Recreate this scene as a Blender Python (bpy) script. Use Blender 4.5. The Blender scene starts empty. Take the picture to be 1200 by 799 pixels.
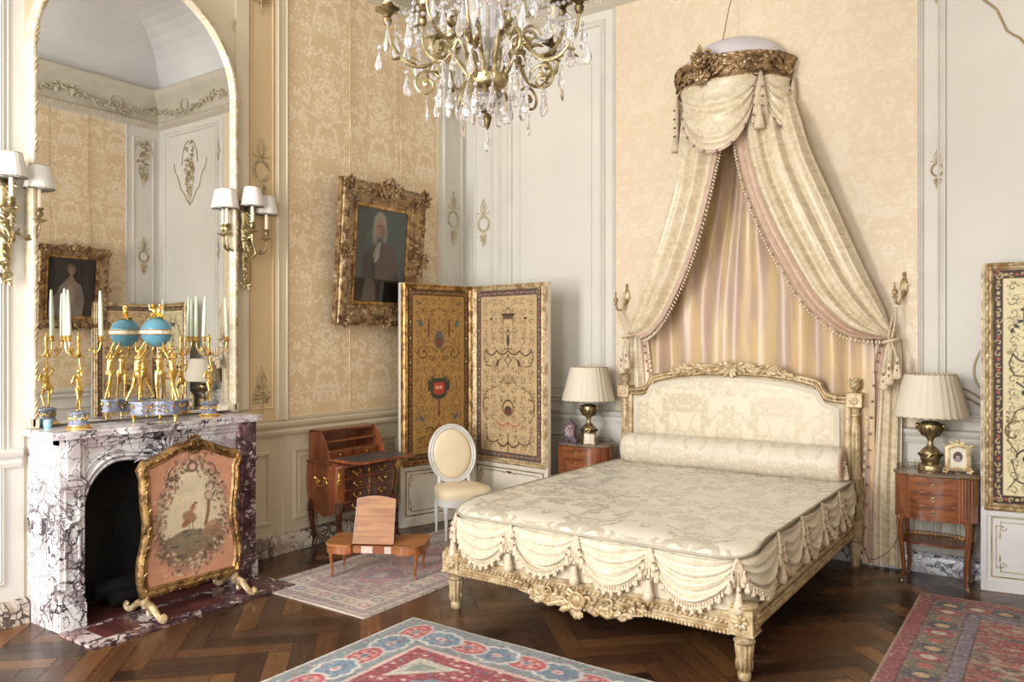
import bpy, bmesh, math, random
import numpy as np
from mathutils import Vector, Matrix
PI = math.pi
SC = bpy.context.scene
COL = SC.collection

# ------------------------------------------------------------------ camera
cd = bpy.data.cameras.new('camera')
cam = bpy.data.objects.new('camera', cd)
COL.objects.link(cam)
cam.location = (4.857, -6.135, 1.60)
cam.rotation_euler = (PI / 2, 0, math.radians(34.955))
cd.lens = 27.681
cd.sensor_width = 36
cd.clip_start = 0.05
SC.camera = cam
# ------------------------------------------------------------------ world and light
SC.view_settings.view_transform = 'Standard'
SC.view_settings.look = 'None'
SC.view_settings.gamma = 1
SC.view_settings.use_curve_mapping = False
SC.view_settings.exposure = 0.04
W = bpy.data.worlds.new('world')
SC.world = W
W.use_nodes = True
W.node_tree.nodes['Background'].inputs[0].default_value = (0.80, 0.90, 1.0, 1)
W.node_tree.nodes['Background'].inputs[1].default_value = 1.0
RX, FY = 5.50, -7.8       # right wall x, front (window) wall y
WINS = [(0.75, 1.95), (3.3, 4.5)]


def area(name, loc, rot, sx, sy, power, col):
    l = bpy.data.lights.new(name, 'AREA')
    l.shape = 'RECTANGLE'
    l.size = sx
    l.size_y = sy
    l.energy = power
    l.color = col
    o = bpy.data.objects.new(name, l)
    o.location = loc
    o.rotation_euler = rot
    COL.objects.link(o)
    return o


area('window_daylight', (1.35, FY - 0.12, 2.25), (PI / 2, 0, 0), 1.15, 3.4, 360, (1.0, 0.985, 0.955))
area('window_daylight', (3.9, FY - 0.12, 2.25), (PI / 2, 0, 0), 1.15, 3.4, 170, (1.0, 0.985, 0.955))


# ------------------------------------------------------------------ materials
def lin(c):
    return tuple(((x / 255) / 12.92 if x / 255 <= 0.04045 else ((x / 255 + 0.055) / 1.055) ** 2.4) for x in c)


class NT:
    def __init__(s, name):
        s.m = bpy.data.materials.new(name)
        s.m.use_nodes = True
        s.t = s.m.node_tree
        s.b = s.t.nodes['Principled BSDF']

    def n(s, typ, **kw):
        nd = s.t.nodes.new('ShaderNode' + typ)
        for k, v in kw.items():
            if k.startswith('i_'):
                key = k[2:]
                key = int(key) if key.isdigit() else key.replace('_', ' ')
                s.set(nd, key, v)
            else:
                setattr(nd, k, v)
        return nd

    def set(s, nd, key, v):
        if isinstance(v, bpy.types.NodeSocket):
            s.t.links.new(v, nd.inputs[key])
        else:
            if isinstance(v, tuple) and len(v) == 3 and nd.inputs[key].type == 'RGBA':
                v = (*v, 1)
            nd.inputs[key].default_value = v

    def math(s, op, a, b=0.0, c=0.0):
        nd = s.n('Math', operation=op)
        s.set(nd, 0, a)
        s.set(nd, 1, b)
        if op in ('PINGPONG', 'SMOOTH_MIN', 'MULTIPLY_ADD'):
            s.set(nd, 2, c)
        return nd.outputs[0]

    def mix(s, f, a, b, mode='MIX'):
        nd = s.n('Mix', data_type='RGBA', blend_type=mode)
        s.set(nd, 0, f)
        s.set(nd, 6, a)
        s.set(nd, 7, b)
        return nd.outputs[2]

    def ramp(s, f, lo, hi, a=0.0, b=1.0):
        nd = s.n('MapRange', interpolation_type='SMOOTHSTEP')
        s.set(nd, 0, f)
        s.set(nd, 1, lo)
        s.set(nd, 2, hi)
        s.set(nd, 3, a)
        s.set(nd, 4, b)
        return nd.outputs[0]

    def obj(s):
        return s.n('TexCoord').outputs['Object']

    def noise(s, vec, scale, detail=3.0, rough=0.5, out=0, dist=0.0):
        nd = s.n('TexNoise')
        s.set(nd, 'Vector', vec)
        nd.inputs['Scale'].default_value = scale
        nd.inputs['Detail'].default_value = detail
        nd.inputs['Roughness'].default_value = rough
        nd.inputs['Distortion'].default_value = dist
        return nd.outputs[out]

    def bump(s, h, strength=0.3, dist=0.01):
        nd = s.n('Bump')
        s.set(nd, 'Height', h)
        nd.inputs['Strength'].default_value = strength
        nd.inputs['Distance'].default_value = dist
        s.t.links.new(nd.outputs[0], s.b.inputs['Normal'])

    def scale(s, vec, sc):
        nd = s.n('Mapping')
        s.set(nd, 0, vec)
        nd.inputs['Scale'].default_value = sc
        return nd.outputs[0]

    def out(s, col=None, rough=None, metal=None, **kw):
        if col is not None:
            s.set(s.b, 'Base Color', col)
        if rough is not None:
            s.set(s.b, 'Roughness', rough)
        if metal is not None:
            s.set(s.b, 'Metallic', metal)
        for k, v in kw.items():
            s.set(s.b, k.replace('_', ' '), v)
        return s.m


def plain(name, c, rough=0.5, metal=0.0, var=0.12, vs=6.0, bump=0.0, bs=60.0, **kw):
    t = NT(name)
    c = lin(c)
    o = t.obj()
    f = t.noise(o, vs, 4)
    col = t.mix(t.ramp(f, 0.3, 0.7), tuple(x * (1 - var) for x in c), tuple(min(1, x * (1 + var)) for x in c))
    if bump:
        t.bump(t.noise(o, bs, 3), bump, 0.004)
    return t.out(col, rough, metal, **kw)


def gilt(name, c, dark, rough=0.38, metal=0.75, bs=45.0, bump=0.5, wear=None):
    t = NT(name)
    o = t.obj()
    f = t.noise(o, 14, 5, 0.65)
    col = t.mix(t.ramp(f, 0.38, 0.62), lin(dark), lin(c))
    if wear:
        g = t.noise(o, 33, 3)
        col = t.mix(t.ramp(g, 0.55, 0.68, 0, 0.8), col, lin(wear))
    t.bump(t.noise(o, bs, 4, 0.6), bump, 0.006)
    return t.out(col, rough, metal)


def damask(name, axes, p, q, ca, cb, rough=0.6, lo=0.47, hi=0.53, k=3.4, sheen=0.0, fold=0.0, seed=0.0, band=1.0, fineamp=0.35):
    """mirror-symmetric repeating silk pattern"""
    t = NT(name)
    o = t.obj()
    sx = t.n('SeparateXYZ')
    t.set(sx, 0, o)
    u = t.math('MULTIPLY', sx.outputs[axes[0]], 1.0 / p)
    v = t.math('MULTIPLY', sx.outputs[axes[1]], 2 * PI / q)
    su = t.math('PINGPONG', u, 0.5)
    cv = t.math('COSINE', v)
    sv = t.math('SINE', v)
    r = q * k / p / (2 * PI)
    cb3 = t.n('CombineXYZ')
    t.set(cb3, 0, t.math('MULTIPLY_ADD', su, k, seed))
    t.set(cb3, 1, t.math('MULTIPLY', cv, r))
    t.set(cb3, 2, t.math('MULTIPLY', sv, r))
    n1 = t.noise(cb3.outputs[0], 1.9, 4.0, 0.6, dist=1.1)
    m = t.ramp(n1, lo, hi)
    og = t.math('MULTIPLY_ADD', cv, 0.19, 0.25)
    d = t.math('ABSOLUTE', t.math('SUBTRACT', su, og))
    bw = t.math('MULTIPLY_ADD', n1, 0.05, -0.002)
    band = t.math('MULTIPLY', t.math('LESS_THAN', d, bw), band)
    m2 = t.math('MAXIMUM', m, band)
    fine = t.noise(cb3.outputs[0], 7.0, 1.0)
    m3 = t.math('MULTIPLY', m2, t.ramp(fine, 0.40, 0.50, fineamp, 1.0))
    big = t.noise(o, 1.3, 2)
    ca, cb = lin(ca), lin(cb)
    col = t.mix(m3, ca, cb)
    col = t.mix(t.ramp(big, 0.3, 0.7, 0, 0.10), col, tuple(x * 0.8 for x in ca))
    wv = t.noise(t.scale(o, (1, 1, 1)), 420, 1)
    t.bump(wv, 0.12, 0.001)
    return t.out(col, t.math('MULTIPLY_ADD', m3, -0.12, rough), 0.0, Sheen_Weight=sheen)


def marble(name, white, vein, mid, sc=9.0, vw=0.07, rough=0.22, dens=0.5, seed=0.0):
    t = NT(name)
    o = t.obj()
    ad = t.n('VectorMath', operation='ADD')
    t.set(ad, 0, o)
    ad.inputs[1].default_value = (seed, seed * 1.7, seed * 0.3)
    o = ad.outputs[0]
    nz = t.noise(o, 4.0, 5, 0.6, out=1)
    mixv = t.n('VectorMath', operation='MULTIPLY_ADD')
    t.set(mixv, 0, nz)
    mixv.inputs[1].default_value = (0.32, 0.32, 0.32)
    t.set(mixv, 2, o)
    vv = mixv.outputs[0]
    v1 = t.n('TexVoronoi', feature='DISTANCE_TO_EDGE')
    t.set(v1, 'Vector', vv)
    v1.inputs['Scale'].default_value = sc
    v2 = t.n('TexVoronoi', feature='DISTANCE_TO_EDGE')
    t.set(v2, 'Vector', vv)
    v2.inputs['Scale'].default_value = sc * 2.6
    den = t.noise(o, 2.6, 3)
    w = t.ramp(den, dens - 0.12, dens + 0.16, vw * 0.35, vw * 2.4)
    f1 = t.math('SUBTRACT', 1.0, t.math('DIVIDE', v1.outputs[0], w))
    f1 = t.ramp(f1, 0.0, 0.5)
    f2 = t.math('SUBTRACT', 1.0, t.math('DIVIDE', v2.outputs[0], t.math('MULTIPLY', w, 1.1)))
    f2 = t.math('MULTIPLY', t.ramp(f2, 0.1, 0.6), t.ramp(den, dens - 0.05, dens + 0.1))
    f = t.math('MAXIMUM', f1, f2)
    c1 = t.noise(vv, 7, 4)
    cw = t.mix(t.ramp(c1, 0.42, 0.66), lin(white), lin(mid))
    cvv = t.mix(t.ramp(t.noise(vv, 14, 3), 0.4, 0.65), lin(vein), tuple(x * 0.45 for x in lin(mid)))
    return t.out(t.mix(f, cw, cvv), rough, 0.0)


def wood(name, a, b, axis=0, rough=0.3, sc=4.0, stretch=14.0, coat=0.3, seg=0.0):
    t = NT(name)
    o = t.obj()
    s = [stretch, stretch, stretch]
    s[axis] = 1.0
    v = t.scale(o, tuple(s))
    f = t.noise(v, sc, 5, 0.6, dist=0.4)
    g = t.noise(v, sc * 5, 3)
    col = t.mix(t.ramp(f, 0.35, 0.65), lin(a), lin(b))
    col = t.mix(t.ramp(g, 0.5, 0.75, 0, 0.35), col, tuple(x * 0.4 for x in lin(a)))
    return t.out(col, rough, 0.0, Coat_Weight=coat, Coat_Roughness=0.12)


def painted(name, rough=0.8, attr='Col', bump=0.0, metal=0.0, sheen=0.0):
    """colours worked into the surface itself (woven, painted) and stored per vertex"""
    t = NT(name)
    a = t.n('VertexColor')
    a.layer_name = attr
    if bump:
        t.bump(t.noise(t.obj(), 260, 2), bump, 0.003)
    return t.out(a.outputs[0], rough, metal, Sheen_Weight=sheen)


M = {}
M['wall_grey'] = plain('grey_panelling_paint', (216, 212, 203), 0.55, var=0.035, vs=1.5)
M['wall_beige'] = plain('beige_panelling_paint', (206, 192, 166), 0.55, var=0.04, vs=1.5)
M['panel_tan'] = plain('tan_panel_paint', (204, 178, 138), 0.55, var=0.05, vs=1.5)
M['groove'] = plain('arabesque_gilt', (168, 146, 112), 0.5, var=0.1)  # muted tan gilt colour of the curved arabesque mouldings
M['trim_grey'] = plain('grey_moulding_paint', (212, 209, 199), 0.5, var=0.05, vs=3)
M['ceiling'] = plain('ceiling_distemper', (218, 217, 216), 0.8, var=0.06, vs=1.2)
M['relief'] = gilt('worn_gilt_relief', (196, 178, 138), (150, 130, 95), 0.5, 0.25, 90, 0.4)
M['relief_pale'] = gilt('pale_relief', (205, 192, 160), (178, 162, 128), 0.55, 0.1, 90, 0.3)
M['stucco'] = plain('stucco_relief', (200, 190, 168), 0.6, var=0.1, vs=20)
M['damask_back'] = damask('silk_wall_damask', 'XZ', 0.64, 1.05, (224, 205, 176), (230, 214, 190), 0.5, seed=0.3, band=0.25)
M['damask_left'] = damask('silk_wall_damask_left', 'YZ', 0.60, 0.98, (216, 190, 152), (234, 216, 188), 0.5, seed=2.1, band=0.5, fineamp=0.2)
M['gold'] = gilt('gilt_wood', (200, 162, 104), (122, 86, 46), 0.38, 0.65, 60, 0.5)
M['gold_pale'] = gilt('pale_gilt_wood', (216, 196, 156), (158, 130, 90), 0.45, 0.4, 60, 0.45, wear=(232, 220, 192))
M['gold_bed'] = gilt('worn_bed_gilding', (206, 186, 148), (166, 138, 98), 0.46, 0.25, 55, 0.3, wear=(218, 206, 182))
M['gold_dark'] = gilt('antique_gilding', (168, 138, 98), (104, 76, 50), 0.40, 0.5, 40, 0.35, wear=(206, 186, 156))
M['gold_screen'] = gilt('fire_screen_gilding', (176, 140, 90), (100, 72, 42), 0.36, 0.7, 60, 0.6)
M['braid_pale'] = plain('pale_braid', (212, 202, 184), 0.6, var=0.06)
M['gold_bright'] = gilt('bright_ormolu', (246, 212, 136), (206, 160, 80), 0.22, 0.95, 80, 0.3)
M['brass'] = gilt('old_bronze', (204, 188, 148), (134, 116, 80), 0.3, 0.9, 60, 0.6)
M['brass_dk'] = gilt('dark_bronze', (160, 140, 100), (88, 74, 50), 0.34, 0.85, 60, 0.5)
M['white_gilt'] = gilt('white_and_gold_rope', (236, 230, 212), (214, 200, 165), 0.45, 0.15, 60, 0.25)
M['marble'] = marble('breccia_marble', (236, 235, 238), (54, 46, 56), (204, 190, 196), 10, 0.055, dens=0.53)
M['marble_dk'] = marble('dark_breccia_marble', (214, 200, 196), (66, 46, 54), (150, 112, 114), 9, 0.10, dens=0.40, seed=3)
M['marble_base'] = marble('breccia_plinth', (206, 196, 182), (84, 70, 66), (168, 148, 130), 13, 0.10, seed=5)
M['marble_blue'] = marble('breccia_plinth_blue', (222, 224, 230), (66, 66, 84), (176, 178, 190), 12, 0.09, seed=7)
M['marble_red'] = plain('red_marble', (92, 52, 48), 0.25, var=0.3, vs=8)
M['marble_grey'] = plain('grey_marble_top', (132, 114, 106), 0.18, var=0.2, vs=14)
M['plinth_blue'] = plain('blue_grey_marble', (130, 136, 156), 0.25, var=0.35, vs=40)
M['soot'] = plain('sooty_iron', (22, 20, 19), 0.85, var=0.4, bump=0.4, bs=25)
M['rosewood'] = wood('rosewood', (98, 48, 28), (138, 76, 44), 2, 0.25, 3, 8)
M['rosewood_dk'] = wood('dark_rosewood', (62, 32, 22), (96, 50, 32), 1, 0.25, 3, 8)
M['rosewood_red'] = wood('red_rosewood_end', (116, 62, 38), (160, 92, 58), 2, 0.25, 2.2, 4)
M['satinwood'] = wood('satinwood', (140, 88, 46), (178, 124, 72), 0, 0.5, 2.2, 16, coat=0.05)
M['satin_dk'] = wood('tulipwood', (136, 78, 44), (172, 106, 62), 0, 0.3, 3, 12)
M['veneer_light'] = plain('pale_inlay', (206, 186, 176), 0.3, var=0.12, vs=60)
M['leather'] = plain('dark_writing_leather', (72, 70, 74), 0.35, var=0.15)
M['mahog'] = wood('mahogany_nightstand', (108, 62, 38), (154, 94, 58), 2, 0.22, 3, 8)
M['mahog_x'] = wood('mahogany_drawer', (104, 58, 36), (150, 90, 54), 0, 0.22, 3, 8)
M['cover'] = damask('cream_coverlet_damask', 'XY', 0.62, 0.95, (222, 214, 196), (186, 176, 156), 0.36, 0.50, 0.54, k=2.6, sheen=0.15, seed=1.4, band=0.0, fineamp=0.7)
M['swag'] = damask('cream_swag_silk', 'XZ', 0.4, 0.5, (218, 208, 184), (206, 195, 170), 0.36, sheen=0.15, seed=0.7, band=0.3)
M['bolster'] = damask('cream_bolster_damask', 'XZ', 0.42, 0.5, (222, 213, 194), (204, 193, 172), 0.5, sheen=0.1, seed=5.0, band=0.3)
M['hb_silk'] = damask('cream_headboard_damask', 'XZ', 0.72, 0.9, (226, 216, 192), (206, 192, 164), 0.42, sheen=0.1, seed=0.9, band=0.6)
M['curtain'] = damask('cream_curtain_damask', 'XZ', 0.5, 0.7, (226, 212, 186), (214, 198, 168), 0.38, sheen=0.15, seed=3.3, band=0.2, fineamp=0.8)
t = NT('changeable_silk_lining')
_o = t.scale(t.obj(), (7, 2, 0.9))
_f = t.noise(_o, 1.6, 3, 0.55)
M['lining'] = t.out(t.mix(t.ramp(_f, 0.36, 0.62), lin((188, 160, 142)), lin((212, 184, 140))), 0.3, 0.0, Sheen_Weight=0.2)
M['braid'] = plain('mauve_braid', (204, 178, 158), 0.7, var=0.1, vs=30)
M['fringe'] = plain('silk_fringe', (216, 198, 172), 0.75, var=0.18, vs=70, bump=0.3, bs=200)
M['knot'] = plain('dark_knot', (140, 110, 104), 0.7)
M['cord'] = plain('grey_silk_cord', (176, 166, 148), 0.6, var=0.1)
M['dome'] = plain('pale_silk_dome', (214, 208, 210), 0.6, var=0.05)
for _n, _c in (('shade', (242, 232, 212)), ('shade_w', (250, 246, 238))):
    t = NT('pleated_silk_' + _n)
    _d = t.n('BsdfDiffuse')
    _d.inputs[0].default_value = (*lin(_c), 1)
    _l = t.n('BsdfTranslucent')
    _l.inputs[0].default_value = (*lin(_c), 1)
    _x = t.n('MixShader')
    _x.inputs[0].default_value = 0.15
    t.t.links.new(_d.outputs[0], _x.inputs[1])
    t.t.links.new(_l.outputs[0], _x.inputs[2])
    t.t.links.new(_x.outputs[0], t.t.nodes['Material Output'].inputs[0])
    M[_n] = t.m
M['cornice'] = plain('cornice_distemper', (198, 190, 174), 0.6, var=0.06, vs=5)
M['shade_rim'] = plain('shade_rim', (176, 154, 124), 0.7)
M['ivory'] = plain('ivory_candle_sleeve', (244, 232, 206), 0.5, var=0.03)
M['wax'] = plain('green_white_wax', (216, 232, 208), 0.35, var=0.03, Subsurface_Weight=0.15)
M['chair_white'] = plain('chair_paint', (214, 212, 206), 0.4, var=0.06, vs=14)
M['chair_silk'] = plain('cream_upholstery', (232, 214, 182), 0.55, var=0.03)
M['screen_white'] = plain('screen_lower_paint', (222, 214, 198), 0.45, var=0.04)
M['screen_blue'] = plain('screen_lower_paint_pale', (222, 222, 222), 0.45, var=0.03)
M['turq'] = plain('turquoise_enamel', (92, 146, 164), 0.18, var=0.06, vs=12)
M['clockface'] = plain('white_enamel_band', (236, 230, 212), 0.2)
M['black'] = plain('black', (26, 24, 24), 0.5)
M['blue_glass'] = plain('blue_porcelain', (150, 190, 200), 0.2)
M['purple'] = plain('purple_velvet_frame', (112, 92, 104), 0.6, var=0.2)
M['wire'] = plain('hanging_cord', (200, 176, 138), 0.6)
M['wire_dk'] = plain('steel_wire', (120, 110, 96), 0.4, 0.6)
M['silverpt'] = plain('silver_figures', (196, 170, 168), 0.3, 0.5, var=0.2, vs=60, bump=0.8, bs=90)
M['paper'] = plain('cream_paper', (232, 224, 208), 0.6)
M['rug_p'] = painted('woven_wool', 0.95, bump=0.6, sheen=0.1)
M['screen_p'] = painted('painted_leather', 0.42, bump=0.15)
M['canvas_p'] = painted('oil_paint', 0.5)
M['tap_p'] = painted('woven_tapestry', 0.9, bump=0.6)
t = NT('mirror_silver')
M['mirror'] = t.out((0.88, 0.88, 0.87), 0.0, 1.0)
t = NT('crystal')
M['crystal'] = t.out((0.97, 0.96, 1.0), 0.02, 0.0, Transmission_Weight=0.85, IOR=1.5, Specular_IOR_Level=0.9)
t = NT('pastel_glass')
_g = t.n('BsdfGlossy')
_g.inputs['Roughness'].default_value = 0.02
_tr = t.n('BsdfTransparent')
_mx = t.n('MixShader')
_fr = t.n('Fresnel')
t.t.links.new(_fr.outputs[0], _mx.inputs[0])
t.t.links.new(_tr.outputs[0], _mx.inputs[1])
t.t.links.new(_g.outputs[0], _mx.inputs[2])
t.t.links.new(_mx.outputs[0], t.t.nodes['Material Output'].inputs[0])
M['glass'] = t.m
# parquet: plank colour per face, grain along each plank's own length (UV)
t = NT('dark_oak_parquet')
_a = t.n('VertexColor')
_a.layer_name = 'Col'
_uv = t.n('UVMap')
_v = t.scale(_uv.outputs[0], (2.2, 42, 1))
_f = t.noise(_v, 1.0, 4, 0.6)
_c = t.mix(t.ramp(_f, 0.3, 0.7), _a.outputs[0], (0.25, 0.2, 0.17, 1), 'MULTIPLY')
_c = t.mix(0.45, _a.outputs[0], _c)
t.bump(_f, 0.12, 0.002)
M['parquet'] = t.out(_c, t.ramp(t.noise(t.obj(), 5, 3), 0.3, 0.7, 0.20, 0.36), 0.0)


# ------------------------------------------------------------------ mesh builder
class MB:
    def __init__(s, o=(0, 0, 0)):
        s.v, s.f, s.mi = [], [], []
        s.o = Vector(o)
        s.c = None
        s.X = None

    def add(s, vs, fs, mi=0):
        b = len(s.v)
        if s.X is not None:
            vs = [s.X @ Vector(p) for p in vs]
        s.v.extend([tuple(Vector(p) - s.o) for p in vs])
        s.f.extend([tuple(b + i for i in f) for f in fs])
        s.mi.extend([mi] * len(fs))
        return s

    def box(s, x0, x1, y0, y1, z0, z1, mi=0, rz=0.0, ch=0.0):
        if rz:
            cx, cy = (x0 + x1) / 2, (y0 + y1) / 2
            R = Matrix.Rotation(rz, 3, 'Z')
        if ch:
            pr = [(x0 + ch, y0 + ch, x1 - ch, y1 - ch, z0), (x0, y0, x1, y1, z0 + ch), (x0, y0, x1, y1, z1 - ch),
                  (x0 + ch, y0 + ch, x1 - ch, y1 - ch, z1)]
        else:
            pr = [(x0, y0, x1, y1, z0), (x0, y0, x1, y1, z1)]
        vs = []
        for a, b, c, d, z in pr:
            vs += [(a, b, z), (c, b, z), (c, d, z), (a, d, z)]
        if rz:
            vs = [tuple(R @ Vector((p[0] - cx, p[1] - cy, 0)) + Vector((cx, cy, p[2]))) for p in vs]
        fs = [(3, 2, 1, 0)]
        n = len(pr)
        for k in range(n - 1):
            for i in range(4):
                j = (i + 1) % 4
                fs.append((4 * k + i, 4 * k + j, 4 * k + 4 + j, 4 * k + 4 + i))
        fs.append(tuple(4 * (n - 1) + i for i in range(4)))
        return s.add(vs, fs, mi)

    def prism(s, poly, a, b, axis='z', mi=0):
        """poly 2-D extruded from a to b along axis; (x,y) for z, (y,z) for x, (x,z) for y"""
        n = len(poly)

        def P(p, h):
            return (p[0], p[1], h) if axis == 'z' else ((h, p[0], p[1]) if axis == 'x' else (p[0], h, p[1]))
        vs = [P(p, a) for p in poly] + [P(p, b) for p in poly]
        fs = [tuple(range(n))[::-1], tuple(range(n, 2 * n))]
        for i in range(n):
            j = (i + 1) % n
            fs.append((i, j, n + j, n + i))
        return s.add(vs, fs, mi)

    def lathe(s, prof, c=(0, 0, 0), seg=16, mi=0, rip=None, R=None, sx=1.0, sy=1.0):
        """prof [(r,z)]; rip(k, ang)-> radius factor"""
        vs, fs = [], []
        n = len(prof)
        for k, (r, z) in enumerate(prof):
            for i in range(seg):
                a = 2 * PI * i / seg
                rr = r * (rip(k, i) if rip else 1)
                p = Vector((rr * math.cos(a) * sx, rr * math.sin(a) * sy, z))
                if R is not None:
                    p = R @ p
                vs.append(tuple(p + Vector(c)))
        for k in range(n - 1):
            for i in range(seg):
                j = (i + 1) % seg
                fs.append((k * seg + i, k * seg + j, (k + 1) * seg + j, (k + 1) * seg + i))
        if prof[0][0] > 1e-5:
            fs.append(tuple(range(seg))[::-1])
        if prof[-1][0] > 1e-5:
            fs.append(tuple(range((n - 1) * seg, n * seg)))
        return s.add(vs, fs, mi)

    def tube(s, pts, r, seg=6, mi=0, closed=False, flat=1.0):
        pts = [Vector(p) for p in pts]
        n = len(pts)
        rr = r if callable(r) else ((lambda t: r) if not isinstance(r, (list, tuple)) else None)
        T = []
        for i in range(n):
            a = pts[(i - 1) % n] if (closed or i > 0) else pts[i]
            b = pts[(i + 1) % n] if (closed or i < n - 1) else pts[i]
            d = (b - a)
            T.append(d.normalized() if d.length > 1e-9 else Vector((0, 0, 1)))
        up = Vector((0, 0, 1)) if abs(T[0].z) < 0.9 else Vector((1, 0, 0))
        N = T[0].cross(up).normalized()
        vs, fs = [], []
        for i in range(n):
            N = (N - T[i] * N.dot(T[i]))
            N = N.normalized() if N.length > 1e-6 else T[i].orthogonal().normalized()
            B = T[i].cross(N)
            ri = rr(i / (n - 1)) if rr else r[i]
            for k in range(seg):
                a = 2 * PI * k / seg
                vs.append(tuple(pts[i] + N * (math.cos(a) * ri) + B * (math.sin(a) * ri * flat)))
        m = n if closed else n - 1
        for i in range(m):
            i2 = (i + 1) % n
            for k in range(seg):
                j = (k + 1) % seg
                fs.append((i * seg + k, i * seg + j, i2 * seg + j, i2 * seg + k))
        if not closed:
            fs.append(tuple(range(seg))[::-1])
            fs.append(tuple(range((n - 1) * seg, n * seg)))
        return s.add(vs, fs, mi)

    def ell(s, c, r, R=None, seg=8, rings=5, mi=0):
        if not isinstance(r, (tuple, list)):
            r = (r, r, r)
        vs, fs = [], []
        for k in range(rings + 1):
            ph = PI * k / rings
            q = 1 if k in (0, rings) else seg
            for i in range(q):
                a = 2 * PI * i / seg
                p = Vector((r[0] * math.sin(ph) * math.cos(a), r[1] * math.sin(ph) * math.sin(a), r[2] * math.cos(ph)))
                if R is not None:
                    p = R @ p
                vs.append(tuple(p + Vector(c)))
        for i in range(seg):
            fs.append((0, 1 + i, 1 + (i + 1) % seg))
        for k in range(rings - 2):
            b = 1 + k * seg
            for i in range(seg):
                j = (i + 1) % seg
                fs.append((b + i, b + seg + i, b + seg + j, b + j))
        b = 1 + (rings - 2) * seg
        for i in range(seg):
            fs.append((b + i, len(vs) - 1, b + (i + 1) % seg))
        return s.add(vs, fs, mi)

    def grid(s, fn, nu, nv, mi=0, thick=None):
        vs = [fn(i / nu, j / nv) for j in range(nv + 1) for i in range(nu + 1)]
        fs = [(j * (nu + 1) + i, j * (nu + 1) + i + 1, (j + 1) * (nu + 1) + i + 1, (j + 1) * (nu + 1) + i) for j in range(nv) for i in range(nu)]
        return s.add(vs, fs, mi)

    def sweep(s, path, prof, nrm, closed=False, mi=0):
        """mitred moulding; prof [(a,b)] a = in-plane side (nrm x tangent), b = along nrm"""
        P = [Vector(p) for p in path]
        N = Vector(nrm).normalized()
        n = len(P)
        vs, fs = [], []
        for i in range(n):
            sd = []
            if closed or i > 0:
                sd.append(N.cross((P[i] - P[i - 1]).normalized()))
            if closed or i < n - 1:
                sd.append(N.cross((P[(i + 1) % n] - P[i]).normalized()))
            if len(sd) == 2:
                m = sd[0] + sd[1]
                m = m.normalized()
                m = m / max(0.35, m.dot(sd[0]))
            else:
                m = sd[0]
            for a, b in prof:
                vs.append(tuple(P[i] + m * a + N * b))
        k = len(prof)
        for i in range(n if closed else n - 1):
            i2 = (i + 1) % n
            for j in range(k):
                j2 = (j + 1) % k
                fs.append((i * k + j, i * k + j2, i2 * k + j2, i2 * k + j))
        if not closed:
            fs.append(tuple(range(k)))
            fs.append(tuple(range((n - 1) * k, n * k))[::-1])
        return s.add(vs, fs, mi)

    def build(s, name, mats, parent=None, smooth=True, sharp=0.7, loc=None, kind=None):
        me = bpy.data.meshes.new(name)
        me.from_pydata(s.v, [], s.f)
        if not isinstance(mats, (list, tuple)):
            mats = [mats]
        for m in mats:
            me.materials.append(M[m] if isinstance(m, str) else m)
        if len(mats) > 1:
            me.polygons.foreach_set('material_index', s.mi)
        if smooth:
            bm = bmesh.new()
            bm.from_mesh(me)
            bmesh.ops.recalc_face_normals(bm, faces=bm.faces)
            if sharp < 3:
                for e in bm.edges:
                    if len(e.link_faces) == 2 and e.calc_face_angle(0) > sharp:
                        e.smooth = False
            for f in bm.faces:
                f.smooth = True
            bm.to_mesh(me)
            bm.free()
        if s.c is not None:
            ca = me.color_attributes.new('Col', 'FLOAT_COLOR', 'POINT')
            ca.data.foreach_set('color', np.asarray(s.c, dtype=np.float32).ravel())
        o = bpy.data.objects.new(name, me)
        COL.objects.link(o)
        if parent is not None:
            o.parent = parent
        if loc is not None:
            o.location = loc
        if kind:
            o['kind'] = kind
        return o


def thing(name, label, cat, loc=(0, 0, 0), rz=0.0, group=None):
    o = bpy.data.objects.new(name, None)
    o.empty_display_size = 0.1
    COL.objects.link(o)
    o.location = loc
    o.rotation_euler = (0, 0, rz)
    o['label'] = label
    o['category'] = cat
    if group:
        o['group'] = group
    return o


def tag(o, label, cat, group=None):
    o['label'] = label
    o['category'] = cat
    if group:
        o['group'] = group
    return o


def struct(o):
    o['kind'] = 'structure'
    return o


def dup(o, parent=None, loc=None, rz=None, label=None):
    c = o.copy()
    COL.objects.link(c)
    if parent is not None:
        c.parent = parent
    for ch in list(o.children):
        dup(ch, c)
    if loc is not None:
        c.location = loc
    if rz is not None:
        c.rotation_euler = (0, 0, rz)
    if label:
        c['label'] = label
    return c


def rnd(a, b):
    return random.uniform(a, b)


def rotm(ax=0, ay=0, az=0):
    return Matrix.Rotation(az, 3, 'Z') @ Matrix.Rotation(ay, 3, 'Y') @ Matrix.Rotation(ax, 3, 'X')


def dirm(d, up=(0, 0, 1)):
    """matrix whose local X runs along d"""
    x = Vector(d).normalized()
    u = Vector(up)
    if abs(x.dot(u)) > 0.95:
        u = Vector((1, 0, 0.1))
    y = u.cross(x).normalized()
    z = x.cross(y)
    return Matrix((x, y, z)).transposed()


def leaf(mb, c, d, L, w, th=0.3, up=(0, 0, 1), mi=0):
    mb.ell(Vector(c) + Vector(d).normalized() * L * 0.45, (L * 0.55, w, w * th), dirm(d, up), 6, 4, mi)


def spiral(cx, cy, r, turns, a0, sgn=1, n=22, shrink=0.12):
    out = []
    for i in range(n):
        t = i / (n - 1)
        rr = r * (1 - t * (1 - shrink))
        a = a0 + sgn * turns * 2 * PI * t
        out.append((cx + rr * math.cos(a), cy + rr * math.sin(a)))
    return out


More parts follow.
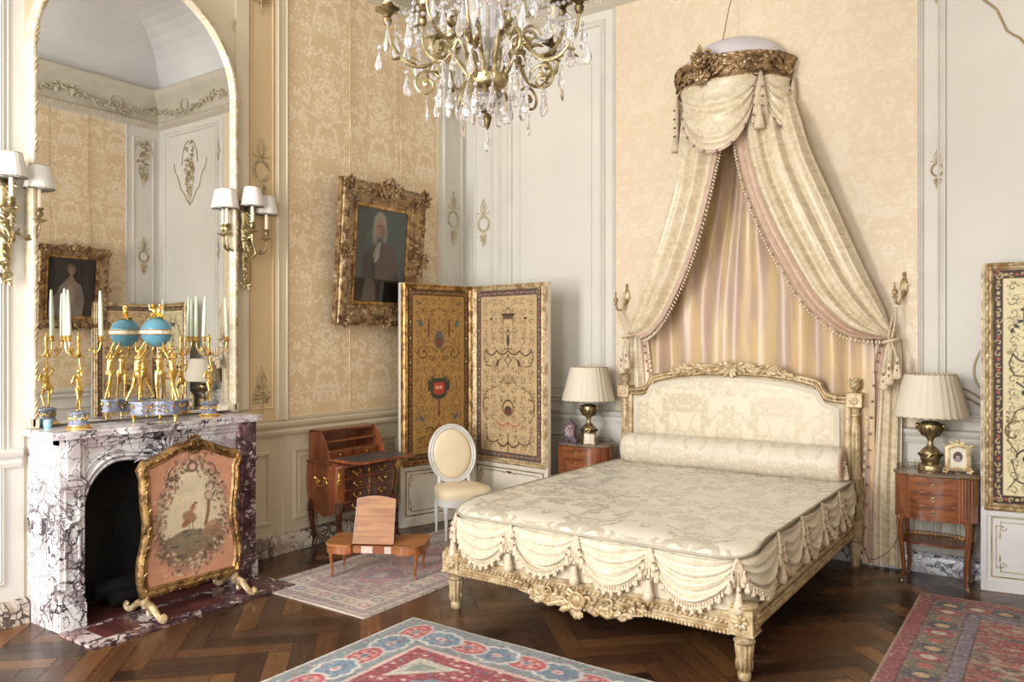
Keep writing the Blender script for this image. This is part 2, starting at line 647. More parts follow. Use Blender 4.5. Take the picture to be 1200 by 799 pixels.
def bez(p, n=16):
    """Catmull-Rom through control points"""
    P = [Vector(q) for q in p]
    out = []
    m = len(P)
    for i in range(m - 1):
        a, b, c, d = P[max(0, i - 1)], P[i], P[i + 1], P[min(m - 1, i + 2)]
        k = max(2, n // (m - 1))
        for j in range(k):
            t = j / k
            out.append(0.5 * ((2 * b) + (c - a) * t + (2 * a - 5 * b + 4 * c - d) * t * t + (3 * b - a - 3 * c + d) * t ** 3))
    out.append(P[-1])
    return out


def interp(pts, t):
    """pts polyline, t in 0..1 by index -> smooth point"""
    m = len(pts) - 1
    x = min(max(t, 0), 1) * m
    i = min(int(x), m - 1)
    f = x - i
    g = lambda k: pts[min(max(k, 0), m)]
    a, b, c, d = g(i - 1), g(i), g(i + 1), g(i + 2)
    return tuple(0.5 * ((2 * b[k]) + (c[k] - a[k]) * f + (2 * a[k] - 5 * b[k] + 4 * c[k] - d[k]) * f * f + (3 * b[k] - a[k] - 3 * c[k] + d[k]) * f ** 3) for k in range(len(b)))


# ------------------------------------------------------------------ painting on a cell grid
class Canvas:
    def __init__(s, w, h, res, bg):
        s.w, s.h = w, h
        s.nx, s.ny = int(w / res) + 1, int(h / res) + 1
        s.a = np.ones((s.ny, s.nx, 3)) * np.array(lin(bg))
        s.X, s.Y = np.meshgrid(np.linspace(-w / 2, w / 2, s.nx), np.linspace(0, h, s.ny))
        s.sym = False
        s.soft = res * 0.8

    def _b(s, x0, x1, y0, y1):
        dx, dy = s.w / (s.nx - 1), s.h / (s.ny - 1)
        i0 = max(0, int((x0 + s.w / 2) / dx) - 1)
        i1 = min(s.nx, int((x1 + s.w / 2) / dx) + 3)
        j0 = max(0, int(y0 / dy) - 1)
        j1 = min(s.ny, int(y1 / dy) + 3)
        return slice(j0, max(j0, j1)), slice(i0, max(i0, i1))

    def _put(s, sl, al, c):
        c = np.array(lin(c))
        al = al[..., None]
        s.a[sl] = s.a[sl] * (1 - al) + c * al

    def ell(s, x, y, rx, ry, c, soft=None, al=1.0, rot=0.0):
        soft = s.soft if soft is None else soft
        R = max(rx, ry) + soft
        sl = s._b(x - R, x + R, y - R, y + R)
        X, Y = s.X[sl] - x, s.Y[sl] - y
        if rot:
            X, Y = X * math.cos(rot) + Y * math.sin(rot), -X * math.sin(rot) + Y * math.cos(rot)
        d = (np.sqrt((X / rx) ** 2 + (Y / ry) ** 2) - 1) * min(rx, ry)
        s._put(sl, al * np.clip(0.5 - d / soft, 0, 1), c)
        if s.sym and abs(x) > 1e-6:
            s.sym = False
            s.ell(-x, y, rx, ry, c, soft, al, -rot)
            s.sym = True

    def rect(s, x0, x1, y0, y1, c, al=1.0):
        sl = s._b(x0, x1, y0, y1)
        X, Y = s.X[sl], s.Y[sl]
        s._put(sl, al * ((X >= x0) & (X <= x1) & (Y >= y0) & (Y <= y1)), c)

    def line(s, pts, w, c, al=1.0, taper=False):
        n = len(pts) - 1
        for k in range(n):
            (ax, ay), (bx, by) = pts[k][:2], pts[k + 1][:2]
            ww = w * (1 - 0.75 * k / n) if taper else w
            sl = s._b(min(ax, bx) - ww, max(ax, bx) + ww, min(ay, by) - ww, max(ay, by) + ww)
            X, Y = s.X[sl], s.Y[sl]
            L = max((bx - ax) ** 2 + (by - ay) ** 2, 1e-9)
            t = np.clip(((X - ax) * (bx - ax) + (Y - ay) * (by - ay)) / L, 0, 1)
            d = np.hypot(X - ax - t * (bx - ax), Y - ay - t * (by - ay))
            s._put(sl, al * np.clip((ww / 2 - d) / s.soft + 0.5, 0, 1), c)
        if s.sym:
            s.sym = False
            s.line([(-p[0], p[1]) for p in pts], w, c, al, taper)
            s.sym = True

    def poly(s, pts, c, al=1.0):
        xs, ys = [p[0] for p in pts], [p[1] for p in pts]
        sl = s._b(min(xs), max(xs), min(ys), max(ys))
        X, Y = s.X[sl], s.Y[sl]
        ins = np.zeros(X.shape, bool)
        n = len(pts)
        for i in range(n):
            (x1, y1), (x2, y2) = pts[i], pts[(i + 1) % n]
            if y1 != y2:
                ins ^= ((y1 > Y) != (y2 > Y)) & (X < (x2 - x1) * (Y - y1) / (y2 - y1) + x1)
        s._put(sl, al * ins, c)
        if s.sym:
            s.sym = False
            s.poly([(-p[0], p[1]) for p in pts], c, al)
            s.sym = True

    def swag(s, x0, x1, y, dep, w, c, n=14, al=1.0):
        s.line([(x0 + (x1 - x0) * i / n, y - dep * 4 * (i / n) * (1 - i / n)) for i in range(n + 1)], w, c, al)

    def scroll(s, cx, cy, r, turns, a0, sgn, w, c):
        s.line(spiral(cx, cy, r, turns, a0, sgn), w, c, taper=False)

    def grain(s, amp, rng, blot=0.0):
        s.a *= 1 + amp * (rng.random(s.a.shape[:2])[..., None] - 0.5)
        if blot:
            k = rng.random((s.ny // 12 + 3, s.nx // 12 + 3))
            yy = np.linspace(0, k.shape[0] - 1.01, s.ny)
            xx = np.linspace(0, k.shape[1] - 1.01, s.nx)
            y0, x0 = yy.astype(int), xx.astype(int)
            fy, fx = (yy - y0)[:, None], (xx - x0)[None, :]
            b = (k[y0][:, x0] * (1 - fy) * (1 - fx) + k[y0 + 1][:, x0] * fy * (1 - fx) + k[y0][:, x0 + 1] * (1 - fy) * fx + k[y0 + 1][:, x0 + 1] * fy * fx)
            s.a *= 1 + blot * (b[..., None] - 0.5)
        s.a = np.clip(s.a, 0.002, 1)

    def mesh(s, name, mat, parent, P, warp=None, step=1):
        """P(x,y)->3-D point; one vertex per cell"""
        mb = MB()
        X, Y = s.X, s.Y
        vs = [P(X[j, i], Y[j, i]) for j in range(s.ny) for i in range(s.nx)]
        n = s.nx
        fs = [(j * n + i, j * n + i + 1, (j + 1) * n + i + 1, (j + 1) * n + i) for j in range(s.ny - 1) for i in range(n - 1)]
        mb.add(vs, fs)
        mb.c = np.concatenate([s.a.reshape(-1, 3), np.ones((s.nx * s.ny, 1))], axis=1)
        return mb.build(name, mat, parent, sharp=9)


random.seed(7)
RNG = np.random.default_rng(5)

# ================================================================== THE ROOM
# ---- floor: herringbone parquet
def clip(poly, x0, x1, y0, y1):
    for ax, lim, sg in ((0, x0, 1), (0, x1, -1), (1, y0, 1), (1, y1, -1)):
        out = []
        for i in range(len(poly)):
            a, b = poly[i], poly[(i + 1) % len(poly)]
            ia, ib = (a[ax] - lim) * sg >= 0, (b[ax] - lim) * sg >= 0
            if ia:
                out.append(a)
            if ia != ib:
                t = (lim - a[ax]) / (b[ax] - a[ax])
                out.append(tuple(a[k] + (b[k] - a[k]) * t for k in range(4)))
        poly = out
        if not poly:
            return poly
    return poly


def make_floor():
    Wd, n = 0.115, 5
    L = Wd * n
    vs, fs, cols, uvs = [], [], [], []
    c45 = math.cos(PI / 4)
    tones = [(90, 62, 43), (70, 48, 35), (106, 73, 46), (58, 41, 31), (122, 84, 51), (80, 56, 42), (96, 64, 42)]

    def add(x0, y0, w, h, along):
        g = 0.0012
        ro = random.random() * 50
        q = []
        for (x, y) in ((x0 + g, y0 + g), (x0 + w - g, y0 + g), (x0 + w - g, y0 + h - g), (x0 + g, y0 + h - g)):
            u, v = (x, y) if along == 0 else (y, x)
            q.append((x * c45 - y * c45 + 2.0, x * c45 + y * c45 - 5.0, u + ro, v + ro * 0.37))
        q = clip(q, 0.0, RX, FY, 0.0)
        if len(q) < 3:
            return
        b = len(vs)
        vs.extend([(p[0], p[1], 0.0) for p in q])
        fs.append(tuple(range(b, b + len(q))))
        c = lin(random.choice(tones))
        k = rnd(0.78, 1.12)
        for p in q:
            cols.append((c[0] * k, c[1] * k, c[2] * k, 1))
            uvs.append((p[2], p[3]))
    for r in range(-90, 91):
        for m in range(-12, 13):
            ox, oy = r * Wd + 2 * L * m, r * Wd
            for (x, y, w, h, a) in ((ox, oy, L, Wd, 0), (ox + L, oy - L + Wd, Wd, L, 1)):
                X, Y = (x + w / 2) * c45 - (y + h / 2) * c45 + 2, (x + w / 2) * c45 + (y + h / 2) * c45 - 5
                if -0.6 < X < RX + 0.6 and FY - 0.6 < Y < 0.6:
                    add(x, y, w, h, a)
    b = len(vs)
    vs.extend([(0, FY, -0.003), (RX, FY, -0.003), (RX, 0, -0.003), (0, 0, -0.003)])
    fs.append((b, b + 1, b + 2, b + 3))
    cols.extend([(0.012, 0.008, 0.006, 1)] * 4)
    uvs.extend([(0, 0)] * 4)
    # slab under it
    b = len(vs)
    vs.extend([(-.1, FY - .1, -0.1), (RX + .1, FY - .1, -0.1), (RX + .1, .1, -0.1), (-.1, .1, -0.1)])
    fs.append((b + 3, b + 2, b + 1, b))
    cols.extend([(0.012, 0.008, 0.006, 1)] * 4)
    uvs.extend([(0, 0)] * 4)
    me = bpy.data.meshes.new('floor')
    me.from_pydata(vs, [], fs)
    me.materials.append(M['parquet'])
    ca = me.color_attributes.new('Col', 'FLOAT_COLOR', 'CORNER')
    uv = me.uv_layers.new(name='UVMap')
    cc, uu = [], []
    for p in me.polygons:
        for li in p.loop_indices:
            vi = me.loops[li].vertex_index
            cc.extend(cols[vi])
            uu.extend(uvs[vi])
    ca.data.foreach_set('color', cc)
    uv.data.foreach_set('uv', uu)
    o = bpy.data.objects.new('floor', me)
    COL.objects.link(o)
    struct(o)


make_floor()
ZC, ZT = 4.52, 5.02       # cornice bottom and top
HT = 5.75
# ---- walls
wl = struct(MB().box(-0.12, 0.0, FY - 0.12, 0.12, -0.1, HT).build('wall_left', 'wall_beige'))
wb = struct(MB().box(0.0, RX, 0.0, 0.12, -0.1, HT).build('wall_back', 'wall_grey'))
wr = struct(MB().box(RX, RX + 0.12, FY - 0.12, 0.12, -0.1, HT).build('wall_right', 'wall_grey'))
mb = MB()
xs = [0.0, WINS[0][0], WINS[0][1], WINS[1][0], WINS[1][1], RX]
for a, b in ((0, 1), (2, 3), (4, 5)):
    mb.box(xs[a], xs[b], FY - 0.12, FY, -0.1, HT)
for a, b in WINS:
    mb.box(a, b, FY - 0.12, FY, -0.1, 0.45)
    mb.box(a, b, FY - 0.12, FY, 4.05, HT)
wf = struct(mb.build('wall_front', 'wall_grey'))
for k, (a, b) in enumerate(WINS):
    mb = MB()
    c = (a + b) / 2
    for x0, x1 in ((a, a + 0.05), (b - 0.05, b), (c - 0.035, c + 0.035)):
        mb.box(x0, x1, FY - 0.09, FY - 0.04, 0.45, 4.05, ch=0.004)
    for z in (0.45, 1.35, 2.25, 3.15, 4.0):
        mb.box(a, b, FY - 0.085, FY - 0.045, z, z + 0.045, ch=0.004)
    struct(mb.build('window_%d' % (k + 1), 'trim_grey'))
# ---- coved ceiling
mb = MB()
prof = [(0.0, ZT - 0.02)]
for i in range(9):
    a = PI / 2 * i / 8
    prof.append((0.75 * (1 - math.cos(a)), ZT + 0.68 * math.sin(a)))


def ring(d, z):
    return [(d, FY + d, z), (RX - d, FY + d, z), (RX - d, -d, z), (d, -d, z)]


vs, fs = [], []
for d, z in prof:
    vs += ring(d, z)
for k in range(len(prof) - 1):
    for i in range(4):
        j = (i + 1) % 4
        fs.append((4 * k + i, 4 * k + j, 4 * k + 4 + j, 4 * k + 4 + i))
n = 4 * (len(prof) - 1)
fs.append((n, n + 1, n + 2, n + 3))
vs += [(-.1, FY - .1, HT + .05), (RX + .1, FY - .1, HT + .05), (RX + .1, .1, HT + .05), (-.1, .1, HT + .05)]
fs.append((n + 4, n + 5, n + 6, n + 7))
mb.add(vs, fs)
struct(mb.build('ceiling', 'ceiling', smooth=False))
# ---- cornice (frieze with garlands, seen in the mirror)
CORN = [(0, ZC - 0.02), (0.03, ZC), (0.055, ZC + 0.02), (0.06, ZC + 0.06), (0.03, ZC + 0.085), (0.025, ZC + 0.12), (0.04, ZC + 0.22),
        (0.075, ZC + 0.30), (0.10, ZC + 0.33), (0.15, ZC + 0.38), (0.17, ZC + 0.43), (0.17, ZC + 0.47), (0.13, ZT), (0, ZT)]


def cornice(name, p0, p1, inward, ornaments=True):
    p0, p1 = Vector(p0), Vector(p1)
    inw = Vector(inward)
    d = (p1 - p0).normalized()
    vs, fs = [], []
    k = len(CORN)
    for q, sg in ((p0, 1), (p1, -1)):
        for a, z in CORN:
            vs.append(tuple(q + inw * a + d * (a * sg) + Vector((0, 0, z))))
    for j in range(k - 1):
        fs.append((j, j + 1, k + j + 1, k + j))
    mb = MB()
    mb.add(vs, fs)
    o = struct(mb.build(name, 'cornice'))
    L = (p1 - p0).length
    g = MB()
    # rope bead on the lower moulding
    n = int(L / 0.05)
    for i in range(n):
        g.ell(p0 + d * (L * (i + 0.5) / n) + inw * 0.06 + Vector((0, 0, ZC + 0.04)), (0.022, 0.012, 0.014), dirm(d + Vector((0, 0, 0.7))), 6, 4)
    g.build('rope_moulding', 'stucco', o)
    if ornaments:
        g = MB()
        ns = max(1, round(L / 1.35))
        for s_ in range(ns):
            a0 = L * s_ / ns
            w = L / ns
            for i in range(26):
                t = (i + 0.5) / 26
                z = ZC + 0.27 - 0.13 * 4 * t * (1 - t)
                for r in range(5):
                    c = p0 + d * (a0 + w * t + rnd(-.015, .015)) + inw * (0.05 + rnd(0, .03)) + Vector((0, 0, z + rnd(-.025, .025)))
                    leaf(g, c, d * rnd(-1, 1) + Vector((0, 0, rnd(-1, 0.4))) + inw * 0.3, rnd(.04, .065), .016, 0.6)
            for i in range(14):     # wreath between garlands
                a = 2 * PI * i / 14
                c = p0 + d * (a0 + w * 0.5 + 0.075 * math.cos(a)) + inw * 0.07 + Vector((0, 0, ZC + 0.215 + 0.075 * math.sin(a)))
                leaf(g, c, d * -math.sin(a) + Vector((0, 0, math.cos(a))), .05, .014, 0.6)
            for sg in (-1, 1):      # pair of little figures at each end of a garland
                c = p0 + d * (a0 + 0.10 * sg + 0.001) + inw * 0.075 + Vector((0, 0, ZC + 0.2))
                if 0.15 < (c - p0).dot(d) < L - 0.15:
                    g.ell(c, (.02, .02, .055), dirm((1, 0, 0)) if False else rotm(0, 0.3 * sg, 0), 8, 5)
                    g.ell(c + Vector((0, 0, .075)), .02)
                    g.tube([c + Vector((0, 0, .03)), c + d * sg * .06 + Vector((0, 0, .02)), c + d * sg * .1 + Vector((0, 0, .05))], .009, 5)
        g.build('garland_relief', 'stucco', o)
    return o


cornice('trim_1', (0, 0, 0), (RX, 0, 0), (0, -1, 0))
cornice('trim_2', (RX, 0, 0), (RX, FY, 0), (-1, 0, 0))
cornice('trim_3', (0, FY, 0), (0, 0, 0), (1, 0, 0))
cornice('trim_4', (RX, FY, 0), (0, FY, 0), (0, 1, 0), False)

# ---- mouldings
MOLD = [(-0.016, 0), (-0.016, 0.006), (-0.008, 0.014), (0, 0.008), (0.006, 0.016), (0.014, 0.010), (0.016, 0)]
THIN = [(-0.006, 0), (-0.005, 0.007), (0.0, 0.010), (0.005, 0.007), (0.006, 0)]


def on(wall, a, z, off=0.0):
    if wall == 'L':
        return (off, a, z)
    if wall == 'B':
        return (a, -off, z)
    return (RX - off, a, z)


NRM = {'L': (1, 0, 0), 'B': (0, -1, 0), 'R': (-1, 0, 0)}
PAR = {'L': wl, 'B': wb, 'R': wr}


def pframe(mb, wall, a0, a1, z0, z1, prof=MOLD, notch=0.0):
    if notch:
        n = notch
        pts = [(a0, z0), (a1, z0), (a1, z1 - n), (a1 - n * 0.6, z1 - n * 0.9), (a1 - n, z1 - n * 0.5), (a1 - n, z1), (a0 + n, z1), (a0 + n, z1 - n * 0.5), (a0 + n * 0.6, z1 - n * 0.9), (a0, z1 - n)]
    else:
        pts = [(a0, z0), (a1, z0), (a1, z1), (a0, z1)]
    mb.sweep([on(wall, a, z) for a, z in pts], prof, NRM[wall], True)


def vline(mb, wall, a, z0, z1, prof=THIN):
    mb.sweep([on(wall, a, z0), on(wall, a, z1)], prof, NRM[wall])


# dado rail and plinth rails around the walls
DADO = [(-0.055, 0), (-0.055, 0.022), (-0.03, 0.03), (-0.01, 0.018), (0.0, 0.03), (0.02, 0.045), (0.04, 0.045), (0.05, 0.02), (0.05, 0)]
BASE = [(0.0, 0), (0.0, 0.05), (0.10, 0.05), (0.125, 0.042), (0.135, 0.03), (0.14, 0)]


def hrail(name, wall, a0, a1, z, prof, mat):
    p = [on(wall, a0, z), on(wall, a1, z)]
    mb = MB()
    N = Vector(NRM[wall])
    d = (Vector(p[1]) - Vector(p[0])).normalized()
    if N.cross(d).z < 0:
        p = p[::-1]
    mb.sweep(p, prof, NRM[wall])
    return struct(mb.build(name, mat))


hrail('trim_5', 'L', -2.70, 0.0, 0.945, DADO, 'wall_beige')
hrail('trim_6', 'L', FY, -4.07, 0.945, DADO, 'wall_grey')
hrail('trim_7', 'B', 0.0, RX, 0.945, DADO, 'trim_grey')
hrail('trim_8', 'R', FY, 0.0, 0.945, DADO, 'trim_grey')
hrail('baseboard_left', 'L', -2.76, 0.0, 0.0, BASE, 'marble_base')
hrail('baseboard_left_front', 'L', FY, -4.04, 0.0, BASE, 'marble_base')
hrail('baseboard_back', 'B', 0.0, RX, 0.0, BASE, 'marble_blue')
hrail('baseboard_right', 'R', FY, 0.0, 0.0, BASE, 'marble_base')

# ---- left wall panelling
mb = MB()
pframe(mb, 'L', -0.40, -0.09, 1.06, 4.42)                  # slim panel by the corner (later greyed)
vline(mb, 'L', -0.05, 1.0, ZC)
mb.build('panel_moulding', 'wall_beige', wl)
struct(MB().box(0.0, 0.012, -0.425, 0.0, 0.99, ZC).build('trim_9', 'trim_grey'))
mb = MB()
for z0, z1, pr in ((1.10, 4.35, MOLD),):
    mb.sweep([(0.012, -0.34, z0), (0.012, -0.07, z0), (0.012, -0.07, z1), (0.012, -0.34, z1)], pr, (1, 0, 0), True)
mb.build('panel_moulding', 'trim_grey', wl)
mb = MB()
mb.box(0.0, 0.02, -2.30, -2.19, 1.0, ZC, ch=0.004)
for y in (-2.285, -2.205):
    mb.sweep([(0.02, y, 1.0), (0.02, y, ZC)], THIN, (1, 0, 0))
mb.box(0.0, 0.02, -2.655, -2.545, 1.10, ZC, ch=0.004)
mb.sweep([(0.0, -2.19, 1.012), (0.0, -0.425, 1.012), (0.0, -0.425, ZC - .02), (0.0, -2.19, ZC - .02)], MOLD, (1, 0, 0), True)
mb.build('stile', 'wall_beige', wl)
MB().box(0.0, 0.004, -2.545, -2.30, 1.0, ZC).build('tan_panel', 'panel_tan', wl)
mb = MB()
mb.sweep([(0.004, -2.52, 1.10), (0.004, -2.325, 1.10), (0.004, -2.325, 4.4), (0.004, -2.52, 4.4)], THIN, (1, 0, 0), True)
mb.build('panel_moulding', 'panel_tan', wl)
MB().box(0.0, 0.008, -2.185, -0.43, 1.0, ZC).build('silk_panel', 'damask_left', wl)
mb = MB()
for y in (-1.55, -0.93):
    mb.sweep([(0.008, y, 1.02), (0.008, y, ZC - .03)], [(-.004, 0), (-.003, .003), (.003, .003), (.004, 0)], (1, 0, 0))
mb.build('seam', 'damask_left', wl)
mb = MB()
pframe(mb, 'L', -2.62, -2.36, 0.24, 0.76)
pframe(mb, 'L', -2.12, -0.98, 0.24, 0.76)
pframe(mb, 'L', -2.07, -1.03, 0.29, 0.71, THIN)
pframe(mb, 'L', -0.86, -0.10, 0.24, 0.76)
vline(mb, 'L', -2.22, 0.14, 0.88)
mb.build('panel_moulding', 'wall_beige', wl)
mb = MB()
pframe(mb, 'L', -4.95, -4.17, 0.25, 4.40)
pframe(mb, 'L', -6.6, -5.15, 0.25, 4.40)
vline(mb, 'L', -4.10, 1.0, ZC)
MB().box(0.0, 0.006, FY, -4.05, 0.14, ZC).build('grey_panelling', 'wall_grey', wl)
for w in (1,):
    mb2 = MB()
    for a0, a1 in ((-4.95, -4.17), (-6.6, -5.15)):
        mb2.sweep([(0.006, a0, 0.25), (0.006, a1, 0.25), (0.006, a1, 4.4), (0.006, a0, 4.4)], MOLD, (1, 0, 0), True)
    mb2.sweep([(0.006, -4.135, 0.95), (0.006, -4.135, ZC)], THIN, (1, 0, 0))
    mb2.build('panel_moulding', 'wall_grey', wl)
# ---- back wall panelling
mb = MB()
pframe(mb, 'B', 0.13, 0.335, 1.08, 4.35)
pframe(mb, 'B', 0.55, 1.54, 1.08, 4.40, [(-0.028, 0), (-0.028, 0.012), (-0.018, 0.02), (-0.008, 0.008), (0, 0.004), (0.010, 0.02), (0.022, 0.02), (0.028, 0)])
pframe(mb, 'B', 0.66, 1.43, 1.18, 4.28, THIN, 0.22)
vline(mb, 'B', 0.43, 1.0, ZC, MOLD)
vline(mb, 'B', 1.655, 1.0, ZC, MOLD)
vline(mb, 'B', 4.05, 1.0, ZC, MOLD)
pframe(mb, 'B', 4.178, 5.35, 1.08, 4.40, [(-0.028, 0), (-0.028, 0.012), (-0.018, 0.02), (-0.008, 0.008), (0, 0.004), (0.010, 0.02), (0.022, 0.02), (0.028, 0)])
for a0, a1 in ((0.13, 0.335), (0.52, 1.58), (1.78, 2.3), (3.2, 3.95), (4.02, 4.16), (4.25, 5.3)):
    pframe(mb, 'B', a0, a1, 0.24, 0.76)
    pframe(mb, 'B', a0 + .035, a1 - .035, 0.275, 0.725, THIN)
mb.build('panel_moulding', 'trim_grey', wb)
mb = MB()      # curved arabesque mouldings on the right panel
arcs = [[(4.20, 1.315), (4.27, 1.295), (4.336, 1.265), (4.41, 1.213), (4.5, 1.14), (4.6, 1.11), (4.767, 1.10), (4.93, 1.11), (5.03, 1.14), (5.12, 1.213), (5.2, 1.265), (5.26, 1.295), (5.33, 1.315)],
        [(4.20, 1.275), (4.286, 1.24), (4.35, 1.205), (4.41, 1.165), (4.5, 1.12)],
        [(4.46, 1.58), (4.411, 1.54), (4.37, 1.43), (4.38, 1.33), (4.43, 1.25)],
        [(4.40, 4.0), (4.421, 3.888), (4.499, 3.801), (4.557, 3.646), (4.628, 3.585), (4.68, 3.5), (4.767, 3.42), (4.85, 3.5), (4.91, 3.585), (4.98, 3.646), (5.04, 3.80), (5.11, 3.888), (5.13, 4.0)]]
for a in arcs:
    mb.tube([(p[0], -0.004, p[1]) for p in bez([(x, z, 0) for x, z in a], 30)], 0.008, 5)
mb.build('arabesque_moulding', 'groove', wb)
MB().box(1.674, 4.031, -0.008, 0.0, 1.0, ZC).build('silk_panel', 'damask_back', wb)
# ---- right wall (seen in the mirror)
MB().box(RX - 0.008, RX, -2.9, -0.47, 1.0, ZC).build('silk_panel', 'damask_left', wr)
mb = MB()
pframe(mb, 'R', -2.9, -0.47, 1.0, ZC - 0.02)
pframe(mb, 'R', -0.37, -0.09, 1.1, 4.35)
pframe(mb, 'R', -2.8, -0.6, 0.24, 0.76)
pframe(mb, 'R', -4.4, -3.1, 1.1, 4.35)
pframe(mb, 'R', -6.2, -4.7, 1.1, 4.35)
mb.build('panel_moulding', 'trim_grey', wr)
mb = MB()
for y in (-2.3, -1.62, -0.95):
    mb.sweep([(RX - .008, y, 1.02), (RX - .008, y, ZC - .03)], [(-.005, 0), (-.004, .004), (.004, .004), (.005, 0)], (-1, 0, 0))
mb.build('seam', 'damask_left', wr)


# ---- carved ornaments on the narrow panels
def ornament(wall, a, z, s, mat, par, kind='wreath', off=0.006):
    g = MB()
    N = Vector(NRM[wall])
    U = Vector((0, 1, 0)) if wall != 'B' else Vector((1, 0, 0))
    Zv = Vector((0, 0, 1))
    O = Vector(on(wall, a, z, off))

    def P(u, v, w=0.004):
        return O + U * (u * s) + Zv * (v * s) + N * w

    def lf(u, v, du, dv, L, w):
        leaf(g, P(u, v), U * du + Zv * dv + N * 0.12, L * s, w * s, 0.45, tuple(N))
    if kind == 'wreath':
        for i in range(16):
            an = 2 * PI * i / 16
            for r_, sg in ((0.62, 1), (0.80, -0.5)):
                lf(r_ * math.cos(an), 1.15 * r_ * math.sin(an), -math.sin(an) + sg * 0.6 * math.cos(an), math.cos(an) + sg * 0.6 * math.sin(an), .38, .10)
        for sg in (-1, 1):
            g.tube([P(0, 1.0), P(sg * .35, 1.5), P(sg * .42, 2.0), P(sg * .12, 2.5), P(0, 2.9)], .02 * s + .0015, 5)
            g.tube([P(0, 0.9), P(sg * .5, 1.2), P(sg * .85, 1.15), P(sg * .8, 1.4)], .02 * s + .0012, 5)
            lf(sg * .1, -1.2, sg * .8, -.7, .6, .14)
            lf(sg * .1, -1.6, sg * .6, -.8, .5, .12)
            lf(sg * .05, -1.9, sg * .3, -1, .6, .10)
        for v in (1.2, 1.5, 1.8):
            lf(0, v, 0, 1, .5, .13)
        lf(0, -1.1, 0, -1, .8, .15)
        lf(0, -1.9, 0, -1, .9, .08)
    elif kind == 'foot':
        for sg in (-1, 1):
            g.tube([P(0, -.2), P(sg * .35, .5), P(sg * .5, 1.1), P(sg * .2, 1.7), P(0, 2.3)], .02 * s + .0015, 5)
            for v, L in ((-.2, .9), (-.5, .9), (.1, .7), (.5, .5), (-.8, .7)):
                lf(sg * .1, v, sg * 1, rnd(-.1, .35), L, .10)
                lf(sg * .35, v, sg * 1, rnd(-.7, -.2), L * .6, .08)
        for v in (-1.3, -.9, -.3, .3, .9):
            lf(0, v, 0, 1, .7, .14)
        lf(0, -1.0, 0, -1, .9, .1)
    elif kind == 'trophy':
        for i in range(60):
            v = rnd(-3, 3)
            wv = 0.75 * (1 - (v / 3.2) ** 2) ** 0.5
            u = rnd(-wv, wv)
            lf(u, v, rnd(-1, 1), rnd(-1, 1), rnd(.3, .7), .12)
        g.tube([P(-1.5, 0.5), P(-1.3, 1.8), P(-.8, 2.8), P(-.2, 3.1)], .02 * s + .002, 5)
        g.tube([P(1.5, 0.5), P(1.3, 1.8), P(.8, 2.8), P(.2, 3.1)], .02 * s + .002, 5)
        g.tube([P(-.8, -1.0), P(-.4, -2.6), P(0, -4.2), P(.4, -2.6), P(.8, -1.0)], .015 * s + .002, 5)
    return g.build('carved_ornament', mat, par)


ornament('L', -2.43, 2.86, 0.085, 'relief', wl)
ornament('L', -2.43, 1.22, 0.085, 'relief', wl, 'foot')
ornament('L', -2.43, 4.16, 0.085, 'relief', wl, 'foot')
ornament('L', -0.20, 2.78, 0.095, 'relief_pale', wl, off=0.012)
ornament('L', -0.20, 4.0, 0.095, 'relief_pale', wl, off=0.012)
ornament('B', 0.235, 2.74, 0.085, 'relief_pale', wb)
ornament('B', 0.235, 4.0, 0.085, 'relief_pale', wb)
ornament('R', -0.23, 2.75, 0.09, 'relief', wr)
ornament('R', -0.23, 4.05, 0.09, 'relief', wr, 'trophy')
ornament('B', 4.767, 3.9, 0.12, 'relief', wb, 'trophy')
ornament('B', 4.12 + 0.03, 4.05, 0.05, 'relief', wb, 'wreath')
ornament('B', 4.12 + 0.03, 2.78, 0.05, 'relief', wb, 'wreath')
# corner sprig above the mirror
g = MB()
g.tube([(0.008, -2.62 + 0.055 * math.cos(a), 3.86 + 0.055 * math.sin(a)) for a in [0.8 + i * 0.35 for i in range(13)]], 0.012, 6)
g.build('carved_ornament', 'relief_pale', wl)
# hearth slab
mb = MB()
mb.box(0.39, 0.755, -4.04, -2.73, 0.0, 0.012, 0)
mb.box(0.0, 0.40, -3.90, -2.90, 0.0, 0.006, 1)
for a, b in ((-3.93, -3.72), (-3.60, -3.18), (-3.06, -2.85)):
    mb.box(0.44, 0.66, a, b, 0.012, 0.0135, 1)
struct(mb.build('trim_10', ['marble_dk', 'marble_red']))

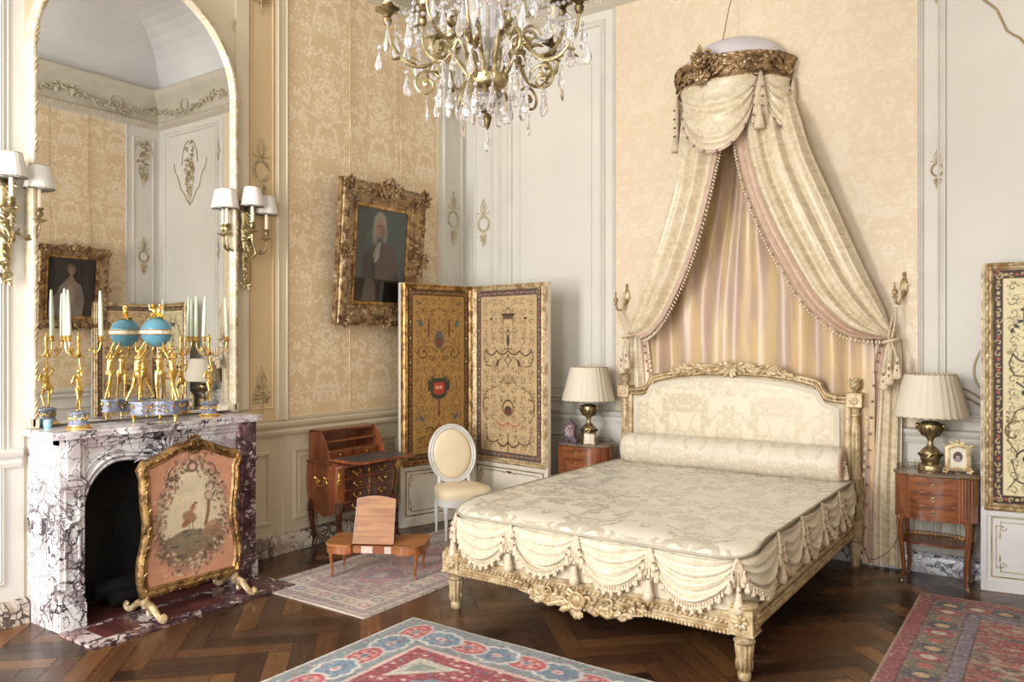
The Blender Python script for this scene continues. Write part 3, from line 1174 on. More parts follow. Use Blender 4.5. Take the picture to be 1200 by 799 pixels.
# ================================================================== THINGS
# ---- rugs
def rug_canvas(kind, w, h, res):
    c = Canvas(w, h, res, (150, 60, 66))
    r = random.Random(11)

    def border(inset, wd, bg, motifs, step, ring=None):
        x0, x1, y0, y1 = -w / 2 + inset, w / 2 - inset, inset, h - inset
        c.rect(x0, x1, y0, y1, bg)
        m = inset + wd / 2
        per = [((-w / 2 + m, m), (w / 2 - m, m)), ((w / 2 - m, m), (w / 2 - m, h - m)), ((w / 2 - m, h - m), (-w / 2 + m, h - m)), ((-w / 2 + m, h - m), (-w / 2 + m, m))]
        for (a, b) in per:
            L = math.hypot(b[0] - a[0], b[1] - a[1])
            n = max(1, round(L / step))
            for i in range(n):
                t = i / n
                x, y = a[0] + (b[0] - a[0]) * t, a[1] + (b[1] - a[1]) * t
                horiz = abs(b[0] - a[0]) > abs(b[1] - a[1])
                motifs(x, y, i, horiz, wd)
    if kind == 'red':
        c.a[:] = lin((214, 206, 200))

        def big(x, y, i, hz, wd):
            a, b = (wd * .36, wd * .24) if hz else (wd * .24, wd * .36)
            if i % 2 == 0:
                c.ell(x, y, a * 1.15, b * 1.15, (208, 196, 190))
                c.ell(x, y, a, b, (178, 58, 72))
                c.ell(x, y, a * .72, b * .72, (214, 150, 140))
                for k in range(6):
                    c.ell(x + a * .5 * math.cos(k), y + b * .5 * math.sin(k), wd * .05, wd * .05, (160, 44, 60))
                c.ell(x, y, a * .25, b * .25, (90, 110, 130))
            else:
                for k in range(8):
                    an = k * PI / 4
                    c.ell(x + a * .8 * math.cos(an), y + b * .8 * math.sin(an), wd * .17, wd * .17, (206, 204, 200))
                for k in range(8):
                    an = k * PI / 4
                    c.ell(x + a * .75 * math.cos(an), y + b * .75 * math.sin(an), wd * .12, wd * .12, (104, 130, 150))
                c.ell(x, y, a * .6, b * .6, (96, 122, 146))
                c.ell(x, y, a * .3, b * .3, (214, 190, 190))
                c.ell(x, y, a * .14, b * .14, (170, 60, 76))
        border(.02, .30, (132, 142, 146), big, .21)
        for k in range(420):      # small flowers filling the border ground
            s = r.choice((0, 1, 2, 3))
            q = .02 + r.random() * .28
            x = r.uniform(-w / 2, w / 2) if s < 2 else (-w / 2 + q if s == 2 else w / 2 - q)
            y = r.uniform(0, h) if s > 1 else (q if s == 0 else h - q)
            if min(x + w / 2, w / 2 - x, y, h - y) < .3:
                c.ell(x, y, .011, .011, r.choice(((190, 70, 84), (206, 200, 190), (100, 128, 120), (172, 90, 96))), al=.8)
        for q in (.02, .315, .335):
            c.rect(-w / 2 + q, w / 2 - q, q, h - q, (216, 186, 180), 1)
            c.rect(-w / 2 + q + .012, w / 2 - q - .012, q + .012, h - q - .012, (170, 50, 66), 1 if q > .3 else 0)
        # repaint border interior that rect(q=.02) overwrote is avoided by order below
        c2 = Canvas(w, h, res, (132, 142, 146))
        keep = c
        c = c2
        border(.02, .30, (122, 134, 138), big, .185)
        for k in range(700):
            s = r.choice((0, 1, 2, 3))
            q = .02 + r.random() * .28
            x = r.uniform(-w / 2, w / 2) if s < 2 else (-w / 2 + q if s == 2 else w / 2 - q)
            y = r.uniform(0, h) if s > 1 else (q if s == 0 else h - q)
            c.ell(x, y, .008, .008, r.choice(((190, 70, 84), (206, 200, 190), (100, 128, 120), (172, 90, 96))), al=.85)
        m = (np.minimum(np.minimum(c.X + w / 2, w / 2 - c.X), np.minimum(c.Y, h - c.Y)))
        e = m < .018
        c.a[e] = lin((206, 198, 188))
        e = (m > .305) & (m < .325)
        c.a[e] = lin((214, 178, 172))
        e = m >= .325
        c.a[e] = lin((148, 40, 56))
        fld = e
        keep = c.a.copy()
        for iy in range(int(h / .055)):
            for ix in range(int(w / .055)):
                x, y = -w / 2 + .04 + ix * .055 + r.uniform(-.012, .012), .04 + iy * .055 + r.uniform(-.012, .012)
                c.ell(x, y, .014, .010, r.choice(((222, 196, 180), (214, 150, 150), (96, 120, 140), (226, 210, 186), (120, 30, 48))), al=.9)
        for cx, cy, R, col in ((0, h / 2, .42, (96, 116, 146)), (-w / 2 + .72, h - .72, .16, (104, 124, 152)), (w / 2 - .72, h - .72, .16, (104, 124, 152)), (-w / 2 + .72, .72, .16, (104, 124, 152)), (w / 2 - .72, .72, .16, (104, 124, 152)), (0, h - .62, .13, (104, 124, 152))):
            for k in range(12):
                an = k * PI / 6
                c.ell(cx + R * .8 * math.cos(an), cy + R * .8 * math.sin(an), R * .27, R * .27, col)
            c.ell(cx, cy, R * .85, R * .85, col)
            c.ell(cx, cy, R * .5, R * .5, (190, 170, 176))
            c.ell(cx, cy, R * .32, R * .32, (150, 50, 70))
            for k in range(10):
                an = k * PI / 5
                c.ell(cx + R * .62 * math.cos(an), cy + R * .62 * math.sin(an), R * .07, R * .07, (220, 206, 190))
        for sx in (-1, 1):
            for sy in (0, 1):
                bx, by = sx * (w / 2 - .42), (.42 if sy == 0 else h - .42)
                d = 1 if sy == 0 else -1
                c.poly([(bx, by), (bx - sx * .26, by), (bx, by + d * .26)], (196, 190, 176))
                c.poly([(bx - sx * .04, by + d * .04), (bx - sx * .18, by + d * .04), (bx - sx * .04, by + d * .18)], (132, 146, 132))
        c.a[~fld] = keep[~fld]
    elif kind == 'pale':
        def small(x, y, i, hz, wd):
            c.ell(x, y, wd * .34, wd * .26, ((176, 120, 120), (120, 126, 140), (190, 160, 130))[i % 3])
            c.ell(x, y, wd * .16, wd * .12, (214, 204, 188))
        border(.0, .05, (190, 180, 168), small, .06)
        border(.05, .035, (150, 136, 134), small, .05)
        border(.085, .14, (206, 196, 178), small, .115)
        border(.225, .04, (170, 150, 148), small, .05)
        m = (np.minimum(np.minimum(c.X + w / 2, w / 2 - c.X), np.minimum(c.Y, h - c.Y)))
        c.a[m > .265] = lin((196, 180, 168))
        c.sym = True
        keep = c.a.copy()
        for k in range(900):
            x, y = r.uniform(0, w / 2 - .22), r.uniform(.22, h - .22)
            c.ell(x, y, r.uniform(.008, .026), r.uniform(.006, .018), r.choice(((176, 110, 116), (120, 118, 134), (206, 190, 170), (150, 140, 130), (188, 134, 136), (110, 120, 124))), al=.75, rot=r.random() * 3)
        for (cy, R) in ((h / 2, .20), (h / 2 - .5, .12), (h / 2 + .5, .12)):
            c.ell(0, cy, R * 1.2, R * 1.5, (186, 116, 122), al=.7)
            c.ell(0, cy, R * .8, R, (134, 134, 152), al=.7)
            c.ell(0, cy, R * .4, R * .5, (206, 186, 176), al=.9)
        c.sym = False
        for k in range(500):
            x, y = r.uniform(-w / 2, w / 2), r.uniform(0, h)
            c.ell(x, y, .010, .007, r.choice(((150, 110, 112), (120, 118, 134), (220, 208, 190))), al=.6)
        for q in (.003, .048, .083, .222, .262):
            e = (m > q) & (m < q + .009)
            c.a[e] = lin((128, 104, 104))
        c.a[m < .008] = lin((190, 180, 164))
    else:
        def pal(x, y, i, hz, wd):
            c.ell(x, y, wd * .42, wd * .34, ((60, 66, 74), (150, 60, 60), (120, 110, 84))[i % 3])
            c.ell(x, y, wd * .2, wd * .16, ((196, 160, 120), (200, 190, 170), (190, 90, 80))[i % 3])
        border(.0, .09, (146, 70, 72), pal, 9)
        border(.09, .19, (120, 104, 98), pal, .13)
        border(.28, .075, (118, 108, 122), pal, 9)
        m = (np.minimum(np.minimum(c.X + w / 2, w / 2 - c.X), np.minimum(c.Y, h - c.Y)))
        c.a[m > .355] = lin((158, 128, 108))
        keep = c.a.copy()
        c.sym = True
        for k in range(520):
            x, y = r.uniform(0, w / 2 - .3), r.uniform(.3, h - .3)
            c.ell(x, y, r.uniform(.02, .07), r.uniform(.012, .03), r.choice(((154, 54, 50), (166, 70, 62), (178, 158, 138), (164, 140, 120), (140, 60, 56), (70, 78, 76))), al=.8, rot=r.uniform(-.5, .5))
        c.sym = False
        c.a[m <= .355] = keep[m <= .355]
        for k in range(900):
            x, y = r.uniform(-w / 2, w / 2), r.uniform(0, h)
            c.ell(x, y, .009, .006, r.choice(((170, 80, 84), (70, 74, 84), (196, 176, 150), (110, 60, 60))), al=.7)
        for q in (.088, .275, .35):
            e = (m > q) & (m < q + .01)
            c.a[e] = lin((84, 40, 44))
        c.a[m < .012] = lin((168, 130, 110))
    fd = 0.32 if kind == 'pale' else 0.10
    c.a = c.a * (1 - fd) + fd * np.array(lin((176, 152, 150) if kind == 'pale' else (150, 140, 134)))
    rr = np.random.default_rng(9)
    k = rr.random(c.a.shape[:2])
    c.a[k < .10] = c.a[k < .10] * .55 + .45 * np.array(lin((196, 182, 168)))
    c.a[k > .92] = c.a[k > .92] * .5
    c.grain(0.30, RNG, 0.30)
    return c


def rug(name, label, kind, x0, x1, y0, y1, th=0.009, res=0.009):
    w, h = x1 - x0, y1 - y0
    cv = rug_canvas(kind, w, h, res)
    o = cv.mesh(name, 'rug_p', None, lambda x, y: (x, y, th + 0.0015 * math.sin(x * 9 + y * 4)))
    # woven edge and underside joined in the same mesh
    me = o.data
    bm = bmesh.new()
    bm.from_mesh(me)
    be = [e for e in bm.edges if e.is_boundary]
    r_ = bmesh.ops.extrude_edge_only(bm, edges=be)
    vv = [g for g in r_['geom'] if isinstance(g, bmesh.types.BMVert)]
    for v in vv:
        v.co.z = 0.0005
        d = Vector((v.co.x, v.co.y - h / 2))
        v.co.x += 0.004 * math.copysign(1, d.x) if abs(abs(d.x) - w / 2) < .01 else 0
        v.co.y += 0.004 * math.copysign(1, d.y) if abs(abs(d.y) - h / 2) < .01 else 0
    bm.to_mesh(me)
    bm.free()
    o.location = ((x0 + x1) / 2, y0, 0)
    tag(o, label, 'rug')
    return o


rug('oriental_rug', 'pale faded pink and grey oriental rug under the small book-rest table', 'pale', 0.56, 1.56, -2.91, -0.62)
rug('oriental_rug', 'red oriental rug with blue medallions and a grey-blue border in the foreground', 'red', 1.79, 3.95, -5.2, -2.74)
rug('oriental_rug', 'worn brownish red rug with purple stripe beside the right nightstand', 'worn', 4.12, 5.19, -3.2, -0.56)

# ---- pier mirror
XM = 0.055
Y0, Y1 = -4.005, -2.725
YC, RR, ZS = (Y0 + Y1) / 2, (Y1 - Y0) / 2, 3.29


def archpath(off, n=28, zb=1.115):
    R = RR + off
    p = [(XM, Y1 + off, zb)]
    for i in range(n + 1):
        a = PI * i / n
        p.append((XM, YC + R * math.cos(a), ZS + R * math.sin(a)))
    p.append((XM, Y0 - off, zb))
    return p


mr = thing('pier_mirror', 'tall arched wall mirror in a slim white and gold frame above the mantelpiece', 'mirror', (0, YC, 1.10))
o0 = (0, YC, 1.10)
mb = MB(o0)
ap = archpath(0.0)
n = len(ap)
mb.add([(XM, p[1], p[2]) for p in ap], [tuple(range(n))])
mb.build('mirror_glass', 'mirror', mr, smooth=False)
mb = MB(o0)
mb.sweep(ap, [(0.0, -0.05), (0.0, 0.012), (-0.004, 0.014), (-0.018, 0.03), (-0.030, 0.030), (-0.040, 0.018), (-0.044, -0.05)], (1, 0, 0))
mb.box(XM - .05, XM + .03, Y0 - .045, Y0 + .002, 1.102, 1.16, ch=.003)
mb.box(XM - .05, XM + .03, Y1 - .002, Y1 + .045, 1.102, 1.16, ch=.003)
mb.build('frame', 'white_gilt', mr)
mb = MB(o0)
R = RR + 0.022
tot = []
for i in range(60):
    tot.append((XM + .032, Y0 - .022, 1.16 + (ZS - 1.16) * i / 59))
arc = [(XM + .032, YC - R * math.cos(PI * i / 60), ZS + R * math.sin(PI * i / 60)) for i in range(61)]
run = tot + arc + [(XM + .032, Y1 + .022, p[2]) for p in tot[::-1]]
for i in range(0, len(run) - 1, 1):
    a, b = Vector(run[i]), Vector(run[i + 1])
    if (i // 3) % 2 == 0:
        leaf(mb, a, (b - a) + Vector((0, 0.018, 0)), 0.045, 0.008, 0.7, (1, 0, 0))
mb.build('twisted_ribbon', 'relief', mr)
# pale pier boarding behind the mirror (part of the left wall)
mb = MB()
mb.box(0.0, 0.008, -4.05, -2.655, 1.1, ZC)
mb.build('pier_boarding', 'wall_beige', wl)

# ---- chimneypiece
cp = thing('mantelpiece', 'veined white and purple marble mantelpiece under the arched mirror', 'fireplace', (0.2, -3.39, 0))
o0 = (0.2, -3.39, 0)
ML, MR = -4.03, -2.755
mb = MB(o0)
# serpentine shelf
out = [(0.0, ML - .03)]
N_ = 40
for i in range(N_ + 1):
    t = i / N_
    y = ML - 0.045 + (MR - ML + .075) * t
    e = min(t, 1 - t)
    x = 0.415 + 0.03 * math.exp(-((t - 0.5) / 0.16) ** 2) - (0.02 * math.exp(-(e / 0.03) ** 2)) - 0.012 * math.exp(-((e - .2) / .07) ** 2)
    out.append((x, y))
out.append((0.0, MR + .03))
mb.prism(out, 1.088, 1.10)
mb.prism([(x * 0.985 if x > 0 else 0, (y - YC) * 0.995 + YC) for x, y in out], 1.078, 1.088)
mb.prism([(x + (.006 if x > 0 else 0), (y - YC) * 1.004 + YC) for x, y in out], 1.062, 1.080)
mb.build('shelf', 'marble', cp)


def opening(off, n=12):
    """fire opening outline in (y,z), serpentine top"""
    yl, yr, zt = -3.885 - off, -2.905 + off, 0.90 + off
    pts = [(yl, 0.0), (yl, 0.62)]
    for i in range(1, n + 1):
        a = PI / 2 * i / n
        pts.append((yl + 0.22 * (1 - math.cos(a)), 0.62 + (zt - 0.62) * math.sin(a)))
    for i in range(1, 10):
        t = i / 10
        pts.append((yl + .22 + (yr - yl - .44) * t, zt - 0.028 * math.sin(PI * t) ** 2))
    for i in range(n, 0, -1):
        a = PI / 2 * i / n
        pts.append((yr - 0.22 * (1 - math.cos(a)), 0.62 + (zt - 0.62) * math.sin(a)))
    pts += [(yr, 0.62), (yr, 0.0)]
    return pts


mb = MB(o0)
op = opening(0.0)
mb.prism([(ML + .01, 0.0)] + op + [(MR - .01, 0.0), (MR - .01, 1.062), (ML + .01, 1.062)], 0.30, 0.345, 'x')
for off, x, pr in ((0.012, .345, 0.012), (0.035, .345, 0.020), (0.062, .345, 0.012)):
    mb.sweep([(x, y, z) for y, z in opening(off)[1:-1]], [(-0.009, -0.002), (-0.008, pr), (0.0, pr + .008), (0.008, pr), (0.009, -0.002)], (1, 0, 0))
mb.box(0.30, 0.375, ML - .0, MR + .0, 1.02, 1.063, ch=.006)
mb.box(0.30, 0.362, ML + .005, MR - .005, 1.000, 1.022, ch=.004)
mb.build('frieze', 'marble', cp)
for nm, ya, yb in (('left', ML, ML + .135), ('right', MR - .135, MR)):
    mb = MB(o0)
    mb.box(0.0, 0.279, ya, ya + .03, 0.0, 1.062) if nm == 'left' else mb.box(0.0, 0.279, yb - .03, yb, 0.0, 1.062)
    mb.box(0.28, 0.375, ya, yb, 0.155, 0.80, ch=.004)            # pilaster
    mb.box(0.26, 0.392, ya - .004, yb + .004, 0.0, 0.145, ch=.006)       # plinth
    mb.box(0.26, 0.385, ya - .002, yb + .002, 0.145, 0.165, ch=.005)
    mb.box(0.27, 0.392, ya - .003, yb + .003, 0.795, 0.825, ch=.005)
    mb.box(0.28, 0.378, ya, yb, 0.825, 1.062, ch=.004)
    yc = (ya + yb) / 2
    mb.sweep([(0.375, ya + .03, .22), (0.375, yb - .03, .22), (0.375, yb - .03, .56), (0.375, yc, .60), (0.375, ya + .03, .56)], [(-.006, 0), (-.004, .008), (.004, .008), (.006, 0)], (1, 0, 0), True)
    mb.sweep([(0.375, ya + .03, .64), (0.375, yb - .03, .64), (0.375, yb - .03, .77), (0.375, ya + .03, .77)], [(-.006, 0), (-.004, .008), (.004, .008), (.006, 0)], (1, 0, 0), True)
    mb.tube([(0.378, ya + .03, .625), (0.392, yc - .02, .605), (0.395, yc, .60), (0.392, yc + .02, .605), (0.378, yb - .03, .625)], .009, 6)
    mb.prism([(yc - .03, .84), (yc + .03, .84), (yc + .034, .9), (yc + .036, 1.0), (yc + .03, 1.05), (yc - .03, 1.05), (yc - .036, 1.0), (yc - .034, .9)], .378, .395, 'x')
    if nm == 'left':
        mb.sweep([(.06, ya, .2), (.26, ya, .2), (.26, ya, .98), (.06, ya, .98)], [(-.006, 0), (-.004, .006), (.004, .006), (.006, 0)], (0, -1, 0), True)
    mb.build('jamb', 'marble' if nm == 'left' else 'marble_dk', cp)
mb = MB(o0)      # carved shell on the frieze
yc = -3.395
for i in range(9):
    a = math.radians(-72 + 18 * i)
    d = Vector((0.10, math.sin(a), math.cos(a)))
    leaf(mb, Vector((.368, yc, .90)), d, .125 - .018 * abs(i - 4) / 4, .016, .8, (1, 0, 0))
for sg in (-1, 1):
    sp = spiral(0, 0, .035, 1.3, PI / 2, sg, 18)
    mb.tube([(.385, yc + sg * .06 + p[0], .90 + p[1]) for p in sp], .010, 6)
    mb.tube([(.38, yc + sg * .02, .885), (.38, yc + sg * .11, .875), (.375, yc + sg * .17, .905), (.37, yc + sg * .21, .885)], [.012, .010, .008, .003], 6)
mb.ell((.39, yc, .895), (.02, .022, .022))
mb.build('carved_shell', 'marble', cp)
mb = MB(o0)      # sooty fire chamber
mb.box(0.004, 0.02, -3.93, -2.86, 0.012, 1.0)
mb.box(0.02, 0.30, -3.99, -3.93, 0.012, 1.0)
mb.box(0.02, 0.30, -2.86, -2.80, 0.012, 1.0)
mb.box(0.02, 0.30, -3.93, -2.86, 0.93, 1.0)
for i in range(9):      # cast-iron fireback relief
    a = i * .7
    mb.tube([(0.03, -3.4 + .1 * math.cos(a) * (1 + .3 * i / 9), .42 + .13 * math.sin(a)), (0.035, -3.4 + .16 * math.cos(a + .5), .42 + .2 * math.sin(a + .5)), (0.03, -3.4 + .2 * math.cos(a + .8), .42 + .2 * math.sin(a + .3))], .009, 5)
mb.build('fire_chamber', 'soot', cp)
lg = MB()
lg.tube([(0.13, -3.72, .10), (0.16, -3.5, .115), (0.15, -3.2, .12), (0.17, -3.0, .10)], [.05, .056, .055, .045], 10)
lg.tube([(0.22, -3.66, .05 + .012), (0.20, -3.3, .062), (0.24, -3.05, .06)], [.045, .048, .04], 10)
tag(lg.build('fire_log', 'soot'), 'dark logs lying at the back of the fireplace opening', 'log')


# ---- helpers for gilded carving
def rect_frame(mb, w, h, prof, y=0.0, z0=0.0):
    mb.sweep([(-w / 2, y, z0), (-w / 2, y, z0 + h), (w / 2, y, z0 + h), (w / 2, y, z0)], prof, (0, -1, 0), True)


def cluster(mb, c, R, n, nrm, L=0.05, w=0.014, dep=0.03):
    c = Vector(c)
    N = Vector(nrm)
    for i in range(n):
        a = rnd(0, 2 * PI)
        r = R * math.sqrt(random.random())
        u = N.orthogonal().normalized()
        v = N.cross(u)
        d = u * math.cos(a) + v * math.sin(a)
        leaf(mb, c + d * r + N * rnd(0, dep) * (1 - r / R * .5), d + u * rnd(-.7, .7) + N * rnd(0, .6), rnd(.6, 1.2) * L, w * rnd(.7, 1.2), .55, tuple(N))


# ---- fire screen (local: x width, z height, front = -y)
def make_firescreen():
    t_ = thing('fire_screen', 'carved giltwood fire screen with pink tapestry panel standing before the fireplace', 'fire screen', (0.55, -3.345, 0.012), PI / 2)
    hw = 0.285

    def half(z):       # half width of the tapestry by height
        q = (z - .16) / .66
        return hw + 0.012 * math.sin(q * PI * 2 + .4) + .012 * (q > .9) * (q - .9)

    def top(x):
        u = abs(x) / hw
        return 0.86 + 0.085 * (1 - u * u) - 0.0 + .02 * math.cos(u * PI * 1.5) * (u > .3) * 0.6

    cv = Canvas(0.58, 0.80, 0.0045, (206, 150, 122))
    R_ = random.Random(3)
    cv.ell(0, .39, .245, .33, (140, 116, 96), soft=.05, al=.9)
    cv.ell(0, .42, .215, .285, (216, 200, 170), soft=.05)
    cv.poly([(-.2, .18), (-.17, .28), (-.05, .31), (.08, .29), (.2, .33), (.21, .2), (.12, .13), (-.12, .13)], (112, 98, 78), .85)
    cv.ell(0, .16, .15, .035, (140, 116, 92), soft=.03, al=.9)
    for k in range(560):      # leafy, flowery surround
        a = R_.uniform(0, 2 * PI)
        q = R_.gauss(1.0, .11)
        x, y = .222 * q * math.cos(a), .40 + .310 * q * math.sin(a)
        cv.ell(x, y, R_.uniform(.006, .018), R_.uniform(.004, .010), R_.choice(((96, 78, 62), (140, 100, 82), (206, 176, 146), (110, 92, 72), (170, 124, 104), (78, 72, 64), (214, 194, 160))), al=.8, rot=R_.random() * 3)
    for sg in (-1, 1):
        for k in range(45):
            cv.ell(sg * R_.uniform(.09, .18), R_.uniform(.50, .66), R_.uniform(.006, .014), .006, R_.choice(((100, 82, 64), (168, 110, 92), (206, 170, 140), (90, 90, 80))), al=.8, rot=R_.random() * 3)
        cv.scroll(sg * .12, .66, .05, .8, PI / 2, -sg, .010, (110, 86, 68))
    cv.ell(0, .685, .035, .035, (120, 88, 74))
    cv.ell(0, .685, .02, .02, (214, 172, 150))
    # bird and urn
    cv.ell(-.02, .38, .052, .034, (158, 122, 92), soft=.01, rot=-.5)
    cv.ell(.0, .43, .03, .018, (180, 130, 98), soft=.01, rot=.9)
    cv.ell(-.045, .345, .03, .02, (150, 100, 76), soft=.01, rot=.6)
    cv.line([(0.0, .44), (.018, .462), (.032, .458)], .012, (150, 100, 78))
    cv.line([(-.02, .355), (-.022, .30)], .005, (110, 80, 60))
    cv.line([(0, .355), (.004, .30)], .005, (110, 80, 60))
    cv.ell(.115, .50, .032, .032, (150, 122, 98))
    cv.ell(.115, .50, .024, .024, (204, 178, 150))
    cv.line([(.115, .47), (.11, .40), (.09, .32)], .022, (140, 104, 82))
    cv.poly([(.07, .24), (.21, .24), (.20, .33), (.14, .35), (.08, .32)], (166, 124, 96), .8)
    for k in range(110):
        cv.ell(R_.uniform(-.2, .2), R_.uniform(.13, .3), R_.uniform(.006, .02), .005, R_.choice(((86, 74, 60), (160, 130, 100), (120, 100, 78), (70, 66, 58))), al=.6, rot=R_.uniform(-.4, .4))
    cv.grain(.25, RNG, .2)

    def P(x, y):
        u = x / .29
        v = y / .80
        zt = top(u * hw)
        z = .155 + (zt - .155) * v
        return (u * (half(z) + .005), -0.004, z)
    cv.mesh('tapestry_panel', 'tap_p', t_, P)
    mb = MB()
    # frame outline: follow sides with C-scroll bulges
    pts = []
    nS = 26
    for i in range(nS + 1):
        z = .14 + (.80 - .14) * i / nS
        pts.append((-half(z) - .012 - .010 * math.sin(i / nS * PI * 3), z))
    for z_, dx in ((.845, .030), (.875, .012)):
        pts.append((-half(.8) - dx, z_))
    for i in range(1, 26):
        x = -hw + 2 * hw * i / 26
        pts.append((x, top(x) + .014))
    pts += [(-p[0], p[1]) for p in pts[:nS + 3][::-1]]
    path = [(p[0], 0, p[1]) for p in pts]
    mb.sweep(path, [(-.030, .0), (-.030, -.018), (.0, -.022), (.028, -.018), (.030, .004), (.020, .020), (.004, .028), (-.010, .016), (-.020, .018), (-.028, .010)], (0, -1, 0), True)
    mb.prism([(-.29, .115), (-.20, .105), (-.1, .125), (0, .100), (.1, .125), (.20, .105), (.29, .115), (.29, .165), (-.29, .165)], -.014, .014, 'y')
    mb.build('frame', 'gold_screen', t_)
    mb = MB()       # carving
    for i, p in enumerate(pts):
        if i % 2 == 0:
            q = pts[(i + 1) % len(pts)]
            d = Vector((q[0] - p[0], 0, q[1] - p[1]))
            if d.length > 1e-4:
                leaf(mb, (p[0], -.024, p[1]), d.normalized() + Vector((rnd(-.5, .5), -.2, rnd(-.5, .5))), .034, .008, .8, (0, -1, 0))
    for sg in (-1, 1):
        for z, r in ((.835, .028), (.50, .024), (.20, .026)):
            sp = spiral(0, 0, r, 1.4, PI / 2, sg, 16)
            mb.tube([(sg * (half(z) + .022) + p[0] * .7, -.016, z + p[1]) for p in sp], .008, 6)
        for i in range(7):
            leaf(mb, (sg * (.04 + i * .03), -.016, .135), (sg, -.3, .6 * (-1) ** i), .035, .010, .6, (0, -1, 0))
    sp = [(0.024 * math.cos(a), .024 * math.sin(a)) for a in [i * PI / 8 for i in range(16)]]
    mb.tube([(p[0], -.024, .968 + p[1]) for p in sp], .008, 6, closed=True)
    mb.ell((0, -.02, .968), (.012, .010, .012))
    for i in range(16):
        a = PI * 2 * i / 16
        leaf(mb, (.032 * math.cos(a), -.014, .968 + .032 * math.sin(a)), (math.cos(a), -.2, math.sin(a)), .035, .010, .6, (0, -1, 0))
    sp = [(0.02 * math.cos(a), .02 * math.sin(a)) for a in [i * PI / 8 for i in range(16)]]
    mb.tube([(p[0], -.018, .135 + p[1]) for p in sp], .006, 6, closed=True)
    mb.build('carving', 'gold_screen', t_)
    for sg in (-1, 1):
        mb = MB()
        x = sg * (hw + .012)
        mb.tube(bez([(x, 0, .15), (x, 0, .10), (x, 0, .06)], 6), [.020, .024, .024, .026, .026, .02, .02][:len(bez([(x, 0, .15), (x, 0, .10), (x, 0, .06)], 6))], 8)
        for f in (-1, 1):
            path = bez([(x, f * .01, .085), (x, f * .07, .078), (x, f * .12, .045), (x, f * .165, .022), (x, f * .20, .028), (x, f * .206, .045), (x, f * .19, .052), (x, f * .182, .042)], 28)
            nn = len(path)
            mb.tube(path, [.021 - .010 * (k / nn) for k in range(nn)], 8)
        leaf(mb, (x, -.035, .06), (0, -.3, -1), .05, .02, .6, (0, -1, 0))
        mb.build('foot', 'gold_pale', t_)
    return t_


make_firescreen()


# ---- pleated shade
def shade_mb(mb, c, r0, r1, h, pl=26, amp=.03, mi=0):
    """r0 bottom radius at z=c.z, r1 top"""
    pr = [(r0, 0), (r0 * .995 + r1 * .005, h * .03), ((r0 + r1) / 2, h / 2), (r1, h * .97), (r1, h), (r1 * .985, h), (r1 * .98, h * .96), ((r0 + r1) / 2 * .98, h / 2), (r0 * .98, 0), (r0, 0)]
    mb.lathe(pr, c, pl * 2, mi, rip=lambda k, i: 1 + (amp if i % 2 else -amp) * (0 if k in (4, 5) else 1))


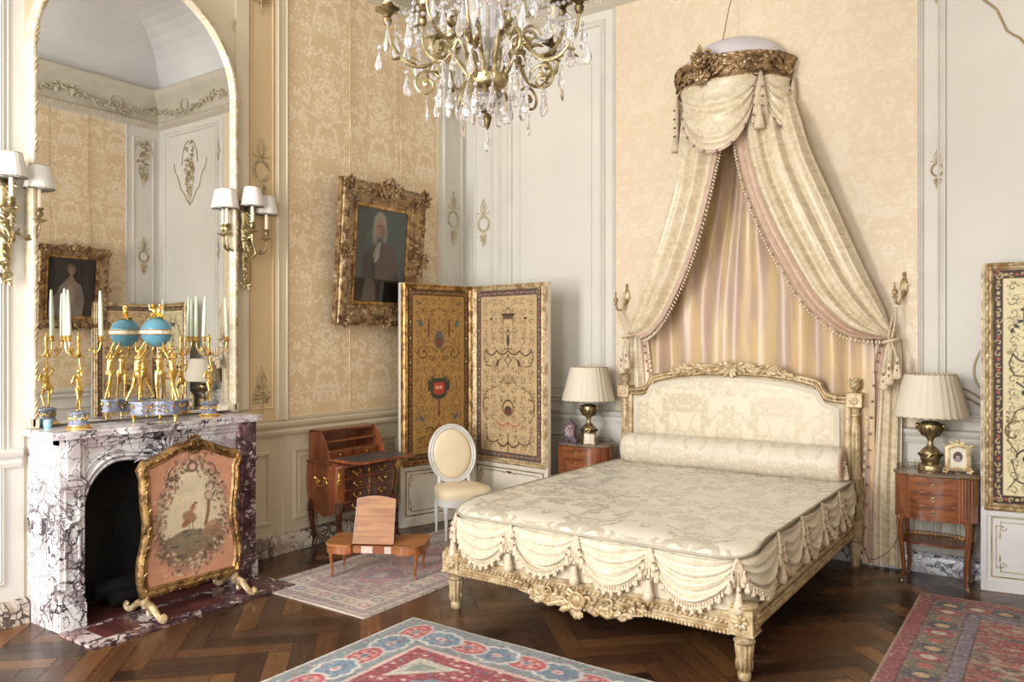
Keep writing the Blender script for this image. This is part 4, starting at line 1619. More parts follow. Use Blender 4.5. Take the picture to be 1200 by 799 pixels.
# ---- wall sconces (local: wall plane x=0, +x into the room)
def make_sconce(label):
    t_ = thing('wall_sconce', label, 'wall light', (0.02, 0, 0), 0, 'gilt wall lights beside the mirror')
    mb = MB()
    for z, r in [(-.33, .008), (-.29, .018), (-.22, .026), (-.13, .030), (-.02, .036), (.08, .044), (.16, .034), (.22, .044), (.26, .02)]:
        pass
    prof = [(.0, -.345), (.010, -.33), (.018, -.29), (.014, -.265), (.026, -.22), (.032, -.13), (.024, -.06), (.036, .0), (.046, .08), (.034, .14), (.044, .2), (.03, .245), (0, .26)]
    mb.lathe(prof, (.030, 0, 0), 12, sx=.6)
    for i in range(46):
        z = rnd(-.32, .24)
        mb_r = .04 if z > -.08 else .026
        a = rnd(-1.3, 1.3)
        leaf(mb, (.03 + mb_r * .6 * math.cos(a), mb_r * math.sin(a), z), (rnd(0, .5), rnd(-.5, .5), rnd(-1, .3)), rnd(.03, .055), .010, .6, (1, 0, 0))
    for sg in (-1, 1):
        mb.tube([(.03, sg * .01, .25), (.035, sg * .045, .29), (.03, sg * .06, .25), (.03, sg * .03, .235)], .006, 5)
    mb.build('backplate', 'brass', t_)
    ends = [(.055, -.17), (.125, -0.01), (.055, .165)]
    for k, (ex, ey) in enumerate(ends):
        am = MB()
        zc = .02 if k != 1 else .05
        d = Vector((ex - .04, ey, 0))
        dn = d.normalized()
        L = d.length
        S = Vector((.04, 0, -.09))
        pts = [S, S + dn * L * .3 + Vector((0, 0, .045)), S + dn * L * .6 + Vector((0, 0, .015)), S + dn * L * .9 + Vector((0, 0, .03)), Vector((ex, ey, zc - .035)), Vector((ex, ey, zc))]
        if k == 1:
            pts = [S, S + dn * .07 + Vector((0, 0, -.03)), S + dn * .13 + Vector((0, 0, .0)), Vector((ex, ey, .0)), Vector((ex, ey, zc))]
        pp = bez(pts, 24)
        am.tube(pp, lambda t: .010 - .003 * t, 7)
        for q in range(4, len(pp) - 3, 4):
            leaf(am, pp[q], (pp[q + 1] - pp[q]) + Vector((0, 0, .02)), .035, .009, .6)
        am.build('arm', 'brass', t_)
        cu = MB()
        cu.lathe([(.006, 0), (.014, .004), (.040, .018), (.042, .022), (.016, .022), (.012, .034), (.020, .044), (.024, .062), (.016, .072), (.026, .084), (.026, .088), (.013, .088)], (ex, ey, zc), 14)
        cu.build('candle_cup', 'brass', t_)
        ca = MB()
        ca.lathe([(.0125, .088), (.0125, .215), (.0, .215)], (ex, ey, zc), 10)
        ca.build('candle_sleeve', 'ivory', t_)
        sh = MB()
        shade_mb(sh, (ex, ey, zc + .195), .078, .052, .135, 18, .075)
        so = sh.build('shade', 'shade_w', t_, sharp=9)
        ri = MB()
        ri.tube([(ex + .0795 * math.cos(a), ey + .0795 * math.sin(a), zc + .197) for a in [i * PI / 12 for i in range(24)]], .0022, 4, closed=True)
        ri.build('rim', 'shade_rim', so)
        ri = MB()
        ri.tube([(ex + .053 * math.cos(a), ey + .053 * math.sin(a), zc + .329) for a in [i * PI / 12 for i in range(24)]], .0022, 4, closed=True)
        ri.build('rim', 'shade_rim', so)
    return t_


s1 = make_sconce('three-armed gilt wall sconce with white pleated shades right of the mirror')
s1.location = (0.02, -2.60, 2.31)
s2 = dup(s1, loc=(0.02, -4.165, 2.25), label='gilt wall sconce with white pleated shades left of the mirror, cut by the photo edge')


# ---- little gilt figures (one continuous surface each)
def figure(name, pose, scale, parent, loc, rz, mat='gold_bright', mesh=None):
    if mesh is None:
        mb = MB()

        def cap(a, b, ra, rb, seg=8):
            a, b = Vector(a), Vector(b)
            mb.tube([a, a.lerp(b, .33), a.lerp(b, .66), b], [ra, ra * .7 + rb * .3, ra * .3 + rb * .7, rb], seg)
            mb.ell(a, ra, None, 8, 6)
            mb.ell(b, rb, None, 8, 6)
        J = pose
        cap(J['pel'], J['chest'], .10, .11)
        mb.ell(Vector(J['chest']) + Vector((0, 0, .02)), (.135, .09, .10))
        mb.ell(J['pel'], (.125, .10, .09))
        cap(J['chest'], J['neck'], .06, .035)
        mb.ell(J['head'], (.066, .074, .085))
        mb.ell(Vector(J['head']) + Vector((0, .02, .03)), (.066, .066, .06))
        mb.ell(Vector(J['head']) + Vector((0, -.066, -.01)), (.012, .018, .014))
        for s_ in ('l', 'r'):
            cap(J['sh' + s_], J['el' + s_], .050, .038)
            cap(J['el' + s_], J['wr' + s_], .038, .026)
            h = Vector(J['wr' + s_])
            d = (h - Vector(J['el' + s_])).normalized()
            mb.ell(h + d * .03, (.03, .016, .022), dirm(d))
            cap(J['hp' + s_], J['kn' + s_], .082, .054)
            cap(J['kn' + s_], J['an' + s_], .054, .032)
            f = Vector(J['an' + s_])
            mb.ell(f + Vector((0, -.05, -.018)), (.03, .07, .022))
        if J.get('drape'):      # cloth round the hips
            mb.lathe([(.10, .0), (.125, -.06), (.12, -.16), (.10, -.22), (.06, -.2)], Vector(J['pel']) + Vector((0, 0, .05)), 12, rip=lambda k, i: 1 + .12 * (-1) ** i, sy=.8)
            mb.tube([Vector(J['pel']) + Vector((.1, 0, .02)), Vector(J['pel']) + Vector((.14, .05, -.1)), Vector(J['pel']) + Vector((.12, .08, -.3))], [.04, .05, .03], 7)
        o = mb.build('tmp', mat, None)
        rm = o.modifiers.new('r', 'REMESH')
        rm.mode = 'VOXEL'
        rm.voxel_size = 0.014
        sm = o.modifiers.new('s', 'SMOOTH')
        sm.iterations = 2
        dg = bpy.context.evaluated_depsgraph_get()
        mesh = bpy.data.meshes.new_from_object(o.evaluated_get(dg))
        bpy.data.objects.remove(o)
        for p in mesh.polygons:
            p.use_smooth = True
        mesh.transform(Matrix.Scale(scale, 4))
        mesh.name = name
        mesh.materials.clear()
        mesh.materials.append(M[mat])
    f = bpy.data.objects.new(name, mesh)
    COL.objects.link(f)
    f.parent = parent
    f.location = loc
    f.rotation_euler = (0, 0, rz)
    return f


POSE_UP = dict(pel=(0, .02, .90), chest=(0, -.01, 1.20), neck=(0, -.02, 1.40), head=(0.02, -.06, 1.50), shl=(-.15, -.01, 1.33), shr=(.15, -.01, 1.33),
               ell=(-.17, -.16, 1.56), elr=(.20, -.14, 1.56), wrl=(-.10, -.22, 1.80), wrr=(.12, -.24, 1.80), hpl=(-.075, .02, .86), hpr=(.075, .02, .86),
               knl=(-.08, -.05, .48), knr=(.10, .10, .48), anl=(-.06, -.02, .05), anr=(.14, .28, .06), drape=True)
POSE_C = dict(pel=(0.03, .0, .80), chest=(-.02, -.0, 1.06), neck=(-.02, -.01, 1.24), head=(-.03, -.04, 1.36), shl=(-.16, 0, 1.20), shr=(.13, 0, 1.20),
              ell=(-.24, .04, .98), elr=(.22, .02, 1.36), wrl=(-.08, .08, .95), wrr=(.06, .06, 1.46), hpl=(-.05, 0, .76), hpr=(.10, 0, .76),
              knl=(-.12, -.12, .44), knr=(.08, .02, .42), anl=(-.06, .05, .06), anr=(.06, .0, .05), drape=True)


def make_candelabrum(label, loc, rz):
    t_ = thing('candelabrum', label, 'candelabrum', loc, rz, 'pair of gilt candelabra on the mantelpiece')
    mb = MB()
    mb.lathe([(.068, 0), (.070, .012), (.060, .016), (.058, .022)], (0, 0, 0), 24, 0)
    mb.build('plinth', 'gold_bright', t_)
    mb = MB()
    mb.lathe([(.055, .022), (.050, .034), (.047, .040), (.047, .078), (.054, .086), (.054, .094), (.040, .100)], (0, 0, 0), 24, 0)
    ba = mb.build('base', 'plinth_blue', t_)
    g = MB()
    for i in range(10):
        a0 = 2 * PI * i / 10
        for k in range(7):
            t = k / 6
            a = a0 + 2 * PI / 10 * t
            g.ell((.049 * math.cos(a), .049 * math.sin(a), .076 - .022 * 4 * t * (1 - t)), (.005, .005, .005), None, 5, 4)
    g.build('garland', 'gold_bright', ba)
    figure('figure', POSE_C, .168, t_, (0, 0, .099), PI / 2 - rz + .3)
    mb = MB()
    mb.tube([(.012, .012, .30), (.005, .006, .36), (0, 0, .43), (0, 0, .50)], [.004, .005, .006, .004], 7)
    mb.lathe([(.006, .40), (.014, .415), (.018, .425), (.012, .44), (.006, .455), (.010, .50), (.014, .515), (.008, .53), (.002, .55)], (0, 0, 0), 10)
    mb.build('stem', 'gold_bright', t_)
    for k in range(3):
        a = -0.35 + 2 * PI * k / 3 + PI / 2 - rz
        R = .115
        d = Vector((math.cos(a), math.sin(a), 0))
        am = MB()
        am.tube(bez([Vector((0, 0, .43)), d * .035 + Vector((0, 0, .405)), d * .075 + Vector((0, 0, .415)), d * .105 + Vector((0, 0, .45)), d * R + Vector((0, 0, .50))], 18), lambda t: .006 - .002 * t, 6)
        sp = spiral(0, 0, .020, 1.3, -PI / 2, 1, 14)
        am.tube([d * (.065 + p[0]) + Vector((0, 0, .445 + p[1])) for p in sp], .0035, 5)
        am.build('arm', 'gold_bright', t_)
        cu = MB()
        cu.lathe([(.006, .495), (.018, .503), (.019, .506), (.010, .508), (.013, .520), (.015, .528), (.010, .532)], d * R, 12)
        cu.build('candle_cup', 'gold_bright', t_)
        cups.append(Vector(loc) + Matrix.Rotation(rz, 3, 'Z') @ (d * R) + Vector((0, 0, .530)))
    return t_


cups = []
c1 = make_candelabrum('gilt figure candelabrum on round blue-grey base, left end of the mantelpiece', (.245, -3.865, 1.10), 0.0)
c2 = make_candelabrum('gilt figure candelabrum at the right end of the mantelpiece', (.215, -3.005, 1.10), 0.0)
names_ = ['toward the left', 'toward the wall', 'toward the room']
for k, p in enumerate(cups):
    side = 'left' if k < 3 else 'right'
    cups_s = sorted(cups[(k // 3) * 3:(k // 3) * 3 + 3], key=lambda q: q.y)
    rank = cups_s.index(p)
    where = ['leftmost', 'middle', 'rightmost'][rank]
    mb = MB(tuple(p))
    h = (.262, .272, .255)[k % 3]
    mb.lathe([(.0100, 0), (.0130, .004), (.0115, h * .6), (.0066, h * .96), (.004, h), (0, h + .003)], tuple(p), 10)
    o = mb.build('taper_candle', 'wax', None, loc=tuple(p))
    o.rotation_euler = (rnd(-.03, .03), rnd(-.03, .03), 0)
    tag(o, 'pale green taper candle, %s of the three on the %s candelabrum' % (where, side), 'candle', 'tapers in the candelabra')


# ---- globe clock with three figures
def make_clock():
    t_ = thing('globe_clock', 'turquoise globe clock held up by three gilt figures, middle of the mantelpiece', 'clock', (.235, -3.385, 1.10), 0.35)
    mb = MB()
    pts = []
    for k in range(3):       # concave triangular plinth with blunt corners
        a = 2 * PI * k / 3
        for da in (-.20, .20):
            pts.append((.158 * math.cos(a + da), .158 * math.sin(a + da)))
        b = a + PI / 3
        for j in (-.5, -.25, 0, .25, .5):
            r = .092 + .045 * (abs(j) * 2) ** 2
            pts.append((r * math.cos(b + j), r * math.sin(b + j)))
    mb.prism(pts, .118, .130)
    mb.prism([(x * .93, y * .93) for x, y in pts], .058, .119)
    mb.prism([(x * .98, y * .98) for x, y in pts], .050, .060)
    mb.build('plinth', 'plinth_blue', t_)
    g = MB()
    for k in range(3):
        b = 2 * PI * k / 3 + PI / 3
        for j in range(70):
            q = rnd(-.55, .55)
            r = (.092 + .045 * (abs(q) * 2) ** 2) * .93 + .002
            leaf(g, (r * math.cos(b + q), r * math.sin(b + q), rnd(.066, .112)), (rnd(-1, 1), rnd(-1, 1), rnd(-1, 1)), .016, .004, .6)
        a = 2 * PI * k / 3
        for da in (-.19, .19):
            leaf(g, (.149 * math.cos(a + da), .149 * math.sin(a + da), .085), (0, 0, 1), .03, .008, .6)
    g.build('gilt_frieze', 'gold_bright', t_)
    for k in range(3):
        a = 2 * PI * k / 3
        mb = MB()
        mb.lathe([(.006, 0), (.010, .004), (.007, .012), (.015, .044), (.016, .052), (.010, .054)], (.136 * math.cos(a), .136 * math.sin(a), 0), 12)
        mb.build('leg', 'gold_bright', t_)
    m0 = None
    for k in range(3):
        a = 2 * PI * k / 3
        f = figure('figure', POSE_UP, .202, t_, (.112 * math.cos(a), .112 * math.sin(a), .128), a - PI / 2 - 0.0, mesh=m0)
        m0 = f.data
    R = .092
    gc = (0, 0, .555)
    mb = MB()
    mb.ell(gc, R, None, 28, 18)
    gl = mb.build('globe', 'turq', t_)
    mb = MB()
    mb.lathe([(R * .99, -.010), (R + .004, -.010), (R + .004, .010), (R * .99, .010)], gc, 32)
    mb.build('hour_band', 'clockface', gl)
    mb = MB()
    for z in (-.013, .013):
        mb.tube([(gc[0] + (R + .004) * math.cos(i * PI / 16), gc[1] + (R + .004) * math.sin(i * PI / 16), gc[2] + z) for i in range(32)], .0035, 5, closed=True)
    for i in range(12):
        a = i * PI / 6
        mb.box(-.0006, .0006, -.003, .003, -.006, .006)
        mb.v[-8:] = [tuple(Vector(((R + .005) * math.cos(a) + v[1] * -math.sin(a) + v[0] * math.cos(a), (R + .005) * math.sin(a) + v[1] * math.cos(a) + v[0] * math.sin(a), gc[2] + v[2]))) for v in mb.v[-8:]]
    mb.build('gilt_rings', 'gold_bright', gl)
    mb = MB()
    fz = Matrix.Translation((0, 0, gc[2] + R - .006)) @ Matrix.Scale(1.55, 4)
    mb.X = fz
    mb.lathe([(.030, 0), (.034, .006), (.018, .014), (.010, .022)], (0, 0, 0), 12)
    for sg in (-1, 1):
        mb.ell((sg * .012, 0, .030), (.009, .009, .016), rotm(0, .3 * sg, 0))
        mb.ell((sg * .017, 0, .052), .009)
        mb.tube([(sg * .01, 0, .038), (sg * .03, 0, .035), (sg * .034, 0, .055)], .004, 5)
        mb.tube([(sg * .01, 0, .02), (sg * .028, .005, .012), (sg * .036, .0, -.006)], .005, 5)
    mb.build('cherub_finial', 'gold_bright', t_)
    return t_


make_clock()
tg = MB()
tg.lathe([(.018, 0), (.022, .01), (.024, .035), (.022, .05), (.016, .052), (.016, .048)], (0, 0, 0), 16)
tag(tg.build('small_jar', 'blue_glass', loc=(.10, -3.965, 1.10)), 'small pale blue jar at the left end of the mantelpiece by the mirror', 'jar')


# ---- framed portraits (local: x width, z height, front = -y)
def portrait_canvas(kind, w, h):
    c = Canvas(w, h, .0045, (104, 118, 116))
    if kind == 'man':
        c.ell(.1, h * .75, .4, .35, (120, 136, 132), soft=.5, al=.8)
        c.rect(-w / 2, -w / 2 + .12, 0, h, (92, 104, 104), .6)
        c.line([(-w / 2 + .12, 0), (-w / 2 + .13, h)], .015, (78, 90, 90), .6)
        # coat
        c.poly([(-.22, .20), (-.21, .36), (-.15, .44), (-.06, .50), (.04, .52), (.12, .48), (.19, .40), (.22, .2)], (112, 92, 88))
        c.ell(.06, .34, .14, .16, (130, 110, 106), soft=.03)
        c.ell(-.13, .30, .07, .13, (90, 74, 70), soft=.04)
        c.poly([(-.05, .50), (.0, .52), (-.02, .38), (-.07, .33), (-.09, .40)], (206, 204, 198))
        c.line([(-.045, .5), (-.07, .36)], .008, (168, 168, 166))
        # wig
        c.ell(-.02, .66, .076, .105, (216, 212, 206), soft=.02)
        c.ell(-.075, .58, .03, .08, (200, 196, 190), soft=.02)
        c.ell(.04, .585, .028, .075, (190, 186, 180), soft=.02)
        # face
        c.ell(-.018, .63, .046, .066, (226, 186, 164), soft=.015)
        c.ell(-.034, .60, .025, .03, (214, 160, 142), soft=.02, al=.6)
        c.ell(.012, .60, .022, .05, (166, 126, 112), soft=.02, al=.6)
        for ex in (-.036, .0):
            c.ell(ex, .645, .009, .004, (70, 56, 52))
            c.line([(ex - .011, .655), (ex + .010, .656)], .003, (130, 100, 90))
        c.line([(-.020, .645), (-.024, .615), (-.014, .612)], .004, (170, 120, 106))
        c.line([(-.030, .592), (-.006, .592)], .005, (160, 84, 80))
        c.ell(-.018, .565, .022, .012, (206, 166, 146), soft=.01)
        # table and things in the shade
        c.rect(-w / 2, w / 2, 0, .20, (66, 54, 52), .9)
        c.rect(-.02, w / 2, .02, .2, (40, 33, 34), .95)
        c.poly([(-.20, .02), (-.17, .19), (-.10, .21), (-.05, .17), (-.04, .02)], (152, 146, 140), .8)
        c.line([(-w / 2, .205), (w / 2, .215)], .008, (110, 104, 100))
        for k in range(10):
            c.line([(-.18 + .014 * k, .03), (-.16 + .012 * k, .18)], .003, (110, 104, 100), .7)
    else:
        c.a[:] = lin((66, 72, 86))
        c.poly([(-w / 2, 0), (-w / 2, h), (-.20, h), (-.14, .5), (-.2, 0)], (96, 90, 98), .8)
        for k in range(5):
            c.line([(-w / 2 + .03 + .03 * k, 0), (-w / 2 + .05 + .045 * k, h)], .010, (116, 108, 114), .6)
        c.poly([(-.14, .0), (-.16, .22), (-.11, .40), (-.03, .46), (.06, .46), (.14, .38), (.19, .24), (.22, 0)], (206, 198, 194))
        c.ell(.02, .26, .06, .14, (226, 216, 208), soft=.03)
        c.ell(-.09, .24, .05, .14, (186, 180, 180), soft=.03)
        c.poly([(.10, .36), (.26, .2), (.26, 0), (.15, 0)], (170, 164, 168), .9)
        c.ell(.01, .47, .03, .05, (220, 186, 166), soft=.01)
        c.ell(.015, .455, .05, .03, (222, 190, 172), soft=.015)
        c.ell(.01, .60, .056, .062, (150, 138, 132), soft=.015)
        c.ell(.005, .565, .037, .050, (224, 190, 170), soft=.01)
        for ex in (-.010, .020):
            c.ell(ex, .572, .006, .003, (70, 56, 52))
        c.line([(-.002, .535), (.014, .535)], .004, (176, 84, 84))
        c.line([(.005, .57), (.004, .553)], .003, (190, 150, 132))
    c.grain(.08, RNG, .12)
    return c


def make_portrait(kind, label, w, h, ow, mat, rich):
    t_ = thing('framed_portrait', label, 'painting')
    cv = portrait_canvas(kind, w, h)
    cv.mesh('canvas', 'canvas_p', t_, lambda x, y: (x, -.012, y - h / 2))
    fr = MB()
    W_, H_ = w + .0, h + .0
    prof = [(-.012, .0), (-.012, .018), (.0, .024), (.012, .018), (.02, .022), (.03, .03), (ow * .45, .045), (ow * .62, .075), (ow * .75, .085), (ow * .86, .075), (ow * .92, .05), (ow, .045), (ow, .0)]
    fr.sweep([(-W_ / 2, 0, -H_ / 2), (-W_ / 2, 0, H_ / 2), (W_ / 2, 0, H_ / 2), (W_ / 2, 0, -H_ / 2)][::-1], [(-a, b) for a, b in prof][::-1], (0, -1, 0), True) if False else None
    P = [(W_ / 2, 0, -H_ / 2), (W_ / 2, 0, H_ / 2), (-W_ / 2, 0, H_ / 2), (-W_ / 2, 0, -H_ / 2)]
    # decide which side is outward
    N = Vector((0, -1, 0))
    s_ = N.cross(Vector((0, 0, 1)))
    sgn = 1 if s_.x > 0 else -1
    fr.sweep(P, [(a * sgn, b) for a, b in prof], (0, -1, 0), True)
    fr.build('frame', mat, t_)
    sl = MB()
    P2 = P
    sl.sweep(P2, [(-.010 * sgn, .020), (-.010 * sgn, .026), (.004 * sgn, .032), (.016 * sgn, .030), (.018 * sgn, .018)], (0, -1, 0), True)
    sl.build('slip', 'gold', t_)
    cg = MB()
    ex, ez = W_ / 2 + ow * .72, H_ / 2 + ow * .72
    # running leaf ornament on the outer ridge
    for sx in (-1, 1):
        n = int(2 * ez / .035)
        for i in range(n):
            leaf(cg, (sx * ex + rnd(-.008, .008), -.085, -ez + 2 * ez * i / n), (rnd(-.6, .6), -.2, 1), .030, .009, .5, (0, -1, 0))
        n = int(2 * ex / .035)
        for i in range(n):
            leaf(cg, (-ex + 2 * ex * i / n, -.085, sx * ez + rnd(-.008, .008)), (1, -.2, rnd(-.6, .6)), .030, .009, .5, (0, -1, 0))
    for sx in (-1, 1):
        for sz in (-1, 1):
            cluster(cg, (sx * (ex - .01), -.075, sz * (ez - .01)), .060 * rich, 60, (0, -1, 0), .036, .011, .030)
        cluster(cg, (sx * ex, -.07, 0), .055 * rich, 56, (0, -1, 0), .036, .011, .03)
        sp = spiral(0, 0, .04, 1.3, PI / 2, sx, 16)
        cg.tube([(sx * (ex - .03) + p[0], -.085, ez + .0 + p[1]) for p in sp], .009, 6)
        cg.tube([(sx * (.10) + p[0], -.085, ez + p[1]) for p in sp], .009, 6)
    cluster(cg, (0, -.075, -ez), .065 * rich, 60, (0, -1, 0), .04, .011, .03)
    cg.build('carved_leaves', mat, t_)
    cr = MB()
    cr.ell((0, -.085, ez + .01), (.055, .03, .062), None, 14, 8)
    cluster(cr, (0, -.075, ez + .0), .09 * rich, 60, (0, -1, 0), .045, .012, .03)
    for sg in (-1, 1):
        cr.tube([(sg * .05, -.09, ez - .05), (sg * .10, -.10, ez + .02), (sg * .14, -.09, ez + .06), (sg * .19, -.085, ez + .03)], [.016, .014, .012, .005], 7)
    cr.build('crest', mat, t_)
    gl = MB()
    gl.add([(-w / 2, -.020, -h / 2), (w / 2, -.020, -h / 2), (w / 2, -.020, h / 2), (-w / 2, -.020, h / 2)], [(0, 1, 2, 3)])
    gl.build('glazing', 'glass', t_, smooth=False)
    return t_


p1 = make_portrait('man', 'portrait of a grey-wigged man in brown coat in heavy carved gilt frame', .62, .80, .19, 'gold_dark', 1.0)
p1.location = (.115, -1.31, 2.32)
p1.rotation_euler = (math.radians(-5.5), 0, PI / 2)
p1.rotation_euler = (math.radians(4), 0, PI / 2)
p2 = make_portrait('woman', 'portrait of a woman in a white dress in a gilt frame, seen in the mirror', .60, .74, .14, 'gold_dark', .6)
p2.location = (RX - .12, -1.24, 2.27)
p2.rotation_euler = (math.radians(5), 0, -PI / 2)
for par, ys, x_, xa, z0 in ((p1, (-1.56, -1.02), .022, .06, 2.84), (p2, (-1.46, -.98), RX - .022, RX - .05, 2.70)):
    bpy.context.view_layer.update()
    inv = par.matrix_world.inverted()
    for k, y in enumerate(ys):
        mb = MB()
        mb.tube([inv @ Vector(q) for q in ((xa, y, z0), (x_, y + .0, z0 + .7), (x_, y, ZC - .0))], .0042, 6)
        mb.build('hanging_cord', 'wire', par)


# ---- folding screens
def screen_canvas(kind, w, h):
    bg = {'a': (164, 126, 70), 'b': (194, 168, 128), 'c': (226, 216, 176)}[kind]
    dk = {'a': (70, 52, 36), 'b': (84, 70, 70), 'c': (62, 46, 50)}[kind]
    ink = {'a': (66, 44, 24), 'b': (70, 50, 34), 'c': (78, 58, 44)}[kind]
    lt = {'a': (170, 126, 62), 'b': (172, 146, 110), 'c': (196, 176, 120)}[kind]
    c = Canvas(w, h, .0042, dk)
    r = random.Random({'a': 1, 'b': 2, 'c': 3}[kind])
    c.sym = True
    bw = .058
    # border scrollwork
    col2 = {'a': (150, 112, 60), 'b': (160, 130, 100), 'c': (206, 186, 130)}[kind]
    n = int(h / .07)
    for i in range(n):
        y = .04 + i * (h - .08) / (n - 1)
        c.line(spiral(w / 2 - bw / 2, y, .020, .8, r.random() * 6, (-1) ** i, 12), .005, col2)
        c.ell(w / 2 - bw / 2, y + .035, .009, .012, r.choice(((176, 96, 70), col2, (190, 160, 110))))
    for i in range(int(w / 2 / .06) + 1):
        for y in (bw / 2, h - bw / 2):
            c.line(spiral(i * .06, y, .018, .8, r.random() * 6, (-1) ** i, 12), .005, col2)
            c.ell(i * .06 + .03, y, .011, .008, r.choice(((176, 96, 70), col2)))
    c.rect(-w / 2 + bw - .006, w / 2 - bw + .006, bw - .006, h - bw + .006, col2)
    c.rect(-w / 2 + bw, w / 2 - bw, bw, h - bw, bg)
    iw = w / 2 - bw
    # all-over fine tracery
    n = int((h - 2 * bw) / .085)
    for i in range(n):        # ordered sprays and scrolls across the whole field
        y = bw + .04 + i * .085
        for x, q in ((iw * .22, .030), (iw * .52, .034), (iw * .82, .030)):
            s_ = r.choice((-1, 1))
            c.line(spiral(x, y + r.uniform(-.01, .01), q, .9, r.random() * 6, s_, 14), .0055, ink, .75)
            for k in range(4):
                a = r.random() * 6.28
                c.ell(x + q * math.cos(a), y + q * math.sin(a), .010, .0045, r.choice((ink, lt, (96, 92, 78), (140, 70, 48))), al=.6, rot=a)
        c.line([(iw * .08, y), (iw * .3, y + .03), (iw * .6, y + .015), (iw * .9, y + .04)], .003, ink, .4)
        c.ell(0, y + .03, .010, .018, ink, al=.5)
    for k in range(260):
        x, y = r.uniform(.01, iw - .02), r.uniform(bw + .02, h - bw - .02)
        c.line(spiral(x, y, r.uniform(.008, .026), .7, r.random() * 6, r.choice((-1, 1)), 8), .003, r.choice((lt, ink)), .6)
        if k % 3 == 0:
            c.ell(x, y, .005, .003, r.choice(((150, 70, 50), (90, 100, 110), ink)), al=.7)
    H = h
    if kind == 'a':
        # trophy at the top, mask, swags, red cartouche and scroll base
        c.ell(iw * .75, H - .12, .02, .008, (70, 70, 70), rot=.4)
        c.swag(0, iw * .8, H - .16, .03, .004, ink)
        c.ell(0, H * .70, .052, .075, (92, 90, 84))
        c.ell(0, H * .735, .034, .035, (92, 90, 84))
        c.ell(0, H * .69, .03, .045, (112, 66, 46))
        for y in (H * .80, H * .77):
            c.ell(iw * .40, y - .03, .010, .050, (104, 56, 36))
            c.ell(iw * .40, y + .028, .009, .010, (104, 56, 36))
        c.ell(iw * .72, H * .80, .022, .035, (88, 96, 88), rot=-.4)
        c.line([(iw * .72, H * .76), (iw * .62, H * .66)], .005, ink)
        c.scroll(iw * .60, H * .625, .062, 1.2, 1.2, -1, .009, ink)
        c.scroll(iw * .30, H * .60, .035, 1.1, 2.5, 1, .007, ink)
        c.line([(.02, H * .63), (.06, H * .655), (.12, H * .665), (.17, H * .64)], .007, ink)
        c.line([(0, H * .57), (.03, H * .54), (.07, H * .52)], .007, (120, 52, 36))
        c.poly([(0, H * .475), (.08, H * .475), (.085, H * .46), (.085, H * .38), (.06, H * .36), (0, H * .345)], (58, 60, 48))
        c.poly([(0, H * .45), (.055, H * .45), (.055, H * .385), (0, H * .375)], (168, 62, 52))
        c.ell(.02, H * .42, .018, .015, (220, 160, 120))
        c.rect(-.115, -.085, H * .40, H * .46, (58, 60, 48))
        c.rect(.085, .115, H * .40, H * .46, (58, 60, 48))
        c.line([(.03, H * .5), (.06, H * .48), (.12, H * .46)], .006, ink)
        c.line([(0, H * .34), (0, H * .25)], .016, (110, 46, 40))
        c.ell(0, H * .27, .022, .012, (110, 46, 40))
        c.ell(iw * .68, H * .24, .030, .016, (78, 84, 96), rot=.7)
        c.line([(iw * .55, H * .22), (iw * .8, H * .28)], .006, (70, 72, 80))
        c.line([(iw * .68, H * .40), (iw * .72, H * .44), (iw * .66, H * .48)], .010, (120, 70, 50))
        c.line([(0, H * .20), (.05, H * .17), (.10, H * .19), (.14, H * .16)], .010, ink)
        c.scroll(.08, H * .14, .04, 1.2, 1, 1, .008, (90, 56, 32))
        c.scroll(iw * .7, H * .11, .035, 1.2, 3, -1, .007, ink)
        c.line([(0, H * .22), (.03, H * .12), (.1, H * .08), (.16, H * .10)], .008, (150, 70, 40))
    else:
        c.rect(-.075, .075, H * .845, H * .858, ink)
        c.rect(-.062, .062, H * .825, H * .845, ink, .85)
        c.line([(-.03, H * .86), (-.025, H * .885), (0, H * .895)], .007, ink)
        c.line([(.06, H * .82), (.058, H * .68)], .003, ink)
        c.ell(0, H * .70, .018, .050, (74, 58, 56))
        c.ell(.004, H * .755, .012, .012, (96, 64, 52))
        c.line([(0, H * .72), (.03, H * .75)], .009, (84, 60, 56))
        c.rect(-.05, .05, H * .645, H * .652, ink)
        c.ell(iw * .62, H * .83, .018, .010, ink)
        c.line([(iw * .62, H * .83), (iw * .62, H * .76)], .004, ink)
        for y in (.74, .71, .68):
            c.ell(iw * .6, H * y, .010, .008, lt)
        c.swag(0, iw * .42, H * .64, .035, .012, ink)
        c.swag(iw * .42, iw * .82, H * .64, .045, .011, ink)
        c.line([(iw * .82, H * .645), (iw * .9, H * .60), (iw * .8, H * .55), (iw * .6, H * .545)], .009, ink)
        c.line([(0, H * .62), (.035, H * .58), (0, H * .555)], .009, (74, 50, 60))
        c.ell(iw * .38, H * .565, .014, .034, (92, 62, 40), rot=.3)
        c.line([(iw * .28, H * .59), (iw * .48, H * .55)], .007, ink)
        c.line([(iw * .38, H * .54), (iw * .38, H * .50)], .006, ink)
        for k in range(5):
            c.line([(0, H * .44), (.02 + .018 * k, H * (.50 - .012 * k)), (.03 + .022 * k, H * (.49 - .02 * k))], .005, (104, 84, 56))
        c.ell(0, H * .30, .066, .074, ink)
        c.ell(0, H * .298, .055, .062, {'b': (196, 164, 120), 'c': (228, 214, 170)}[kind])
        c.ell(0, H * .285, .046, .040, (104, 60, 52))
        c.ell(.01, H * .30, .02, .014, (70, 66, 60))
        c.scroll(iw * .78, H * .30, .085, .62, 1.8, -1, .010, (112, 86, 56))
        c.line([(iw * .5, H * .42), (iw * .75, H * .40), (iw * .9, H * .34), (iw * .92, H * .27), (iw * .75, H * .22)], .008, (104, 80, 52))
